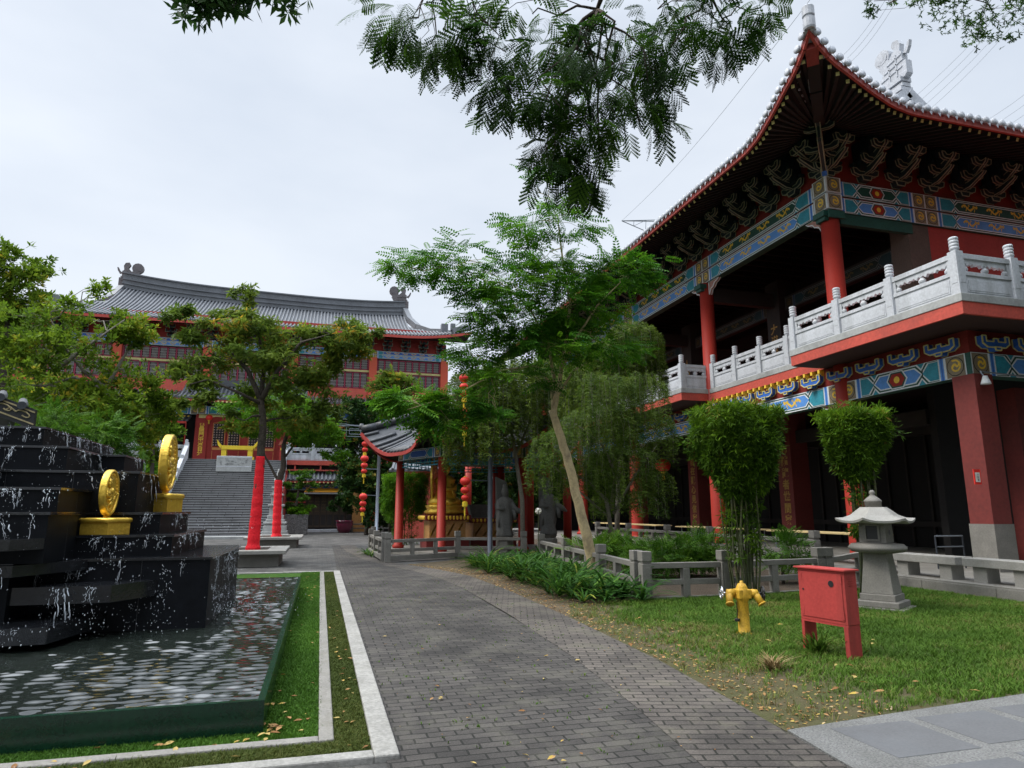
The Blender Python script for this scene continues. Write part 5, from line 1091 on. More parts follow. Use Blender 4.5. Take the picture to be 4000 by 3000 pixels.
def patch(c, n_, sp, k, r1):
    c = Vector(c); n_ = Vector(n_); side = n_.cross(Vector((0, 0, 1))); ang = rw.uniform(-.9, .9)
    for i in range(k):
        u = rw.gauss(0, 1); v = rw.gauss(0, .35); q = c+side*(sp*(u*math.cos(ang)-v*math.sin(ang)))+Vector((0, 0, sp*(u*math.sin(ang)*1.2+v)))+n_*rw.uniform(.0, .05); drop(q, r1*rw.uniform(.3, 1.2), rw.uniform(1, 2.6))
for i in range(34):
    x = rw.uniform(-4.0, -1.4); f_ = rw.choice([(9.0, .3, 1.0), (9.0, .5, 1.0), (8.33, 1.06, 1.55) if x < -2.8 else (9.28, 1.06, 1.28), (8.73, 1.6, 1.84) if x < -2.9 else (9.0, .3, 1.0)]); patch((x, f_[0], rw.uniform(f_[1], f_[2])), (0, -1, 0), rw.uniform(.03, .09), rw.randint(8, 26), .006)
for i in range(26): patch((-1.24, rw.uniform(9.1, 11.9), rw.uniform(.35, 1.0)), (1, 0, 0), rw.uniform(.04, .12), rw.randint(10, 30), .005)
for c, s, k in (((-1.05, 10, .3), .25, 220), ((-1.0, 10.5, .27), .4, 220), ((-2.4, 8.3, .45), .25, 70), ((-3.1, 7.6, .3), .3, 110), ((-1.8, 8.7, .3), .3, 90), ((-1.5, 10.2, 1.35), .3, 60)):
    for i in range(k): drop((c[0]+rw.gauss(0, s), c[1]+rw.gauss(0, s*1.6), max(.24, c[2]+abs(rw.gauss(0, s*.3)))), rw.uniform(.002, .007), rw.uniform(1, 2))
# speckle of splashes on the dark wet faces
for i in range(160):
    z = rw.uniform(.3, 2.6); lv = [q for q in ((-1.25, 9.02, 1.05), (-1.75, 9.3, 1.31), (-2.33, 9.86, 2.1), (-3.42, 10.6, 2.46)) if q[2] > z]
    if not lv: continue
    q = lv[0]
    if rw.random() < .55: drop((rw.uniform(-4.4, q[0]), q[1]-rw.uniform(.004, .06), z), rw.uniform(.002, .006), rw.uniform(1, 2.4))
    else: drop((q[0]+rw.uniform(.004, .06), rw.uniform(q[1], q[1]+1.4), z), rw.uniform(.002, .006), rw.uniform(1, 2.4))
ww = mb.build('falling_water', FALL, fn, True); ww['kind'] = 'stuff'
# gilded relief discs
def disc(loc, R_, sy, label, rz, ped):
    t = thing('gold_disc', label, 'sculpture', loc, None); x, y, z = loc; t.rotation_euler = (0, 0, R(-24)); pw, ph = ped
    mb = MB(); mb.box(x-pw, x+pw, y-pw, y+pw, z, z+ph*.66); 
    for i in range(3): mb.box(x-pw*(.98-.0*i), x+pw*.98, y-pw*.98, y+pw*.98, z+ph*(.66+.02*i), z+ph*(.68+.02*i))
    mb.build('pedestal', GOLD, t, bevel=.012)
    mb = MB(); mb.lathe([(pw*1.34, ph*.68), (pw*1.46, ph*.76), (pw*1.46, ph*.9), (pw*1.36, ph*.98), (pw*.6, ph)], (x, y, z), 24, rot=R(45), mod=lambda a, zz: (1/max(abs(math.cos(a)), abs(math.sin(a))))*.74*(1+.03*abs(math.sin(8*a)))); mb.build('lotus_rim', GOLD, t, True)
    cz = z+ph+R_*1.08; mb = MB(); T_ = R_*.16
    ring = [(R_*1.0*math.cos(i*6.2832/40), R_*math.sin(i*6.2832/40)) for i in range(40)]
    c, s = math.cos(rz), math.sin(rz)
    def W(a, d, b): return (x+a*c-d*s, y+a*s+d*c, cz+b)
    mb.prism([W(a, -T_/2, b) for a, b in ring], Vector((-s*T_, c*T_, 0)))
    for sg in (-1, 1):
        pts = [W(R_*.93*math.cos(i*6.2832/36), sg*T_/2, R_*.93*math.sin(i*6.2832/36)) for i in range(37)]; mb.tube(pts, R_*.075, 6)
        for i in range(30): a = i*6.2832/30; q = W(R_*.80*math.cos(a), sg*T_/2, R_*.80*math.sin(a)); mb.lathe([(R_*.02, -R_*.04), (R_*.05, 0), (R_*.02, R_*.04)], q, 6)
        rr = random.Random(3+sg)
        for i in range(26):
            a0 = rr.uniform(0, 6.28); q0 = rr.uniform(0, .62); pts = [W(R_*(q0*math.cos(a0)+.13*math.cos(k*1.1+a0)), sg*(T_/2+.004+R_*.03*math.sin(k)), R_*(q0*math.sin(a0)+.13*math.sin(k*1.1+a0))) for k in range(6)]; mb.tube(pts, [R_*.04, R_*.075, R_*.085, R_*.075, R_*.055, R_*.03], 5)
    mb.build('disc', GOLD, t, True)
    mb = MB(); mb.prism([W(-R_*.3, -T_*.4, -R_*1.08), W(R_*.3, -T_*.4, -R_*1.08), W(R_*.12, -T_*.4, -R_*.9), W(-R_*.12, -T_*.4, -R_*.9)], Vector((-s*T_*.8, c*T_*.8, 0))); mb.build('stand', GOLD, t, bevel=.008)
disc((-2.56, 9.52, 1.312), .285, 1, 'smaller gilded relief disc on a square lotus pedestal on the lower fountain ledge', R(114), (.19, .205))
disc((-2.22, 11.0, 1.582), .42, 1, 'larger gilded relief disc standing higher at the back of the fountain', R(116), (.175, .27))
# ================================================================ left shrine corner
q = P(70, 890, 17); t = thing('left_shrine', 'dark tiled eave corner with a carved scroll frieze at the left edge above the fountain', 'shrine', (-9, 17, 0))
c0 = P(76, 893, 16.0)
mb = MB(); x1, y1 = c0.x, 16.0; zt = c0.z
mb.prism([(x1, y1, zt-.34), (x1, y1, zt+.08), (x1-4, y1-.3, zt+1.62), (x1-4, y1-.3, zt+1.3)], (0, .1, 0)); mb.prism([(x1, y1, zt-.28), (x1, y1, zt+.02), (x1-1.3, y1+3, zt+.0), (x1-1.3, y1+3, zt-.28)], (-.1, 0, 0)); mb.build('eave_board', BLACKP, t)
mb = MB(); U = Vector((-4, -.3, 1.53)).normalized(); V = Vector((0, 0, 1)); O = Vector((x1, y1-.012, zt-.11))
for k in range(9):
    b = O+U*(.2+k*.36); mb.tube([b+U*(.16*math.cos(a)*(1-a/9))+V*(.085*math.sin(a)*(1-a/9)) for a in [i*.6 for i in range(10)]], .016, 5); mb.tube([b+U*.16, b+U*.27+V*.05, b+U*.36-V*.04], .016, 5)
for dz in (-.125, .125): mb.beam(O+V*dz, O+U*4+V*dz, .02, .03)
mb.build('frieze', pm('stone_gold_frieze', (.36, .29, .15), .7, .25, 5, 30, .2), t)
mb = MB()
for k in range(9): b = Vector((x1-.1, y1-.05, zt+.1))+U*(.1+k*.42); mb.tube([b+Vector((0, -.12, .0)), b+Vector((-.2, .5, .10)), b+Vector((-.45, 1.1, .25))], .085, 10)
mb.prism([(x1, y1, zt+.02), (x1-4, y1-.3, zt+1.55), (x1-4.4, y1+1.4, zt+1.75), (x1-.6, y1+1.2, zt+.2)], (0, 0, .05)); mb.build('roof_tiles', TILED, t)
mb = MB(); mb.box(x1-5, x1-1.5, y1+.5, y1+3, 0, zt+.2)
for k in range(14): mb.box(x1-1.5-k*.17-.1, x1-1.5-k*.17, y1+.44, y1+.5, 1, zt-.1, 1)
mb.build('wall', [DARKWOOD, pm('brown_slats', (.09, .07, .05), .7, .3, 4, 30, .2)], t)
# a low white roofed building beyond the left trees
t = thing('far_building', 'white roofed building with an orange eave beyond the left trees', 'building', (-32, 62, 0)); a = P(-60, 790, 62)
mb = MB(); mb.prism([(a.x-6, 62, 12.0), (P(72, 758, 62).x, 62, 12.0), (P(52, 708, 62).x, 65, 16), (a.x-6, 65, 16)], (0, .3, 0)); mb.build('roof', WHITEP, t)
mb = MB(); mb.box(a.x-6, P(70, 758, 62).x, 62, 62.3, 11.3, 12); mb.build('eave_board', ORANGE, t); mb = MB(); mb.box(a.x-6, P(60, 758, 62).x, 63, 70, 0, 11.3); mb.build('wall', MARBLES, t)
# ================================================================ stone fences
def fence(name, label, pts, zb=0, posts=None, two=True, step=2.0, plinth=0, z_of=None, cap=True, lastpost=True):
    t = thing(name, label, 'fence', (*pts[0], zb), None); rail = MB()
    zf = z_of or (lambda i: zb)
    for i, (a, b) in enumerate(zip(pts, pts[1:])):
        za, zc = zf(i), zf(i+1); A = Vector((*a, za)); B = Vector((*b, zc)); d = (B-A).normalized()*.1
        rail.beam(A+d+Vector((0,0,.60)), B-d+Vector((0,0,.60)), .12, .10); rail.beam(A+d+Vector((0,0,.30)), B-d+Vector((0,0,.30)), .09, .10)
        L_ = (B-A).length; k = max(1, round(L_/1.7))
        for j in range(1, k+1 if k > 1 else 2):
            q = A.lerp(B, j/(k+1) if k > 1 else .5); rail.box(q.x-.07, q.x+.07, q.y-.06, q.y+.06, q.z, q.z+.549)
        rail.beam(A+Vector((0,0,.02+plinth/2)), B+Vector((0,0,.02+plinth/2)), .2 if plinth else .12, .05+plinth)
    rail.build('rail', GRAN, t, bevel=.008)
    for i, p in enumerate(pts):
        if i == len(pts)-1 and not lastpost: continue
        z = zf(i); mb = MB(); x, y = p; s = .095
        mb.box(x-s, x+s, y-s, y+s, z-.05, z+.64); mb.box(x-s*.86, x+s*.86, y-s*.86, y+s*.86, z+.64, z+.68); mb.box(x-s*1.04, x+s*1.04, y-s*1.04, y+s*1.04, z+.68, z+.86); mb.box(x-s*.55, x+s*.55, y-s-.004, y+s+.004, z+.1, z+.58)
        mb.build('post', GRAN, t, bevel=.01)
    return t
fence('stone_fence', 'grey stone post and rail fence along the lawn behind the yellow hydrant', [(5.83, 11.58), (7.44, 11.5), (9.85, 11.8)])
fence('stone_fence', 'grey stone fence running back from the lawn corner past the leaning tree', [(5.83, 11.58+.35), (6.12, 14.3), (6.5, 17.6), (6.92, 21.0)])
fence('stone_fence', 'short sloping stone fence climbing from the lawn fence to the hall pavement', [(10.05, 11.8), (11.7, 11.85)], z_of=lambda i: 0 if i == 0 else .2, lastpost=False)
fence('stone_fence', 'stone fence on the edge of the hall pavement behind the green shrub', [(12.12, 14.6), (12.12, 17.0), (12.12, 19.4), (12.12, 22.2), (12.12, 25.4), (12.12, 28.6)], zb=.24)
fence('stone_fence', 'stone fence on a plinth in front of the red columned pavilion', [(2.12, 21.95), (4.62, 23.25), (6.75, 22.4)], plinth=.1, zb=.05)
fence('stone_fence', 'stone fence along the left side of the pavilion towards the lamp post', [(2.05, 22.4), (1.98, 24.8), (1.95, 27.0), (2.3, 30.5)], plinth=.1, zb=.05)
fence('stone_fence', 'far stone fence beside the potted plant in front of the gate', [(2.35, 52.6), (4.6, 52.6), (7.0, 52.6), (9.4, 52.6)])
def bench(name, label, x0, x1, y0, y1, z0, h, legs, along='y', th=.16):
    t = thing(name, label, 'bench', ((x0+x1)/2, (y0+y1)/2, z0)); mb = MB(); mb.box(x0, x1, y0, y1, z0+h-th, z0+h); mb.build('seat', GRANL, t, bevel=.012)
    for q in legs:
        mb = MB()
        if along == 'y': mb.prism([(x0+.06, q-.14, z0), (x1-.06, q-.14, z0), (x1-.06, q+.14, z0), (x0+.06, q+.14, z0)], (0, 0, h-th))
        else: mb.box(q-.14, q+.14, y0+.06, y1-.06, z0, z0+h-th)
        mb.build('leg', GRANL, t, bevel=.01)
    return t
bench('stone_bench', 'pale stone bench on the hall pavement just right of the stone lantern', 12.2, 12.65, 10.75, 13.0, .24, .45, (11.05, 12.1, 12.8))
bench('stone_bench', 'pale stone bench at the right edge of the picture', 12.2, 12.65, 8.2, 10.6, .24, .45, (8.6, 9.5, 10.3))
bench('stone_bench', 'third stone bench mostly cut off beyond the right edge', 12.2, 12.65, 5.8, 8.0, .24, .45, (6.1, 7.0, 7.8))
# planter benches round the wrapped trees
def planter(label, x1, y0, y1):
    t = thing('planter_bench', label, 'bench', (x1-1.4, (y0+y1)/2, 0)); x0 = x1-2.4
    mb = MB()
    mb.box(x0, x1, y0, y0+.55, .36, .47); mb.box(x0, x1, y1-.55, y1, .36, .47); mb.box(x0, x0+.55, y0+.55, y1-.55, .36, .469); mb.box(x1-.55, x1, y0+.55, y1-.55, .36, .469); mb.build('seat', GRANL, t, bevel=.015)
    mb = MB(); mb.box(x0+.2, x1-.2, y0+.2, y0+.5, 0, .36); mb.box(x0+.2, x1-.2, y1-.5, y1-.2, 0, .36); mb.box(x0+.2, x0+.5, y0+.5, y1-.5, 0, .36); mb.box(x1-.5, x1-.2, y0+.5, y1-.5, 0, .36); mb.build('base', GRAN, t)
    mb = MB(); mb.box(x0+.5, x1-.5, y0+.5, y1-.5, .2, .40); mb.build('soil', SOIL, t)
planter('stone planter bench round the nearer red wrapped tree', -.9, 20.9, 23.7)
planter('stone planter bench round the farther red wrapped tree', -.72, 31.2, 34.6)
# long plank tables behind the pavement fence
for y0, y1, lb in ((13.6, 17.6, 'long pale plank table behind the pavement fence near the bamboo'), (18.2, 23.0, 'long pale plank table behind the pavement fence left of the red column'), (24.5, 31, 'farthest long pale plank table in the shade of the hall')):
    t = thing('plank_table', lb, 'table', (13.2, y0, .24)); mb = MB(); mb.box(12.9, 13.6, y0, y1, 1.0, 1.035); mb.build('table_top', WOODY, t)
    for y in (y0+.3, y1-.3):
        mb = MB()
        for sg in (-1, 1): mb.tube([(13.25+sg*.25, y, .24), (13.25+sg*.25, y, 1.0)], .015, 6)
        mb.tube([(13.0, y, .6), (13.5, y, .6)], .012, 6); mb.build('leg', STEEL, t)
# ================================================================ red hydrant cabinet
t = thing('hose_cabinet', 'red metal fire hose cabinet on two legs standing on the lawn', 'cabinet', (5.6, 6.6, 0))
A = Vector((5.50, 6.97, 0)); B = Vector((5.47, 6.34, 0)); a_ = Vector((.02, -.63, 0)).normalized(); n_ = Vector((.63, .02, 0)).normalized(); W_, D_ = .62, .20
A = Vector((5.50, 6.96, 0))
def cbox(mb, u0, u1, d0, d1, z0, z1, m=0):
    v = [A+a_*u+n_*d+Vector((0, 0, z)) for z in (z0, z1) for u, d in ((u0, d0), (u1, d0), (u1, d1), (u0, d1))]; mb.add(v, [(0,3,2,1),(4,5,6,7),(0,1,5,4),(1,2,6,5),(2,3,7,6),(3,0,4,7)], m)
a_ = Vector((.12, -.62, 0)).normalized(); n_ = Vector((.62, .12, 0)).normalized()
mb = MB(); cbox(mb, 0, W_, 0, D_, .36, .935); mb.build('body', CABR, t, bevel=.006)
mb = MB(); cbox(mb, -.03, W_+.03, -.035, D_+.02, .936, .955); mb.build('top', CABR, t, bevel=.004)
mb = MB(); cbox(mb, .03, W_-.035, -.008, -.0005, .40, .90); mb.build('door', CABR, t, bevel=.003)
mb = MB()
for u in (.03, .56): 
    for z in (.42, .8): mb = MB(); cbox(mb, u, u+.03, -.012, -.003, z, z+.08); mb.build('hinge', CABR, t)
mb = MB(); cbox(mb, .0, W_, .001, .02, .34, .36); mb.build('lower_rail', CABR, t)
c = A+a_*.45-n_*.012+Vector((0, 0, .79)); mb = MB(); q = [c+a_*(.036*math.cos(i*.3927))+Vector((0, 0, .036*math.sin(i*.3927))) for i in range(16)]; mb.add(q, [tuple(range(16))]); mb.build('keyhole', BLACKP, t)
c = A+a_*.07-n_*.012+Vector((0, 0, .70)); mb = MB(); q = [c+a_*(.013*math.cos(i*.7854))+Vector((0, 0, .013*math.sin(i*.7854))) for i in range(8)]; mb.add(q, [tuple(range(8))]); mb.build('lock', BLACKP, t)
for u in (0, W_-.06):
    mb = MB(); cbox(mb, u, u+.055, 0, D_, 0, .36) if u > .1 else cbox(mb, 0, .04, 0, D_, 0, .36); mb.build('leg', CABR, t, bevel=.004)
mb = MB()
for i in range(4): cbox(mb, W_, W_+.004, .05, D_-.05, .78+i*.025, .79+i*.025)
mb.build('vent', CABR, t)
# ================================================================ yellow hydrant
t = thing('fire_hydrant', 'yellow fire hydrant with two outlets and a hand wheel on the lawn', 'hydrant', (5.47, 8.06, 0)); o = Vector((5.47, 8.06, 0))
mb = MB(); mb.lathe([(.10, 0), (.095, .02), (.075, .04), (.072, .42), (.085, .44), (.09, .47), (.09, .56), (.075, .58), (.07, .6), (.05, .64), (.022, .655), (.022, .675), (.01, .68)], o, 20); mb.build('barrel', HYD, t, True)
mb = MB(); mb.box(o.x-.095, o.x+.095, o.y-.08, o.y+.08, .45, .575); mb.build('valve_body', HYD, t, bevel=.015)
ux = Vector((.94, -.33, 0)).normalized()
for sg in (-1, 1):
    mb = MB(); e = o+ux*(sg*.2)+Vector((0, 0, .52)); mb.tube([o+ux*(sg*.08)+Vector((0,0,.52)), o+ux*(sg*.12)+Vector((0,0,.52)), o+ux*(sg*.121)+Vector((0,0,.52)), e], [.045, .045, .055, .05], 14); mb.tube([e-ux*(sg*.03), e-ux*(sg*.03)+Vector((ux.x*sg*.02, -.03, -.06)), e-ux*(sg*.03)+Vector((ux.x*sg*.045, -.07, -.12))], [.05, .046, .046], 14); mb.tube([e-ux*(sg*.03)+Vector((ux.x*sg*.045, -.07, -.12)), e-ux*(sg*.03)+Vector((ux.x*sg*.05, -.08, -.135))], [.054, .054], 14); ol = mb.build('outlet', HYD, t, True)
    mb = MB(); c = e+ux*(sg*.07); mb.tube([e, c], [.018, .015], 8); s2 = ux.cross(Vector((0,0,1))); ring = [c+(s2*math.cos(i*.3927)+Vector((0,0,1))*math.sin(i*.3927))*.085 for i in range(17)]; mb.tube(ring, .011, 8)
    for i in range(3): v = s2*math.cos(i*1.047)+Vector((0,0,1))*math.sin(i*1.047); mb.tube([c-v*.08, c+v*.08], .009, 6)
    mb.build('hand_wheel', CHROME if sg < 0 else BLACKP, ol, True)
mb = MB(); mb.tube([o+Vector((-.11, -.02, .42)), o+Vector((-.1, -.02, .3)), o+Vector((-.11, -.02, .2))], .006, 5); mb.lathe([(.032, 0), (.034, .03), (.03, .035)], o+Vector((-.11, -.02, .17)), 12); mb.build('cap', BLACKP, t)
# ================================================================ stone garden lantern
t = thing('stone_lantern', 'grey stone garden lantern with a wide curved roof on the lawn', 'lantern', (9.05, 9.55, 0)); c = Vector((9.14, 9.5, 0)); rot = R(30)
def sq(mb, prof_, n=4, m=0, r0=rot, mod=None): mb.lathe([(r*1.414 if n == 4 else r, z) for r, z in prof_], c, n, m, rot=r0+R(45) if n == 4 else r0, mod=mod)
mb = MB(); sq(mb, [(.42, -.02), (.42, .04)]); sq(mb, [(.33, .04), (.335, .13), (.32, .14)]); sq(mb, [(.27, .14), (.27, .24), (.26, .245)]); mb.build('base', GRAN, t, bevel=.01)
mb = MB(); sq(mb, [(.245, .245), (.175, .9), (.18, .92)]); mb.build('shaft', GRAN, t, bevel=.008)
mb = MB(); mb.lathe([(.28, .90), (.40, .92), (.45, .97), (.45, 1.0), (.40, 1.05), (.25, 1.07)], c, 20); mb.build('ring', GRAN, t, True)
mb = MB(); sq(mb, [(.21, 1.07), (.2, 1.41)])
for i in range(4):
    a = rot+R(90)*i; d = Vector((math.cos(a), math.sin(a), 0)); s = Vector((-d.y, d.x, 0)); q = c+d*.212+Vector((0, 0, 1.24))
    if i % 2 == 0: mb.add([q+s*x+Vector((0,0,z)) for x, z in ((-.09,-.11),(.09,-.11),(.09,.11),(-.09,.11))], [(0,1,2,3)], 1)
    else: mb.add([q+s*(.045*math.cos(k*.524))+Vector((0,0,.045*math.sin(k*.524))) for k in range(12)], [tuple(range(12))], 1)
    if i % 2 == 0:
        for x0, x1, z0, z1 in ((-.12,-.09,-.14,.14),(.09,.12,-.14,.14),(-.09,.09,.11,.14),(-.09,.09,-.14,-.11)): mb.prism([q+s*x+Vector((0,0,z)) for x, z in ((x0,z0),(x1,z0),(x1,z1),(x0,z1))], d*.02)
mb.build('fire_box', [GRAN, BLACKP], t)
mb = MB(); nq = 64; vs = []; prof_ = [(.60, 1.385), (.655, 1.40), (.66, 1.435), (.52, 1.465), (.40, 1.52), (.30, 1.60), (.22, 1.66), (.20, 1.66)]
for r, z in prof_:
    for k in range(nq):
        a = 6.2832*k/nq; h = 6; aa = ((a) % (6.2832/h))-3.1416/h; rr = r*math.cos(3.1416/h)/math.cos(aa); rr = r*.93+(rr-r*.93)*1.0; up_ = .055*(abs(aa)/(3.1416/h))**3*(r/.66)**3
        vs.append((c.x+rr*.96*math.cos(a+rot), c.y+rr*.96*math.sin(a+rot), z+up_))
mb.add(vs, [(i*nq+j, i*nq+(j+1) % nq, (i+1)*nq+(j+1) % nq, (i+1)*nq+j) for i in range(len(prof_)-1) for j in range(nq)]+[tuple(range(nq))[::-1], tuple(range(7*nq, 8*nq))]); mb.build('roof', GRANL, t)
mb = MB(); mb.lathe([(.13, 1.66), (.13, 1.74), (.14, 1.75), (.14, 1.77), (.10, 1.81), (.05, 1.85), (.035, 1.87), (.05, 1.9), (.04, 1.93), (.02, 1.95)], c, 16); mb.build('finial', GRAN, t, True)
# ================================================================ lamp posts and lantern strings
def lstring(loc, r, label, n=3, group=None):
    t = thing('lantern_string', label, 'lanterns', loc, group); x, y, z = loc; mb = MB(); mb.tube([(x, y, z+.02), (x, y, z-n*r*2.1)], .01, 5); mb.build('cord', BLACKP, t); zz = z-.12
    for i in range(n):
        q = r*(1-.14*i); zz -= q*.85; mb = MB(); mb.lathe([(q*.3, -q*.78), (q*.72, -q*.62), (q, -q*.18), (q, q*.18), (q*.72, q*.62), (q*.3, q*.78)], (x, y, zz), 18, mod=lambda a, h: 1-.03*(math.cos(9*a) < -.2)); sh = mb.build('shade', LANT, t, True)
        mb = MB(); mb.lathe([(q*.28, 0), (q*.3, q*.16), (q*.1, q*.17)], (x, y, zz+q*.76), 10); mb.build('collar', YEL, sh, True); mb = MB(); mb.lathe([(q*.3, -q*.15), (q*.3, 0)], (x, y, zz-q*.78), 10); mb.build('collar', YEL, sh, True); zz -= q*.95
    mb = MB(); mb.lathe([(.05, 0), (.09, -.02), (.09, -.16), (.05, -.18)][::-1], (x, y, zz), 10); mb.tube([(x, y, zz-.17), (x, y, zz-.48)], [.03, .02], 6); mb.build('tassel', YEL, t); return t
def lamp(name, label, x, y, h, reach, mat, fret, side=-1):
    t = thing(name, label, 'lamp post', (x, y, 0)); mb = MB(); mb.lathe([(.14, 0), (.14, .03), (.085, .05), (.08, h*.5), (.068, h-.35), (.085, h-.34), (.085, h), (.03, h+.02)], (x, y, 0), 14); mb.build('pole', mat, t, True)
    mb = MB(); z = h-.12; mb.beam((x, y, z), (x+side*reach, y, z+.06), .05, .06)
    if fret:
        for k, (a, b, c_, d) in enumerate(((.2, .2, 1.9, .2), (.2, .5, 1.9, .5), (.5, .2, .5, .5), (.8, 0, .8, .5), (.95, .12, 1.5, .12), (.95, .38, 1.5, .38), (.95, .12, .95, .38), (1.5, .12, 1.5, .38), (1.9, .2, 1.9, .5), (1.65, 0, 1.65, .5), (-.1, .15, -.9, .15), (-.2, .3, -.75, .3), (-.75, .15, -.75, .3))): mb.beam((x+side*a, y, z-b), (x+side*c_, y, z-d), .025, .03)
        for zz in (h*.62, h*.40): mb.beam((x, y, zz), (x+side*.85, y, zz+.02), .03, .035)
    else: mb.beam((x, y, h*.385), (x+side*.8, y, h*.387), .03, .035)
    mb.build('arm', mat, t); mb = MB(); e = x+side*reach
    mb.prism([(e+side*.75, y-.09, z+.05), (e+side*.3, y-.13, z-.01), (e, y-.08, z+.01), (e, y-.08, z+.09), (e+side*.3, y-.13, z+.12), (e+side*.7, y-.09, z+.09)], (0, .2, 0)); mb.build('lamp_head', STEEL, t, bevel=.02); return t
lp_ = P(813, 1142, 34); LH = P(822, 918, 34).z
lamp('lamp_post', 'grey steel lamp post with fretwork arm and three red lantern strings', lp_.x, 34, LH, 1.5, STEEL, True)
for (px, py), lb in (((790, 932), 'top'), ((788, 978), 'middle'), ((785, 1060), 'lowest')): q = P(px, py, 34); lstring((q.x, 34, q.z), .2, lb+' string of red lanterns on the left lamp post by the dark tree')
pq = P(1058, 1190, 21.5); PH = P(1053, 776, 21.5).z
lamp('lamp_post', 'dark grey lamp post rising in front of the pavilion among the leaves', pq.x, 21.5, PH, pq.x-P(1010, 770, 21.5).x, DSTEEL, False)
for (px, py, n), lb in (((1003, 800, 3), 'string of red lanterns highest up in front of the willow'), ((1004, 874, 3), 'string of red lanterns below the highest one in front of the willow'), ((1005, 1022, 3), 'string of large red lanterns hanging before the pavilion columns')): q = P(px, py, 21.5); lstring((q.x, 21.5, q.z), .17, lb, n)
# ================================================================ hexagonal pavilion with gilded statue
PC = Vector((6.0, 26.8, 0)); PRr = 3.0
pv = thing('pavilion', 'open hexagonal garden pavilion with red columns and upturned grey tiled roof', 'pavilion', PC)
hexv = [PC+Vector((math.cos(R(234-60*i)), math.sin(R(234-60*i)), 0))*PRr for i in range(6)]
mb = MB(); mb.lathe([(PRr+.8, 0), (PRr+.8, .16)], PC, 6, rot=R(234)); mb.build('platform', GRAN, pv)
c_ = MB(); c_.lathe([(.22, 0), (.23, .12), (.17, .16), (.155, 3.4)], (0, 0, 0), 18); cp_ = c_.build('column', RED, pv, True, local=True)
for h in hexv: put(cp_, pv, (h.x, h.y, .15))
for i in range(6):
    a, b = hexv[i], hexv[(i+1) % 6]; U = (a-b).normalized() if False else (b-a).normalized(); L_ = (b-a).length
    mb = MB(); mb.beam(a+Vector((0,0,3.75)), b+Vector((0,0,3.75)), .2, .42, 5)
    N_ = U.cross(Vector((0,0,1)))
    for O, U2 in ((a, U), (b, -U)):
        nn = U2.cross(Vector((0,0,1))); F = Face(mb, O+nn*.103+Vector((0,0,3.56)), U2, (0,0,1)); bay(F, L_, .38, 0, simple=True)
    mb.build('painted_beam', PB, pv)
    mb = MB()
    for k in range(9):
        q = a.lerp(b, .08+.84*k/8); mb.beam(q+Vector((0,0,3.3)), q+Vector((0,0,3.54)), .03, .03)
    mb.beam(a+Vector((0,0,3.3)), b+Vector((0,0,3.3)), .03, .04); mb.beam(a+Vector((0,0,3.42)), b+Vector((0,0,3.42)), .025, .03); mb.build('fretwork', TEAL, pv)
    mb = MB()
    for k in range(7):
        q = a.lerp(b, (k+.5)/7)+N_*.12; outlined(mb, [q+Vector((0,0,3.98)), q+Vector((0,0,4.22)), q+N_*.45+Vector((0,0,4.32)), q+N_*.3+Vector((0,0,4.05))], U*.1, .012)
    mb.build('bracket', [BRK, EDGE], pv)
mb = MB(); so_ = MB(); bd = MB()
for i in range(6):
    a, b = hexv[i], hexv[(i+1) % 6]; da = (a-PC).normalized(); db = (b-PC).normalized(); ap = PC+Vector((0, 0, 6.6))
    def ev(u):
        q = a.lerp(b, u); o_ = (q-PC).normalized(); c2 = abs(2*u-1); return q+o_*(1.05+.55*c2**3)+Vector((0, 0, 3.75+.95*c2**3.2))
    def rp(u, t): e = ev(u); q = e.lerp(ap, t); q.z = e.z+(ap.z-e.z)*(.55*t+.45*t*t); return q
    mb.grid(16, 8, lambda u, v: rp(u, v), 0)
    for k in range(17):
        u = (k+.5)/17; tm = min(1, 1.02-abs(2*u-1)*.95); s = [rp(.5+(u-.5)*(1-0*j), tm*j/6)+Vector((0, 0, .03)) for j in range(7)]; mb.tube(s, .075, 6, 1)
    so_.grid(12, 3, lambda u, v: ev(u).lerp(a.lerp(b, u)+Vector((0, 0, 4.35)), v)-Vector((0, 0, .07)), 0)
    for k in range(12): bd.beam(ev(k/12)-Vector((0, 0, .06)), ev((k+1)/12)-Vector((0, 0, .06)), .06, .13)
    hr = [rp(0, t/8)+Vector((0, 0, .12)) for t in range(9)]
    for p, q in zip(hr, hr[1:]): mb.beam(p, q, .2, .24, 1)
    mb.lathe([(.09, 0), (.11, .1), (.07, .22)], hr[0], 8, 1)
mb.lathe([(.4, 0), (.3, .2), (.35, .5), (.1, .9), (.02, 1.1)], ap-Vector((0, 0, .1)), 12, 1)
mb.build('roof', [TILED, TILED], pv, True); so_.build('soffit', SOFFIT, pv); bd.build('eave_board', REDW, pv)
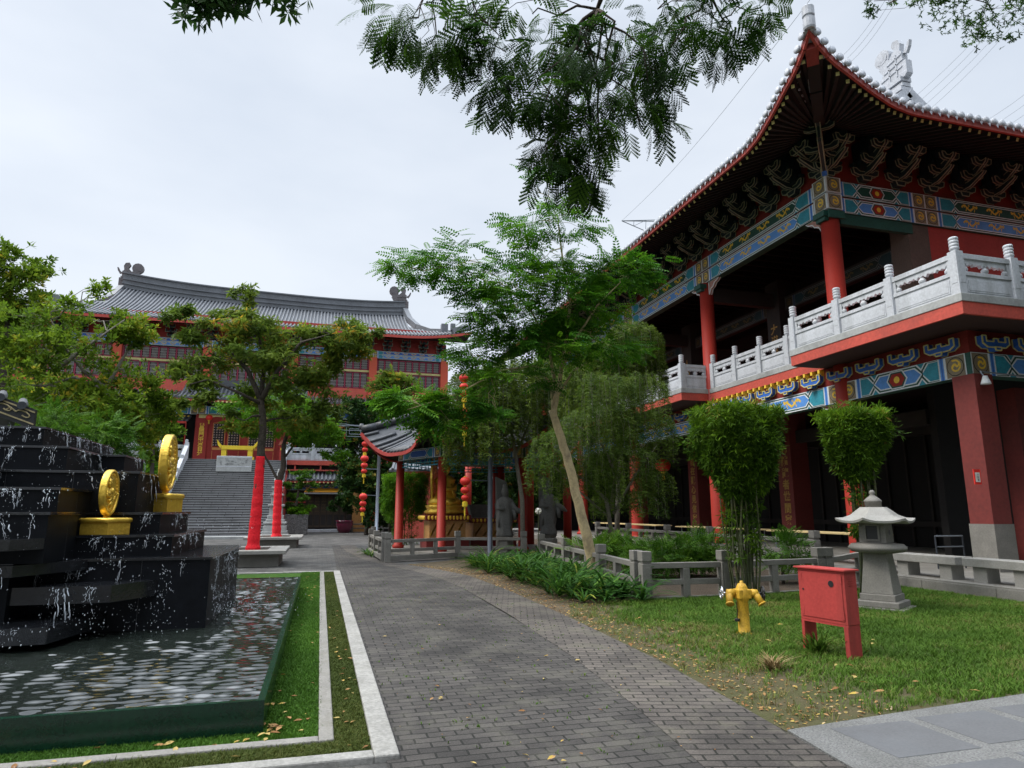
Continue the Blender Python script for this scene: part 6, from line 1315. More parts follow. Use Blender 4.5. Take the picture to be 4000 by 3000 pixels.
# a second low roof corner behind the pavilion
q = P(1580, 1850/1.0, 1)
t = thing('rear_gatehouse', 'small tiled roof with orange gable just behind the clipped bamboo block', 'gatehouse', (4.6, 38, 0)); a = P(838, 1020, 38); b = P(905, 985, 38)
mb = MB(); mb.prism([(a.x, 37.5, a.z), (b.x+1.5, 37.5, a.z+.1), (b.x+1.5, 39, b.z+.35), (b.x-.3, 39, b.z+.3)], (0, 0, .12)); [mb.tube([(a.x+.2+k*.3, 37.45, a.z+.14), (a.x+.6+k*.3, 38.9, b.z+.3)], .08, 6) for k in range(7)]; mb.build('roof', TILE, t)
mb = MB(); mb.box(b.x-.9, b.x+1.3, 38.5, 41, 0, b.z+.1); mb.build('wall', ORANGE, t)
def seated(loc, s, label, rz=0):
    t = thing('seated_statue', label, 'statue', loc); x, y, z = loc; mb = MB()
    mb.lathe([(.62*s, 0), (.74*s, .05*s), (.78*s, .14*s), (.66*s, .22*s), (.70*s, .26*s), (.74*s, .36*s), (.60*s, .40*s)], (x, y, z), 32, mod=lambda a, h: 1+.04*math.cos(12*a)); mb.build('lotus_base', GOLD, t, True)
    mb = MB(); mb.lathe([(.62*s, .40*s), (.66*s, .5*s), (.58*s, .64*s), (.40*s, .74*s), (.34*s, .95*s), (.37*s, 1.2*s), (.42*s, 1.36*s), (.33*s, 1.47*s), (.13*s, 1.54*s), (.11*s, 1.6*s), (.16*s, 1.66*s), (.19*s, 1.78*s), (.18*s, 1.9*s), (.13*s, 1.99*s), (.08*s, 2.03*s), (.08*s, 2.1*s), (.02*s, 2.16*s)], (x, y, z), 24, sy=.85, mod=lambda a, h: 1+.025*math.sin(7*a+h*9))
    f = Vector((math.sin(rz), -math.cos(rz), 0)); sd_ = Vector((f.y, -f.x, 0)); o = Vector((x, y, z))
    for sg in (-1, 1): mb.tube([o+sd_*(sg*.36*s)+Vector((0, 0, 1.36*s)), o+sd_*(sg*.46*s)+f*(.1*s)+Vector((0, 0, 1.0*s)), o+sd_*(sg*.2*s)+f*(.38*s)+Vector((0, 0, .98*s)), o+sd_*(sg*.03*s)+f*(.40*s)+Vector((0, 0, 1.22*s))], [.11*s, .1*s, .075*s, .045*s], 10)
    for sg in (-1, 1): mb.tube([o+sd_*(sg*.2*s)+Vector((0,0,.52*s)), o+sd_*(sg*.62*s)+f*(.28*s)+Vector((0, 0, .5*s)), o+sd_*(sg*-.1*s)+f*(.52*s)+Vector((0, 0, .47*s))], [.18*s, .15*s, .1*s], 10)
    for k in range(6): mb.tube([o+sd_*((-.3+.12*k)*s)+f*(.27*s)+Vector((0, 0, (1.3-.05*abs(k-2.5))*s)), o+sd_*((-.22+.09*k)*s)+f*(.42*s)+Vector((0, 0, .62*s))], [.02*s, .03*s], 5)
    mb.tube([o+f*(.15*s)+Vector((0, 0, 1.8*s)), o+f*(.21*s)+Vector((0, 0, 1.75*s))], [.03*s, .018*s], 6); mb.build('body', GOLD, t, True)
    mb = MB(); pts = []
    for k in range(17): a = -.35+(3.84)*k/16; pts.append((.55*s*math.cos(a), 1.5*s+.95*s*math.sin(a)))
    mb.prism([o-f*(.42*s)+sd_*a+Vector((0, 0, b)) for a, b in [(.3*s, .4*s)]+pts+[(-.3*s, .4*s)]], -f*(.07*s)); mb.build('halo', GOLD, t); return t
def altar(loc, w_, h, label):
    t = thing('altar', label, 'altar', loc); x, y, z = loc
    mb = MB(); mb.box(x-w_, x+w_, y-w_, y+w_, z, z+h*.28, 1); mb.box(x-w_*.86, x+w_*.86, y-w_*.86, y+w_*.86, z+h*.28, z+h*.84); mb.box(x-w_*1.08, x+w_*1.08, y-w_*1.08, y+w_*1.08, z+h*.84, z+h, 1); mb.build('block', [OCHRE, MAROON], t, bevel=.02)
    mb = MB()
    for k in range(12):
        q = -w_+2*w_*(k+.5)/12
        for a, b in ((q, -w_*1.09), (q, w_*1.09)): mb.lathe([(.02, h*.86), (.05, h*.9), (.05, h*.95), (.02, h*.98)], (x+a, y+b, z), 6)
        mb.lathe([(.02, h*.86), (.05, h*.9), (.05, h*.95), (.02, h*.98)], (x-w_*1.09, y+q, z), 6)
    for k in range(4):
        for sg in (-1, 1): mb.beam((x-w_*.8+k*w_*.4, y-w_*.87, z+h*.4), (x-w_*.5+k*w_*.4, y-w_*.87, z+h*.75), .04, .05, 0, (0, 1, 0))
    mb.build('trim', GOLDP, t); return t
q = P(960, 1128, 26.4); az_ = (q.x, 26.4)
altar((q.x, 26.4, .16), .82, 1.28, 'ochre and maroon altar block carrying the golden seated statue')
seated((q.x, 26.4, 1.44), 1.0, 'golden seated statue with tall halo on the altar in the pavilion', R(70))
q = P(1055, 1130, 27.6); altar((q.x, 27.6, .16), .95, 1.15, 'second altar with maroon top behind the dark lamp post')
t = thing('bronze_censer', 'grey metal incense box standing on the second altar', 'censer', (q.x-.4, 27.4, 1.31)); mb = MB(); mb.prism([(q.x-.8, 27.1, 1.32), (q.x-.2, 27.1, 1.32), (q.x-.05, 27.1, 1.85), (q.x-.95, 27.1, 1.85)], (0, .5, 0)); mb.build('box', STATUE, t, bevel=.03); mb = MB(); mb.lathe([(.2, 1.31), (.13, 1.6), (.17, 1.9)], (q.x+.4, 27.5, 0), 12); mb.build('vase', STATUE, t, True)
def standing(loc, s, label, lean, arm):
    t = thing('stone_statue', label, 'statue', loc); x, y, z = loc; mb = MB()
    mb.lathe([(.34*s, -.75), (.34*s, -.15), (.27*s, -.1), (.34*s, 0)], loc, 8); mb.build('pedestal', GRAN, t)
    mb = MB(); fold = lambda a, h: 1+.10*math.sin(6*a+h*3.5)+.05*math.sin(11*a-h*5)
    mb.lathe([(.30*s, 0), (.33*s, .06*s), (.26*s, .3*s), (.29*s, .6*s), (.30*s, .85*s), (.27*s, 1.1*s), (.28*s, 1.3*s), (.22*s, 1.42*s), (.09*s, 1.49*s)], loc, 28, sy=.8, mod=fold)
    mb.lathe([(.08*s, 1.46*s), (.09*s, 1.52*s), (.125*s, 1.6*s), (.13*s, 1.7*s), (.10*s, 1.78*s), (.07*s, 1.82*s), (.075*s, 1.92*s), (.02*s, 1.98*s)], loc, 16, sy=.9)
    o = Vector(loc); mb.tube([o+Vector((.22*s, 0, 1.34*s)), o+Vector((.34*s, -.08, 1.05*s)), o+Vector((.5*s, -.16, .95*s)), o+Vector((.66*s, -.18, .84*s))], [.10*s, .12*s, .10*s, .03*s], 10); mb.tube([o+Vector((.34*s, -.08, 1.0*s)), o+Vector((.38*s, -.1, .6*s))], [.12*s, .05*s], 8)
    mb.tube([o+Vector((-.2*s, 0, 1.34*s)), o+Vector((-.3*s, -.12, 1.05*s)), o+Vector((-.1*s, -.26, 1.0*s))], [.10*s, .11*s, .06*s], 10); mb.tube([o+Vector((-.22*s, -.1, 1.0*s)), o+Vector((-.26*s, -.1, .35*s))], [.1*s, .04*s], 8); mb.build('figure', STATUE, t, True)
    mb = MB(); mb.prism([o+Vector((-.26*s, .16, .2*s)), o+Vector((.2*s, .16, .2*s)), o+Vector((.2*s, .16, 1.7*s)), o+Vector((.12*s, .16, 2.05*s)), o+Vector((-.3*s, .16, 2.25*s))], (0, .12, 0)); mb.build('backing', STATUE, t, bevel=.02)
q = P(1185, 1150, 23.2); standing((q.x, 23.2, .75), .98, 'grey robed stone statue with one arm held out beside a red column', 0, 1)
q = P(1090, 1152, 22.9); standing((q.x, 22.9, .72), .92, 'darker grey stone statue seen from the side just right of the lamp post', 0, 1)
for px, Y_ in ((1010, 31.5), (1072, 29.5), (1145, 28.6), (1226, 27.5)):
    q = P(px, 1130, Y_); t = thing('red_column', {1010: 'red column standing behind the golden statue', 1072: 'slim dark red column between the lamp post and first statue', 1145: 'red column to the left of the robed statue', 1226: 'red column half hidden by the leaning tree trunk'}[px], 'column', (q.x, Y_, 0)); mb = MB(); mb.lathe([(.18, .15), (.16, 4.0)], (q.x, Y_, 0), 16); mb.build('shaft', RED, t, True); mb = MB(); mb.lathe([(.26, 0), (.26, .1), (.2, .16)], (q.x, Y_, 0), 16); mb.build('base', GRAN, t, True)
# far things before the gate
q = P(743, 1150, 52); t = thing('plant_pot', 'round maroon glazed pot with a leafy plant beside the gate', 'pot', (q.x, 52, 0)); mb = MB(); mb.lathe([(.42, 0), (.52, .3), (.62, .6), (.6, .78), (.66, .82), (.66, .88), (.56, .88), (.5, .75)], (q.x, 52, 0), 24); mb.build('bowl', CERAM, t, True); POT = (q.x, 52)
q0 = P(613, 1158, 49); q1 = P(663, 1158, 49); t = thing('stone_planter', 'carved grey stone planter with a clipped hedge before the gate', 'planter', ((q0.x+q1.x)/2, 49.6, 0)); mb = MB(); mb.box(q0.x, q1.x, 49, 50.6, 0, 1.35); mb.build('trough', RUBBLE, t, bevel=.03); PLN = (q0.x, q1.x)
q = P(593, 1160, 43.6); t = thing('stone_pagoda', 'tall stepped stone pagoda at the foot of the staircase', 'pagoda', (q.x, 43.6, 0)); x, y = q.x, 43.6; mb = MB(); z = 0
for w_, h in ((1.25, .22), (1.15, .2), (1.05, .3), (.95, .1), (1.05, .12), (.85, .16), (.75, .25), (.6, .5), (.75, .14), (.5, .5), (.62, .12), (.42, .3), (.54, .12), (.3, .3)): mb.box(x-w_*.62, x+w_*.62, y-w_*.62, y+w_*.62, z, z+h); z += h
mb.lathe([(.2, 0), (.25, .15), (.12, .35), (.05, .8)], (x, y, z), 12); mb.build('tiers', MARBLES, t, bevel=.03)
t = thing('red_drum', 'red cylinder bin standing in the shade beside the far fence', 'bin', (P(803, 1140, 55).x, 53.4, 0)); mb = MB(); x = P(803, 1140, 53.4).x; mb.lathe([(.4, 0), (.42, .1), (.42, 2.2), (.3, 2.3)], (x, 53.4, 0), 18); mb.build('body', LANT, t, True); mb = MB(); mb.box(x-1.5, x-.5, 53.6, 53.9, 0, 3); mb.build('board', OCHRE, t)
# ================================================================ vegetation
def lm(name, dark, mid, light, extra=None, trans=.3):
    c = [(0, dark), (.45, mid), (.85, light)]
    if extra: c += [(.95, extra)]
    return leaf_mat(name, c, trans)
LF_MIM = lm('mimosa_leaves', (.018, .075, .008), (.05, .165, .009), (.13, .29, .014), None, .4)
LF_OVER = lm('overhang_leaves', (.012, .036, .007), (.026, .07, .010), (.065, .14, .014), None, .45)
LF_LEFT = lm('left_tree_leaves', (.05, .10, .012), (.12, .21, .016), (.22, .31, .026), (.38, .31, .03), .45)
LF_RED = lm('wrapped_tree_leaves', (.06, .11, .016), (.13, .20, .026), (.22, .29, .035), (.46, .28, .03), .45)
LF_BRT = lm('bright_leaves', (.045, .125, .008), (.09, .22, .010), (.155, .31, .015), None, .4)
LF_DARK = lm('dark_bush_leaves', (.010, .032, .008), (.022, .06, .012), (.055, .11, .016), (.18, .14, .02), .2)
LF_WIL = lm('willow_leaves', (.035, .065, .010), (.08, .13, .018), (.15, .21, .026), None, .38)
LF_CAS = lm('dark_willow_leaves', (.03, .065, .010), (.07, .125, .016), (.12, .18, .024), None, .4)
LF_BAM = lm('bamboo_leaves', (.035, .08, .008), (.08, .165, .010), (.165, .29, .014), (.26, .2, .04), .38)
LF_SHR = lm('shrub_leaves', (.025, .08, .009), (.06, .15, .012), (.11, .22, .018), None, .32)
LF_AGA = lm('strap_leaves', (.02, .065, .010), (.042, .12, .015), (.085, .185, .024), (.36, .33, .05), .28)
LF_TOPL = lm('oblong_leaves', (.012, .04, .010), (.024, .07, .014), (.045, .10, .02), None, .3)
PIN = T_pinnate(.36, 7, .095, .042, .22); PINF = T_pinnate(.40, 7, .10, .048, .12); PINL = T_pinnate(.42, 8, .12, .042, .35); TUF = T_tuft(9, .15, .034, 1.1, 3, -.15); TUFB = T_tuft(9, .17, .075, 1.2, 4, .1); BIP = T_bipinnate(.34, 5, .17, 7, .046, .024); OBL = T_tuft(7, .19, .058, .9, 6, -.2)
TUFS = T_tuft(11, .15, .058, 1.25, 14, .05); NARW = T_tuft(9, .17, .045, 1.1, 8, -.35); NAR = T_tuft(10, .17, .026, 1.1, 8, -.5)
def B(x, y, Y, rx, ry, n, rd=None):
    """blob seen at a pixel of the print, at distance Y; radii in print pixels"""
    c = P(x, y, Y); k = (c-EYE).length*4000/2212/2650; return (tuple(c), (rx*k, (rd if rd else min(rx, 110)*k*.8), ry*k), n)
# leaning pale tree in the bed
Yt = 14.9; pts = [P(1290, 1262, Yt), P(1272, 1180, Yt), P(1250, 1085, Yt), P(1228, 1000, Yt), P(1207, 930, Yt), P(1192, 885, Yt)]; pts[0].z = -.05
limbs = [(pts, .135, .085), ([P(1195, 905, Yt), P(1208, 830, Yt), P(1222, 740, Yt), P(1232, 660, Yt), P(1215, 560, Yt), P(1205, 470, Yt)], .06, .015),
 ([P(1200, 900, Yt), P(1197, 820, Yt+.2), P(1185, 740, Yt+.4), P(1140, 660, Yt+.5), P(1080, 610, Yt+.4)], .05, .014), ([P(1212, 800, Yt), P(1245, 730, Yt-.4), P(1290, 660, Yt-.7), P(1340, 610, Yt-.8)], .04, .012),
 ([P(1195, 900, Yt), P(1190, 830, Yt), P(1160, 790, Yt-.3), P(1080, 800, Yt-.6), P(990, 850, Yt-.8), P(880, 885, Yt-.9)], .035, .008), ([P(1200, 860, Yt), P(1240, 800, Yt+.6), P(1290, 770, Yt+.9)], .04, .012)]
th_ = .64
bl_ = [B(1185, 478, Yt, 95, 34, 330), B(1160, 405, Yt, 38, 34, 90), B(1000, 560, Yt, 130, 32, 360), B(890, 578, Yt, 55, 16, 110), B(1100, 610, Yt, 140, 42, 620), B(1020, 650, Yt, 90, 30, 260), B(1250, 590, Yt, 90, 34, 380), B(1340, 590, Yt-.5, 80, 30, 420), B(1090, 690, Yt, 120, 34, 480), B(1225, 665, Yt, 110, 42, 560), B(1160, 745, Yt, 130, 38, 560), B(1290, 735, Yt, 100, 40, 440), B(1030, 765, Yt-.4, 70, 22, 200), B(1110, 820, Yt-.4, 90, 26, 230), B(890, 868, Yt-.8, 48, 26, 330), B(950, 900, Yt-.6, 44, 34, 330), B(985, 870, Yt-.6, 50, 24, 240), B(1080, 905, Yt-.3, 80, 18, 130), B(1190, 545, Yt, 70, 30, 220)]
bl_ = [(c, r, int(n*th_)) for c, r, n in bl_]
tree('leaning_tree', 'tall leaning tree with a pale bare trunk and feathery bright green layers beside the path', 'tree', tuple(pts[0]), limbs, bl_, PINF, LF_MIM, BARKL, 1.0, None, 24, .008, .5, .2, -.08, .55, flat=.28)
# overhanging branches of three trees that stand behind the viewer
Yo = 8.2
root = (4.4, -3.2, 0)
limbs = [([root, (4.3, -3.0, 3), (4.0, -2, 6.5)], .3, .2), ([(4.0, -2, 6.5), (3.8, 1.5, 9.2), tuple(P(1380, -330, 6.2)), tuple(P(1330, -120, 7.4)), tuple(P(1290, 20, Yo))], .2, .03), ([(3.9, 0, 8.3), tuple(P(1050, -300, 6.5)), tuple(P(960, -40, Yo))], .08, .015), ([tuple(P(1400, -200, 6.8)), tuple(P(1520, -40, 7.8)), tuple(P(1560, 40, Yo))], .05, .012)]
k_ = .47
bl_ = [B(x, y, Yo+dy, rx, ry, int(n*k_)) for x, y, rx, ry, n, dy in ((885, 40, 65, 36, 85, 0), (930, 95, 42, 34, 60, 0), (960, 60, 30, 50, 30, 0), (1150, 30, 110, 40, 85, 0), (1090, 110, 60, 50, 95, 0), (1180, 120, 80, 60, 70, .2), (1100, 195, 60, 34, 70, 0), (1180, 215, 60, 50, 85, 0), (1250, 90, 80, 60, 70, -.3), (1290, 190, 70, 60, 70, 0), (1240, 290, 55, 50, 90, 0), (1330, 110, 90, 70, 90, .2), (1400, 180, 70, 60, 90, 0), (1450, 100, 60, 70, 100, 0), (1380, 262, 50, 20, 40, 0), (1180, 320, 50, 40, 60, 0), (1270, 360, 48, 40, 75, 0), (1190, 375, 34, 20, 22, 0), (1295, 395, 16, 18, 16, 0), (1420, 20, 100, 40, 110, 0), (1540, 40, 70, 40, 80, 0), (1590, 95, 40, 30, 40, 0), (1640, 18, 40, 24, 40, 0), (1550, 105, 26, 26, 24, 0))]
tree('overhanging_tree', 'dark feathery branches of a tall tree hanging into the top centre of the view', 'tree', root, limbs, bl_, BIP, LF_OVER, BARKD, .85, None, 6, .008, .3, .32, -.6, .5, .9)
root = (-4.5, -2.5, 0); limbs = [([root, (-4.4, -2.3, 3.5), (-3.8, -1, 6)], .25, .15), ([(-3.8, -1, 6), (-2.4, 1.8, 6.6), tuple(P(520, -160, 5)), tuple(P(510, -40, 5.4))], .12, .02)]
tree('overhanging_tree', 'cluster of oblong dark leaves hanging into the top left of the view', 'tree', root, limbs, [B(460, -5, 5.4, 70, 36, 60), B(560, -12, 5.4, 80, 36, 70), B(510, -55, 5.3, 110, 40, 80)], OBL, LF_TOPL, BARKD, .62, None, 7, .006, .4, .3, -.9, .6, .4)
root = (10.2, -1.0, 0); limbs = [([root, (10.2, -.8, 4), (9.9, .5, 8)], .25, .15), ([(9.9, .5, 8), (9.4, 4.5, 9.5), tuple(P(2150, -160, 8)), tuple(P(2080, -20, 8.4))], .14, .02)]
tree('overhanging_tree', 'dark leafy twigs hanging into the top right corner of the view', 'tree', root, limbs, [B(2090, 5, 8.4, 90, 26, 150), B(2150, 40, 8.4, 60, 26, 110), B(2000, -5, 8.4, 50, 18, 60), B(1888, 2, 8.4, 26, 14, 35), B(2200, 20, 8.4, 50, 30, 90)], TUF, LF_OVER, BARKD, .62, None, 9, .006, .35, .26, -.7, .6, .4)
# unseen trees added behind and right of the viewer to darken the hall front
for lb, b_, bb in (('unseen tree added just right of the view to shade the hall', (17.5, 5.5, .24), [((18.5, 4.5, 11.5), (3.6, 2.2, 3.2), 1100), ((25, 5.5, 12.5), (4, 2.5, 3.6), 1100), ((17.5, 5.8, 5.5), (3.2, 2.2, 3.2), 1300), ((21.5, 6.5, 6.5), (3.2, 2.2, 4), 1200), ((15.6, 3.8, 4), (1.8, 1.6, 1.6), 500)]), ('unseen tree added farther right to shade the hall front', (27, 6, .24), [((27, 6, 6.5), (4, 2.5, 4.5), 1300)]), ('unseen tree added behind the viewer on the right to block sky light', (14, -7, 0), [((14, -6, 8), (5, 4, 3.4), 1100), ((19, -5, 7), (4, 3.5, 3.5), 900)]), ('unseen tree added before the right hall to darken its front', (24, -2, 0), [((24, -1, 7.5), (5, 4, 4), 1200), ((30, 2, 7), (4, 4, 4), 900)]), ('unseen tree added behind the viewer on the left to block sky light', (-3, -13, 0), [((-3, -12, 8.5), (6, 4, 3.5), 1200), ((5, -12, 8), (5, 4, 3.5), 1100)])):
    tree('added_shade_tree', lb, 'tree', b_, [([b_, (b_[0]+.2, b_[1]+.3, 3), (b_[0], b_[1]+.5, 6)], .3, .16)], bb, T_tuft(9, .3, .12, 1.2, 4, .1), LF_DARK, BARKD, 1.9, None, 16, .03)
# left side trees
def std(name, label, px, Yd, trunk, blobs, tmpl, m, bark=BARKD, sc=1, r0=.14, group=None, extra=(), **kw):
    b = P(px, 1100, Yd); base = (b.x, Yd, 0); t0 = [base]+[tuple(P(x, y, Yd)) for x, y in trunk]
    limbs = [(t0, r0, r0*.45)]+[([tuple(P(x, y, Yd+dd)) for x, y, dd in e], r0*.45, r0*.12) for e in extra]
    return tree(name, label, 'tree', base, limbs, [B(x, y, Yd+d, rx, ry, n) for x, y, rx, ry, n, d in blobs], tmpl, m, bark, sc, group, **kw)
std('leafy_tree', 'leafy bright green tree at the far left edge reaching above the others', 8, 27, [(6, 900), (10, 760), (20, 660), (25, 580)], [(12, 570, 50, 30, 170, 0), (55, 605, 40, 28, 130, 0), (25, 650, 60, 36, 200, 0), (75, 668, 40, 30, 120, .5), (10, 720, 50, 44, 190, 0), (-40, 640, 50, 80, 200, 0), (15, 800, 60, 50, 200, .5)], TUFS, LF_LEFT, sc=1.35, r0=.13, per=22, spread=.26)
std('mimosa_tree', 'broad open mimosa tree with grey branches standing behind the fountain on the left', 222, 24, [(228, 960), (235, 880), (228, 838)], [(100, 695, 70, 26, 90, 0), (160, 660, 50, 18, 34, 0), (215, 690, 50, 20, 44, 0), (290, 712, 44, 24, 170, 0), (120, 765, 90, 34, 130, 0), (205, 750, 70, 30, 50, .4), (60, 770, 60, 44, 150, .3), (80, 835, 90, 40, 210, 0), (180, 825, 100, 34, 110, .5), (280, 810, 50, 30, 60, 0), (130, 890, 100, 36, 300, 0), (240, 880, 80, 40, 260, 0), (320, 900, 40, 46, 190, 0), (310, 845, 30, 24, 70, 0), (200, 625, 24, 16, 30, 0)], TUFS, LF_LEFT, BARKG, 1.25, .16, None, [[(228, 838, 0), (180, 800, 0), (130, 740, 0), (110, 690, 0)], [(228, 840, 0), (262, 780, 0), (300, 720, .2)], [(230, 845, 0), (160, 815, -.3), (90, 835, -.5)], [(132, 790, -.6), (200, 740, -.6), (270, 690, -.6)]], per=16, spread=.26, ntw=1.0, twig=.014, flat=.9)
std('conifer_shrub', 'feathery dark green shrub spreading right behind the top of the fountain', 170, 19.5, [(170, 1010), (170, 960)], [(90, 915, 60, 30, 330, 0), (150, 930, 80, 34, 420, 0), (215, 955, 60, 34, 330, 0), (245, 985, 40, 26, 200, 0), (120, 960, 80, 30, 300, 0)], PIN, LF_SHR, sc=.85, r0=.08, per=24, spread=.2)
std('rear_tree', 'hazy green tree between the left mimosa and the main hall', 330, 46, [(330, 980), (330, 930)], [(290, 880, 50, 34, 130, 0), (60, 900, 110, 60, 420, 0), (345, 960, 40, 40, 120, 0)], TUFB, LF_LEFT, sc=2.2, r0=.15)
std('left_backdrop_tree', 'dense green tree closing the view on the far left behind the mimosa', -60, 36, [(-60, 900), (-60, 800)], [(-70, 760, 70, 80, 300, 0), (30, 880, 100, 40, 330, 0), (-30, 930, 130, 60, 500, 0)], TUFB, LF_LEFT, sc=1.5, r0=.2)
q = P(332, 1015, 50); tree('round_bush', 'small rounded green bush beside the left foot of the staircase', 'bush', (q.x, 50, 0), [([(q.x, 50, 0), (q.x, 50, 2)], .08, .05)], [((q.x, 50, q.z-.3), (.9, .9, .7), 420)], TUFB, LF_BRT, BARKD, 1.0, None, 20, .01)
# the two wrapped trees
def wrapped(label, X, Yd, trunk, wrap_to, r0, **kw):
    t = std('wrapped_tree', label, 0, Yd, trunk, **kw) if False else None
Yw = 22.4; base = Vector((P(546, 1188, Yw).x, Yw, .38)); tr = [base, P(556, 1080, Yw), P(563, 985, Yw), P(568, 910, Yw), P(562, 862, Yw)]
limbs = [(tr, .145, .10), ([P(562, 862, Yw), P(535, 800, Yw), P(500, 760, Yw), P(450, 720, Yw)], .09, .02), ([P(562, 862, Yw), P(570, 800, Yw+.3), P(560, 730, Yw+.3), P(545, 660, Yw+.3)], .09, .02), ([P(563, 865, Yw), P(600, 800, Yw-.4), P(650, 740, Yw-.6), P(720, 720, Yw-.6)], .09, .02), ([P(564, 862, Yw), P(590, 840, Yw+.6), P(640, 830, Yw+.9), P(690, 850, Yw+.9)], .06, .015), ([P(563, 872, Yw), P(520, 850, Yw-.6), P(450, 820, Yw-.8), P(410, 830, Yw-.8)], .06, .015)]
bl_ = [B(x, y, Yw+d, rx, ry, int(n*.5)) for x, y, rx, ry, n, d in ((400, 700, 46, 30, 230, 0), (455, 715, 62, 36, 330, 0), (530, 680, 55, 34, 260, .3), (560, 720, 80, 40, 400, 0), (640, 720, 80, 38, 420, 0), (720, 722, 80, 36, 420, -.4), (790, 735, 46, 36, 330, -.4), (740, 770, 50, 36, 260, -.2), (430, 785, 56, 44, 330, 0), (520, 775, 80, 44, 420, -.5), (620, 790, 90, 46, 500, 0), (710, 800, 56, 46, 300, .3), (650, 850, 90, 44, 480, .5), (580, 860, 60, 36, 200, .5), (410, 850, 34, 28, 120, -.5), (470, 840, 50, 26, 170, -.5), (700, 880, 40, 36, 150, .6), (620, 905, 70, 30, 230, .6), (520, 640, 24, 22, 60, 0), (545, 630, 24, 14, 40, .2), (515, 905, 40, 26, 130, -.4))]
t = tree('wrapped_tree', 'nearer tree with orange tinged leaves and a tall red cloth wrapped trunk', 'tree', tuple(base), limbs, bl_, NARW, LF_RED, BARKD, 1.2, None, 26, .012, .5, .17, -.5, .9)
def wrap(t, pts, r0, r1):
    mb = MB(); fine = []
    for a, b in zip(pts, pts[1:]):
        for i in range(34): fine.append(Vector(a).lerp(Vector(b), i/34))
    fine.append(Vector(pts[-1])); k = len(fine); mb.tube(fine, [(r0+(r1-r0)*i/(k-1))*(1+.045*((i*.37) % 1)+.03*math.sin(i*.8)+random.uniform(-.02, .02))*(1.16 if i < 4 else 1) for i in range(k)], 22); return mb.build('red_wrap', CLOTH, t, True)
wrap(t, [base, P(556, 1080, Yw), P(563, 986, Yw)], .185, .125)
Yx = 33; base = Vector((P(597, 1160, Yx).x, Yx, .38)); tr = [base, P(599, 1100, Yx), P(602, 1036, Yx)]
limbs = [(tr, .16, .14), ([P(602, 1040, Yx), P(612, 1010, Yx), P(612, 965, Yx), P(625, 920, Yx), P(640, 860, Yx)], .16, .04), ([P(601, 1040, Yx), P(586, 1010, Yx), P(572, 985, Yx), P(560, 930, Yx)], .07, .03), ([P(613, 990, Yx), P(640, 955, Yx+.4), P(690, 930, Yx+.4)], .06, .02)]
bl_ = [B(x, y, Yx+d, rx, ry, n) for x, y, rx, ry, n, d in ((640, 935, 46, 22, 230, 0), (700, 940, 34, 24, 170, .3), (660, 895, 60, 30, 330, 0), (520, 880, 44, 20, 170, 0), (545, 915, 40, 20, 150, -.5), (600, 880, 60, 30, 260, 0), (720, 975, 26, 16, 60, 0))]
t = tree('wrapped_tree', 'farther tree with bright leaves and a short red cloth wrapped trunk', 'tree', tuple(base), limbs, bl_, NAR, LF_BRT, BARKD, 1.6, None, 20, .014)
wrap(t, [base, P(599, 1100, Yx), P(602, 1037, Yx)], .195, .17)
# bushes right of the staircase
std('dark_tree', 'dense dark evergreen tree between the gate and the left lamp post', 795, 47, [(795, 1100), (795, 1000)], [(790, 905, 56, 46, 420, 0), (815, 965, 60, 56, 520, 0), (770, 965, 40, 50, 330, 0), (800, 1040, 60, 56, 520, 0), (840, 1030, 36, 60, 330, 0), (770, 1045, 36, 40, 240, .5), (830, 1100, 50, 40, 300, -.4)], TUFB, LF_DARK, sc=1.5, r0=.2, per=22)
std('orange_tipped_tree', 'tree with orange tinged top behind the dark evergreen', 845, 50, [(845, 1000), (840, 900)], [(840, 835, 44, 28, 260, 0), (875, 860, 40, 36, 240, 0), (820, 870, 36, 30, 200, 0), (880, 910, 44, 40, 260, 0), (860, 950, 40, 30, 200, 0)], TUFB, LF_RED, sc=1.6, r0=.15)
for nm, lb, px, Yd in (('backdrop_tree', 'dark tree seen through the pavilion columns', 1010, 44), ('backdrop_tree', 'dark tree closing the gap between pavilion and right hall', 1130, 46), ('backdrop_tree', 'dark tree filling the shade left of the pavilion columns', 915, 43)):
    std(nm, lb, px, Yd, [(px, 1080), (px, 1000)], [(px, 1000, 60, 60, 420, 0), (px-20, 1070, 60, 50, 420, 0), (px+30, 1090, 60, 40, 360, 0), (px+10, 930, 50, 50, 300, 0)], TUFB, LF_DARK, sc=1.7, r0=.18)
# cloud pruned pine, pot plant, planter hedge
Yp = 50.0; b = P(640, 1130, Yp); bl_ = [B(x, y, Yp, rx, ry, n) for x, y, rx, ry, n in ((652, 1028, 26, 11, 260), (636, 1050, 22, 10, 200), (662, 1052, 20, 9, 170), (650, 1074, 28, 10, 240), (630, 1092, 20, 8, 130), (660, 1098, 20, 7, 120))]
tree('pruned_pine', 'dark cloud pruned pine with flat pads rising from behind the planter', 'tree', (b.x, Yp, .9), [([(b.x, Yp, .9), P(640, 1090, Yp), P(648, 1040, Yp)], .14, .05)], bl_, TUF, LF_SHR, BARKD, 1.1, None, 30, .012, .4, .16)
tree('clipped_hedge', 'low clipped bright hedge growing in the carved stone planter', 'hedge', ((PLN[0]+PLN[1])/2, 49.8, 1.2), [([((PLN[0]+PLN[1])/2, 49.8, 1.2), ((PLN[0]+PLN[1])/2, 49.8, 1.5)], .03, .02)], [((PLN[0]+.55, 49.8, 1.5), (.6, .7, .28), 260), ((PLN[1]-.5, 49.8, 1.5), (.6, .7, .28), 260)], TUFB, LF_BRT, BARKD, .8, None, 30, .008)
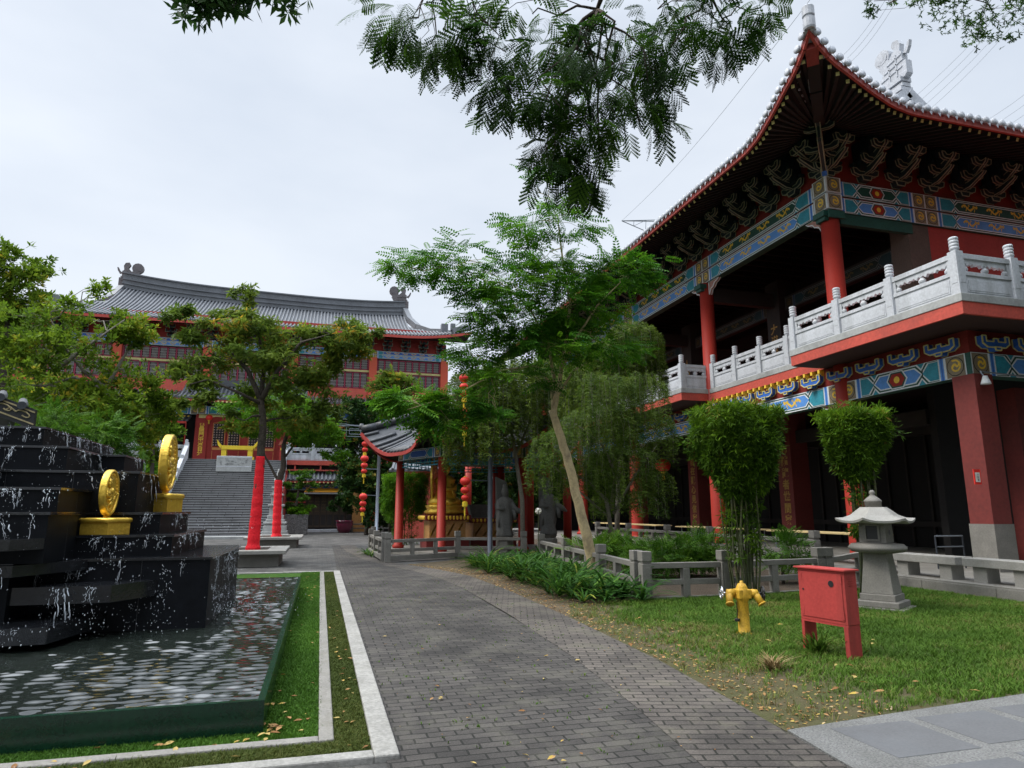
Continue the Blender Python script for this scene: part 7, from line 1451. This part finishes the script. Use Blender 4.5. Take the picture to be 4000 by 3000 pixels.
tree('pot_plant', 'dark leafy plant growing out of the maroon glazed pot', 'plant', (POT[0], POT[1], .8), [([(POT[0], POT[1], .75), (POT[0], POT[1], 1.6), (POT[0]-.1, POT[1], 2.2)], .05, .02)], [((POT[0], POT[1], 2.3), (1.0, .7, .35), 130), ((POT[0]-.3, POT[1], 1.8), (.8, .6, .3), 70)], TUFB, LF_DARK, BARKD, 1.3, None, 16, .012)
# clipped bamboo: a block of leaves on slim culms
def bamboo(label, cx, cy, w0, w1, zt, zm, zb, nc, cw, n=2600, lean=.0, m=LF_BAM):
    t = thing('clipped_bamboo', label, 'bamboo', (cx, cy, 0)); mb = MB()
    for i in range(nc):
        a = random.uniform(0, 6.28); rr = cw*math.sqrt(random.random()); x, y = cx+rr*math.cos(a), cy+rr*math.sin(a)*.7; e = Vector((x+random.gauss(0, .12), y+random.gauss(0, .1), zt-.5)); p0 = Vector((x, y, 0)); k = 12; q = [p0.lerp(e, j/k)+Vector((.03*math.sin(j*.8+i), 0, 0)) for j in range(k+1)]; r0 = random.uniform(.012, .021)
        mb.tube(q, [r0]*(k+1), 7)
        for j in range(1, k): mb.tube([q[j]-Vector((0, 0, .008)), q[j]+Vector((0, 0, .008))], r0*1.25, 7)
    mb.build('culms', CULM, t, True)
    p = []
    while len(p) < n:
        z = random.uniform(zb, zt); f = min(1, (z-zb)/(zm-zb)) if z < zm else 1; hw = w1+(w0-w1)*f**.8; x, y = random.uniform(-1, 1), random.uniform(-1, 1); rr = (x**4+y**4)**.25
        top = (z > zt-.12)
        if rr > 1 or (rr < .62 and not top and random.random() > .12): continue
        if z < zm and random.random() > .35+.65*f: continue
        an = math.atan2(y, x); bump = 1+.10*math.sin(3*an+z*4+cx)+.07*math.sin(7*an-z*6)
        if math.sin(5*an+z*7+cx*3)*math.sin(3.1*z+an*2) > .62 and not top and random.random() < .75: continue
        k2 = bump*(1+(random.random() < .06)*random.uniform(.05, .22)); p.append((cx+x*hw*k2, cy+y*hw*.8*k2, z+(random.random() < .07)*top*random.uniform(0, .14)+.04*math.sin(x*6+cx)*top))
    for i in range(int(n*.05)): a = random.uniform(0, 6.28); rr = cw*random.uniform(.6, 1.3); p.append((cx+rr*math.cos(a), cy+rr*math.sin(a)*.7, random.uniform(zb-1.1, zb+.1)))
    n = len(p); p = np.array(p); o = (p-np.array([cx, cy, zm]))*np.array([1, 1, .35]); o[:, 2] += np.where(p[:, 2] > zt-.15, 1.2, -.25); o += rng.normal(0, .5, o.shape); top = np.clip((p[:, 2]-zt+.35)/.35, 0, 1)
    scatter('foliage', T_tuft(8, .13, .020, 1.0, 9, -.1), p, o, rng.uniform(.7, 1.45, n), m, t, rnd=np.clip(rng.random(n)*.5+.12*np.sin(p[:, 0]*7+p[:, 2]*5)+.34*top*rng.random(n)+.08*top+(rng.random(n) < .03)*.5, 0, 1)); return t
bamboo('nearer clipped bamboo clump with a broad flat topped leaf block behind the hydrant', 7.52, 10.95, .74, .26, 3.5, 2.8, 1.85, 24, .30, 3600)
bamboo('smaller clipped bamboo clump whose culms rise behind the stone lantern', 10.06, 10.75, .56, .2, 3.52, 3.05, 2.2, 14, .2, 2600, 0)
q = P(874, 1100, 30); bamboo('square clipped bamboo block standing left of the pavilion', q.x, 30, .92, .8, P(874, 1026, 30).z, P(874, 1090, 30).z, P(874, 1125, 30).z, 14, .5, 3600, 0, LF_BRT)
# willows
def willow(name, label, base, limbs, tops, lmat, seg=.10, sw=.05, bark=BARKG, ll=.13, lw=.02):
    """tops: (centre, radii, strands, hanging length)"""
    t = thing(name, label, 'tree', base); mb = MB()
    for pts, r0, r1 in limbs: k = len(pts); mb.tube(pts, [r0+(r1-r0)*i/(k-1) for i in range(k)], 8)
    pos = []; dr = []; rn = []
    for c, r, n, hl in tops:
        for i in range(int(n*(1.0 if lmat is LF_CAS else 1.6))):
            a = rng.uniform(0, 6.28); e = rng.random()**.5; x = np.array([c[0]+r[0]*e*math.cos(a), c[1]+r[1]*e*math.sin(a), c[2]+r[2]*math.sqrt(max(0, 1-e*e))*rng.uniform(.7, 1.0)]); L_ = hl*rng.uniform(.5, 1.15); o = np.array([math.cos(a), math.sin(a), 0]); s = 0; tone = rng.random()*.7
            sp = []
            while s < L_:
                u = s/L_; q = x+o*(.28*math.sin(min(1, u*2)*1.57)*r[0]*.3)+np.array([rng.normal(0, sw*.3), rng.normal(0, sw*.3), -s*(.35+.65*min(1, u*2.2))]); pos.append(q); d = np.array([o[0]*.3*(1-u)+rng.normal(0, .35), o[1]*.3*(1-u)+rng.normal(0, .35), -1]); dr.append(d); rn.append(min(1, tone+.3*rng.random())); s += seg; sp.append(q)
            if i % 3 == 0 and len(sp) > 3: mb.tube([tuple(v) for v in sp[::2]], .005, 3, 0, False)
    mb.build('trunk', bark, t, True); V, F = T_tuft(5, ll*1.15, lw*1.3, .6, 5, 0); k = len(pos); scatter('foliage', (V, F), np.array(pos), np.array(dr), rng.uniform(.7, 1.3, k), lmat, t, rnd=np.array(rn)); return t
def WT(x, y, Y, rx, ry, n, hl): b = B(x, y, Y, rx, ry, 1); return (b[0], b[1], n, hl)
Yv = 22.5; b0 = P(1130, 1170, Yv)
willow('weeping_willow', 'pale green weeping willow hanging in front of the pavilion', (b0.x, Yv, 0), [([(b0.x, Yv, 0), P(1128, 1080, Yv), P(1110, 960, Yv), P(1090, 860, Yv)], .10, .04), ([P(1115, 980, Yv), P(1150, 900, Yv), P(1180, 850, Yv)], .05, .02)], [WT(1040, 850, Yv, 80, 60, 105, 2.1), WT(1110, 830, Yv, 90, 60, 130, 2.3), WT(1180, 830, Yv+.5, 80, 60, 120, 2.4), WT(1000, 930, Yv, 40, 30, 50, 1.4), WT(990, 900, Yv-.6, 40, 30, 40, 1.1), WT(1050, 930, Yv-.8, 50, 30, 50, 1.2), WT(1080, 880, Yv-.5, 60, 40, 60, 1.7)], LF_WIL)
Yv2 = 20.5; b1 = P(1330, 1150, Yv2)
willow('weeping_willow', 'bright topped weeping willow close against the right hall balcony', (b1.x, Yv2, 0), [([(b1.x, Yv2, 0), P(1335, 1050, Yv2), P(1345, 930, Yv2), P(1350, 800, Yv2)], .10, .04)], [WT(1370, 740, Yv2, 60, 50, 130, 1.3), WT(1320, 780, Yv2, 70, 50, 120, 1.8), WT(1400, 800, Yv2, 40, 40, 70, 1.3), WT(1270, 830, Yv2, 70, 50, 110, 2.2)], LF_WIL)
Yc = 17.8; b2 = P(1330, 1130, Yc)
willow('dark_willow', 'dark drooping fine leaved tree spreading low behind the leaning trunk', (b2.x, Yc, 0), [([(b2.x, Yc, 0), P(1310, 1080, Yc), P(1270, 1040, Yc), P(1215, 1010, Yc)], .08, .02), ([P(1320, 1100, Yc), P(1330, 1020, Yc), P(1300, 960, Yc), P(1250, 920, Yc)], .06, .02), ([P(1325, 1110, Yc), P(1370, 1030, Yc), P(1420, 960, Yc)], .05, .015), ([P(1320, 1122, Yc), P(1250, 1060, Yc), P(1190, 1000, Yc)], .04, .015)],
 [WT(1385, 850, Yc, 60, 50, 80, 1.9), WT(1300, 850, Yc, 70, 50, 80, 1.9), WT(1220, 960, Yc, 70, 40, 90, 1.3), WT(1300, 920, Yc, 90, 50, 130, 1.4), WT(1390, 930, Yc, 70, 50, 95, 1.2), WT(1340, 1000, Yc, 90, 40, 150, 1.1), WT(1270, 1030, Yc, 70, 30, 100, .8), WT(1410, 1040, Yc, 45, 30, 75, .7), WT(1350, 1080, Yc, 90, 24, 120, .6), WT(1180, 1000, Yc, 50, 30, 40, 1.0)], LF_CAS, .10, .06, BARKG, .11, .014)
# shrubs behind the lawn fence
for lb, Ys, bb in (('feathery bright green shrub mound behind the lawn fence', 15.0, [(1440, 1192, 80, 24, 420), (1500, 1180, 56, 22, 320), (1400, 1205, 60, 20, 260), (1480, 1215, 80, 18, 320)]), ('low green shrub spreading behind the leaning tree', 16.5, [(1340, 1190, 60, 22, 280), (1290, 1185, 50, 18, 200)]), ('small leafy shrub behind the bamboo culms', 13.2, [(1690, 1190, 36, 22, 170), (1720, 1205, 28, 18, 110)])):
    q = P(bb[0][0], 1230, Ys); tree('green_shrub', lb, 'shrub', (q.x, Ys, 0), [([(q.x, Ys, 0), (q.x, Ys, .4)], .04, .02)], [B(x, y, Ys, rx, ry, n) for x, y, rx, ry, n in bb], PIN, LF_SHR, BARKD, .75, None, 20, .006, .5, .22, .1)
mb = MB()
# strap leaved clumps along the bed
def strap_mesh(seed, n=26, L_=.62):
    r = random.Random(seed); V = []; F = []
    for i in range(n):
        a = r.uniform(0, 6.28); l_ = L_*r.uniform(.6, 1.15); e = r.uniform(.5, 1.25); w_ = .028*r.uniform(.8, 1.3); d = np.array((math.cos(a), math.sin(a), 0)); s = np.array((-math.sin(a), math.cos(a), 0)); pr = []
        for k in range(6):
            t = k/5; hr = l_*(t*math.cos(e)+.28*t*t); z = l_*(t*math.sin(e)-.62*t*t*(1.15-e*.4)); ww = w_*(1-.15*(1-t))*(1 if k < 4 else (.75 if k == 4 else .1)); c = d*hr+np.array((0, 0, max(.01, z))); pr.append((c-s*ww/2, c+s*ww/2+np.array((0, 0, .004))))
        for k in range(5): F.append([len(V)+j for j in range(4)]); V += [pr[k][0], pr[k][1], pr[k+1][1], pr[k+1][0]]
    return V, F
protos = []
for sd_ in range(4):
    V, F = strap_mesh(sd_); V = [np.array((p[2], p[1], -p[0])) for p in V]      # scatter's x axis is up
    o = scatter('lily_clump', (V, F), [(0, 0, 0)], [(0, 0, 1)], 1, LF_AGA, roll=np.zeros(1), rnd=np.array([.42])); me = o.data; nF = len(me.polygons); rv = np.repeat(rng.random(nF//5)**1.2*.92, 5); me.attributes['rnd'].data.foreach_set('value', rv[:nF].astype(np.float32)); protos.append([o, False])
def clump(x, y, s, label, group):
    pr = random.choice(protos); o = pr[0] if not pr[1] else pr[0].copy()
    if pr[1]: COL.objects.link(o)
    pr[1] = True; o.location = (x, y, 0); o.rotation_euler = (0, 0, random.uniform(0, 6.28)); o.scale = (s, s, s*random.uniform(.85, 1.15)); tag(o, label, 'plant', group)
rc = random.Random(4); cnt = 0; done = []
while cnt < 88:
    t_ = rc.random(); y = 20.3-9.1*t_; xl = interp(y, [(11.2, 4.5), (13, 4.32), (16, 4.25), (19, 4.2), (20.5, 4.3)]); xr = interp(y, [(11.6, 5.7), (14.3, 5.95), (17.6, 6.3), (20.5, 6.6)]); x = xl+(xr-xl)*rc.random()
    if any((x-a)**2+(y-b)**2 < .06 for a, b in done): continue
    done.append((x, y)); clump(x, y, rc.uniform(1.15, 1.6), 'strap leaved lily clump in the bed between the path and the stone fence', 'lily clumps in the bed beside the path'); cnt += 1
clump(5.45, 11.25, 1.05, 'lily clump nearest the viewer at the corner of the lawn fence', None) if False else None
for x, y in ((1.75, 25.2), (1.7, 26.0), (1.8, 24.5)): clump(x, y, .9, 'small lily clump at the foot of the fence left of the pavilion', 'lily clumps left of the pavilion')
for pr in protos:
    if not pr[1]: bpy.data.objects.remove(pr[0])
t = thing('lily_flower', 'pale round lily flower head on a tall stalk in front of the pavilion fence', 'flower', (P(1165, 1180, 20).x, 20, 0)); q = P(1163, 1104, 20); mb = MB(); mb.tube([(q.x, 20, 0), (q.x, 20, q.z)], .012, 6); mb.build('stalk', CULM, t); mb = MB()
for i in range(40): d = Vector((random.gauss(0, 1), random.gauss(0, 1), random.gauss(0, 1))).normalized(); mb.tube([q+d*.02, q+d*.10], [.005, .02], 5)
mb.build('flower_head', SIGNW, t)
# dry tuft and weeds under the cabinet
V, F = T_grass(90, .26, .012, .2, 21); V = [np.array(p)*np.array((1, 2.2, 2.2)) for p in V]
o = scatter('dry_tuft', (V, F), [(4.52, 6.2, .0)], [(0, 0, 1)], .58, leaf_mat('straw', [(0, (.16, .11, .05)), (.6, (.28, .20, .09)), (1, (.38, .30, .16))], .2), at=(4.52, 6.2, 0), rnd=np.array([.5]), jit=.3); tag(o, 'dry straw coloured grass tuft on the lawn left of the red cabinet', 'grass tuft')
V, F = T_grass(60, .3, .014, .16, 22); V = [np.array(p)*np.array((1, 2.5, 2.5)) for p in V]
o = scatter('weed_tuft', (V, F), [(5.5, 6.75, .0)], [(0, 0, 1)], .8, GRASS, at=(5.5, 6.75, 0), rnd=np.array([.3]), jit=.25); tag(o, 'dark green weed tuft growing between the legs of the red cabinet', 'grass tuft')
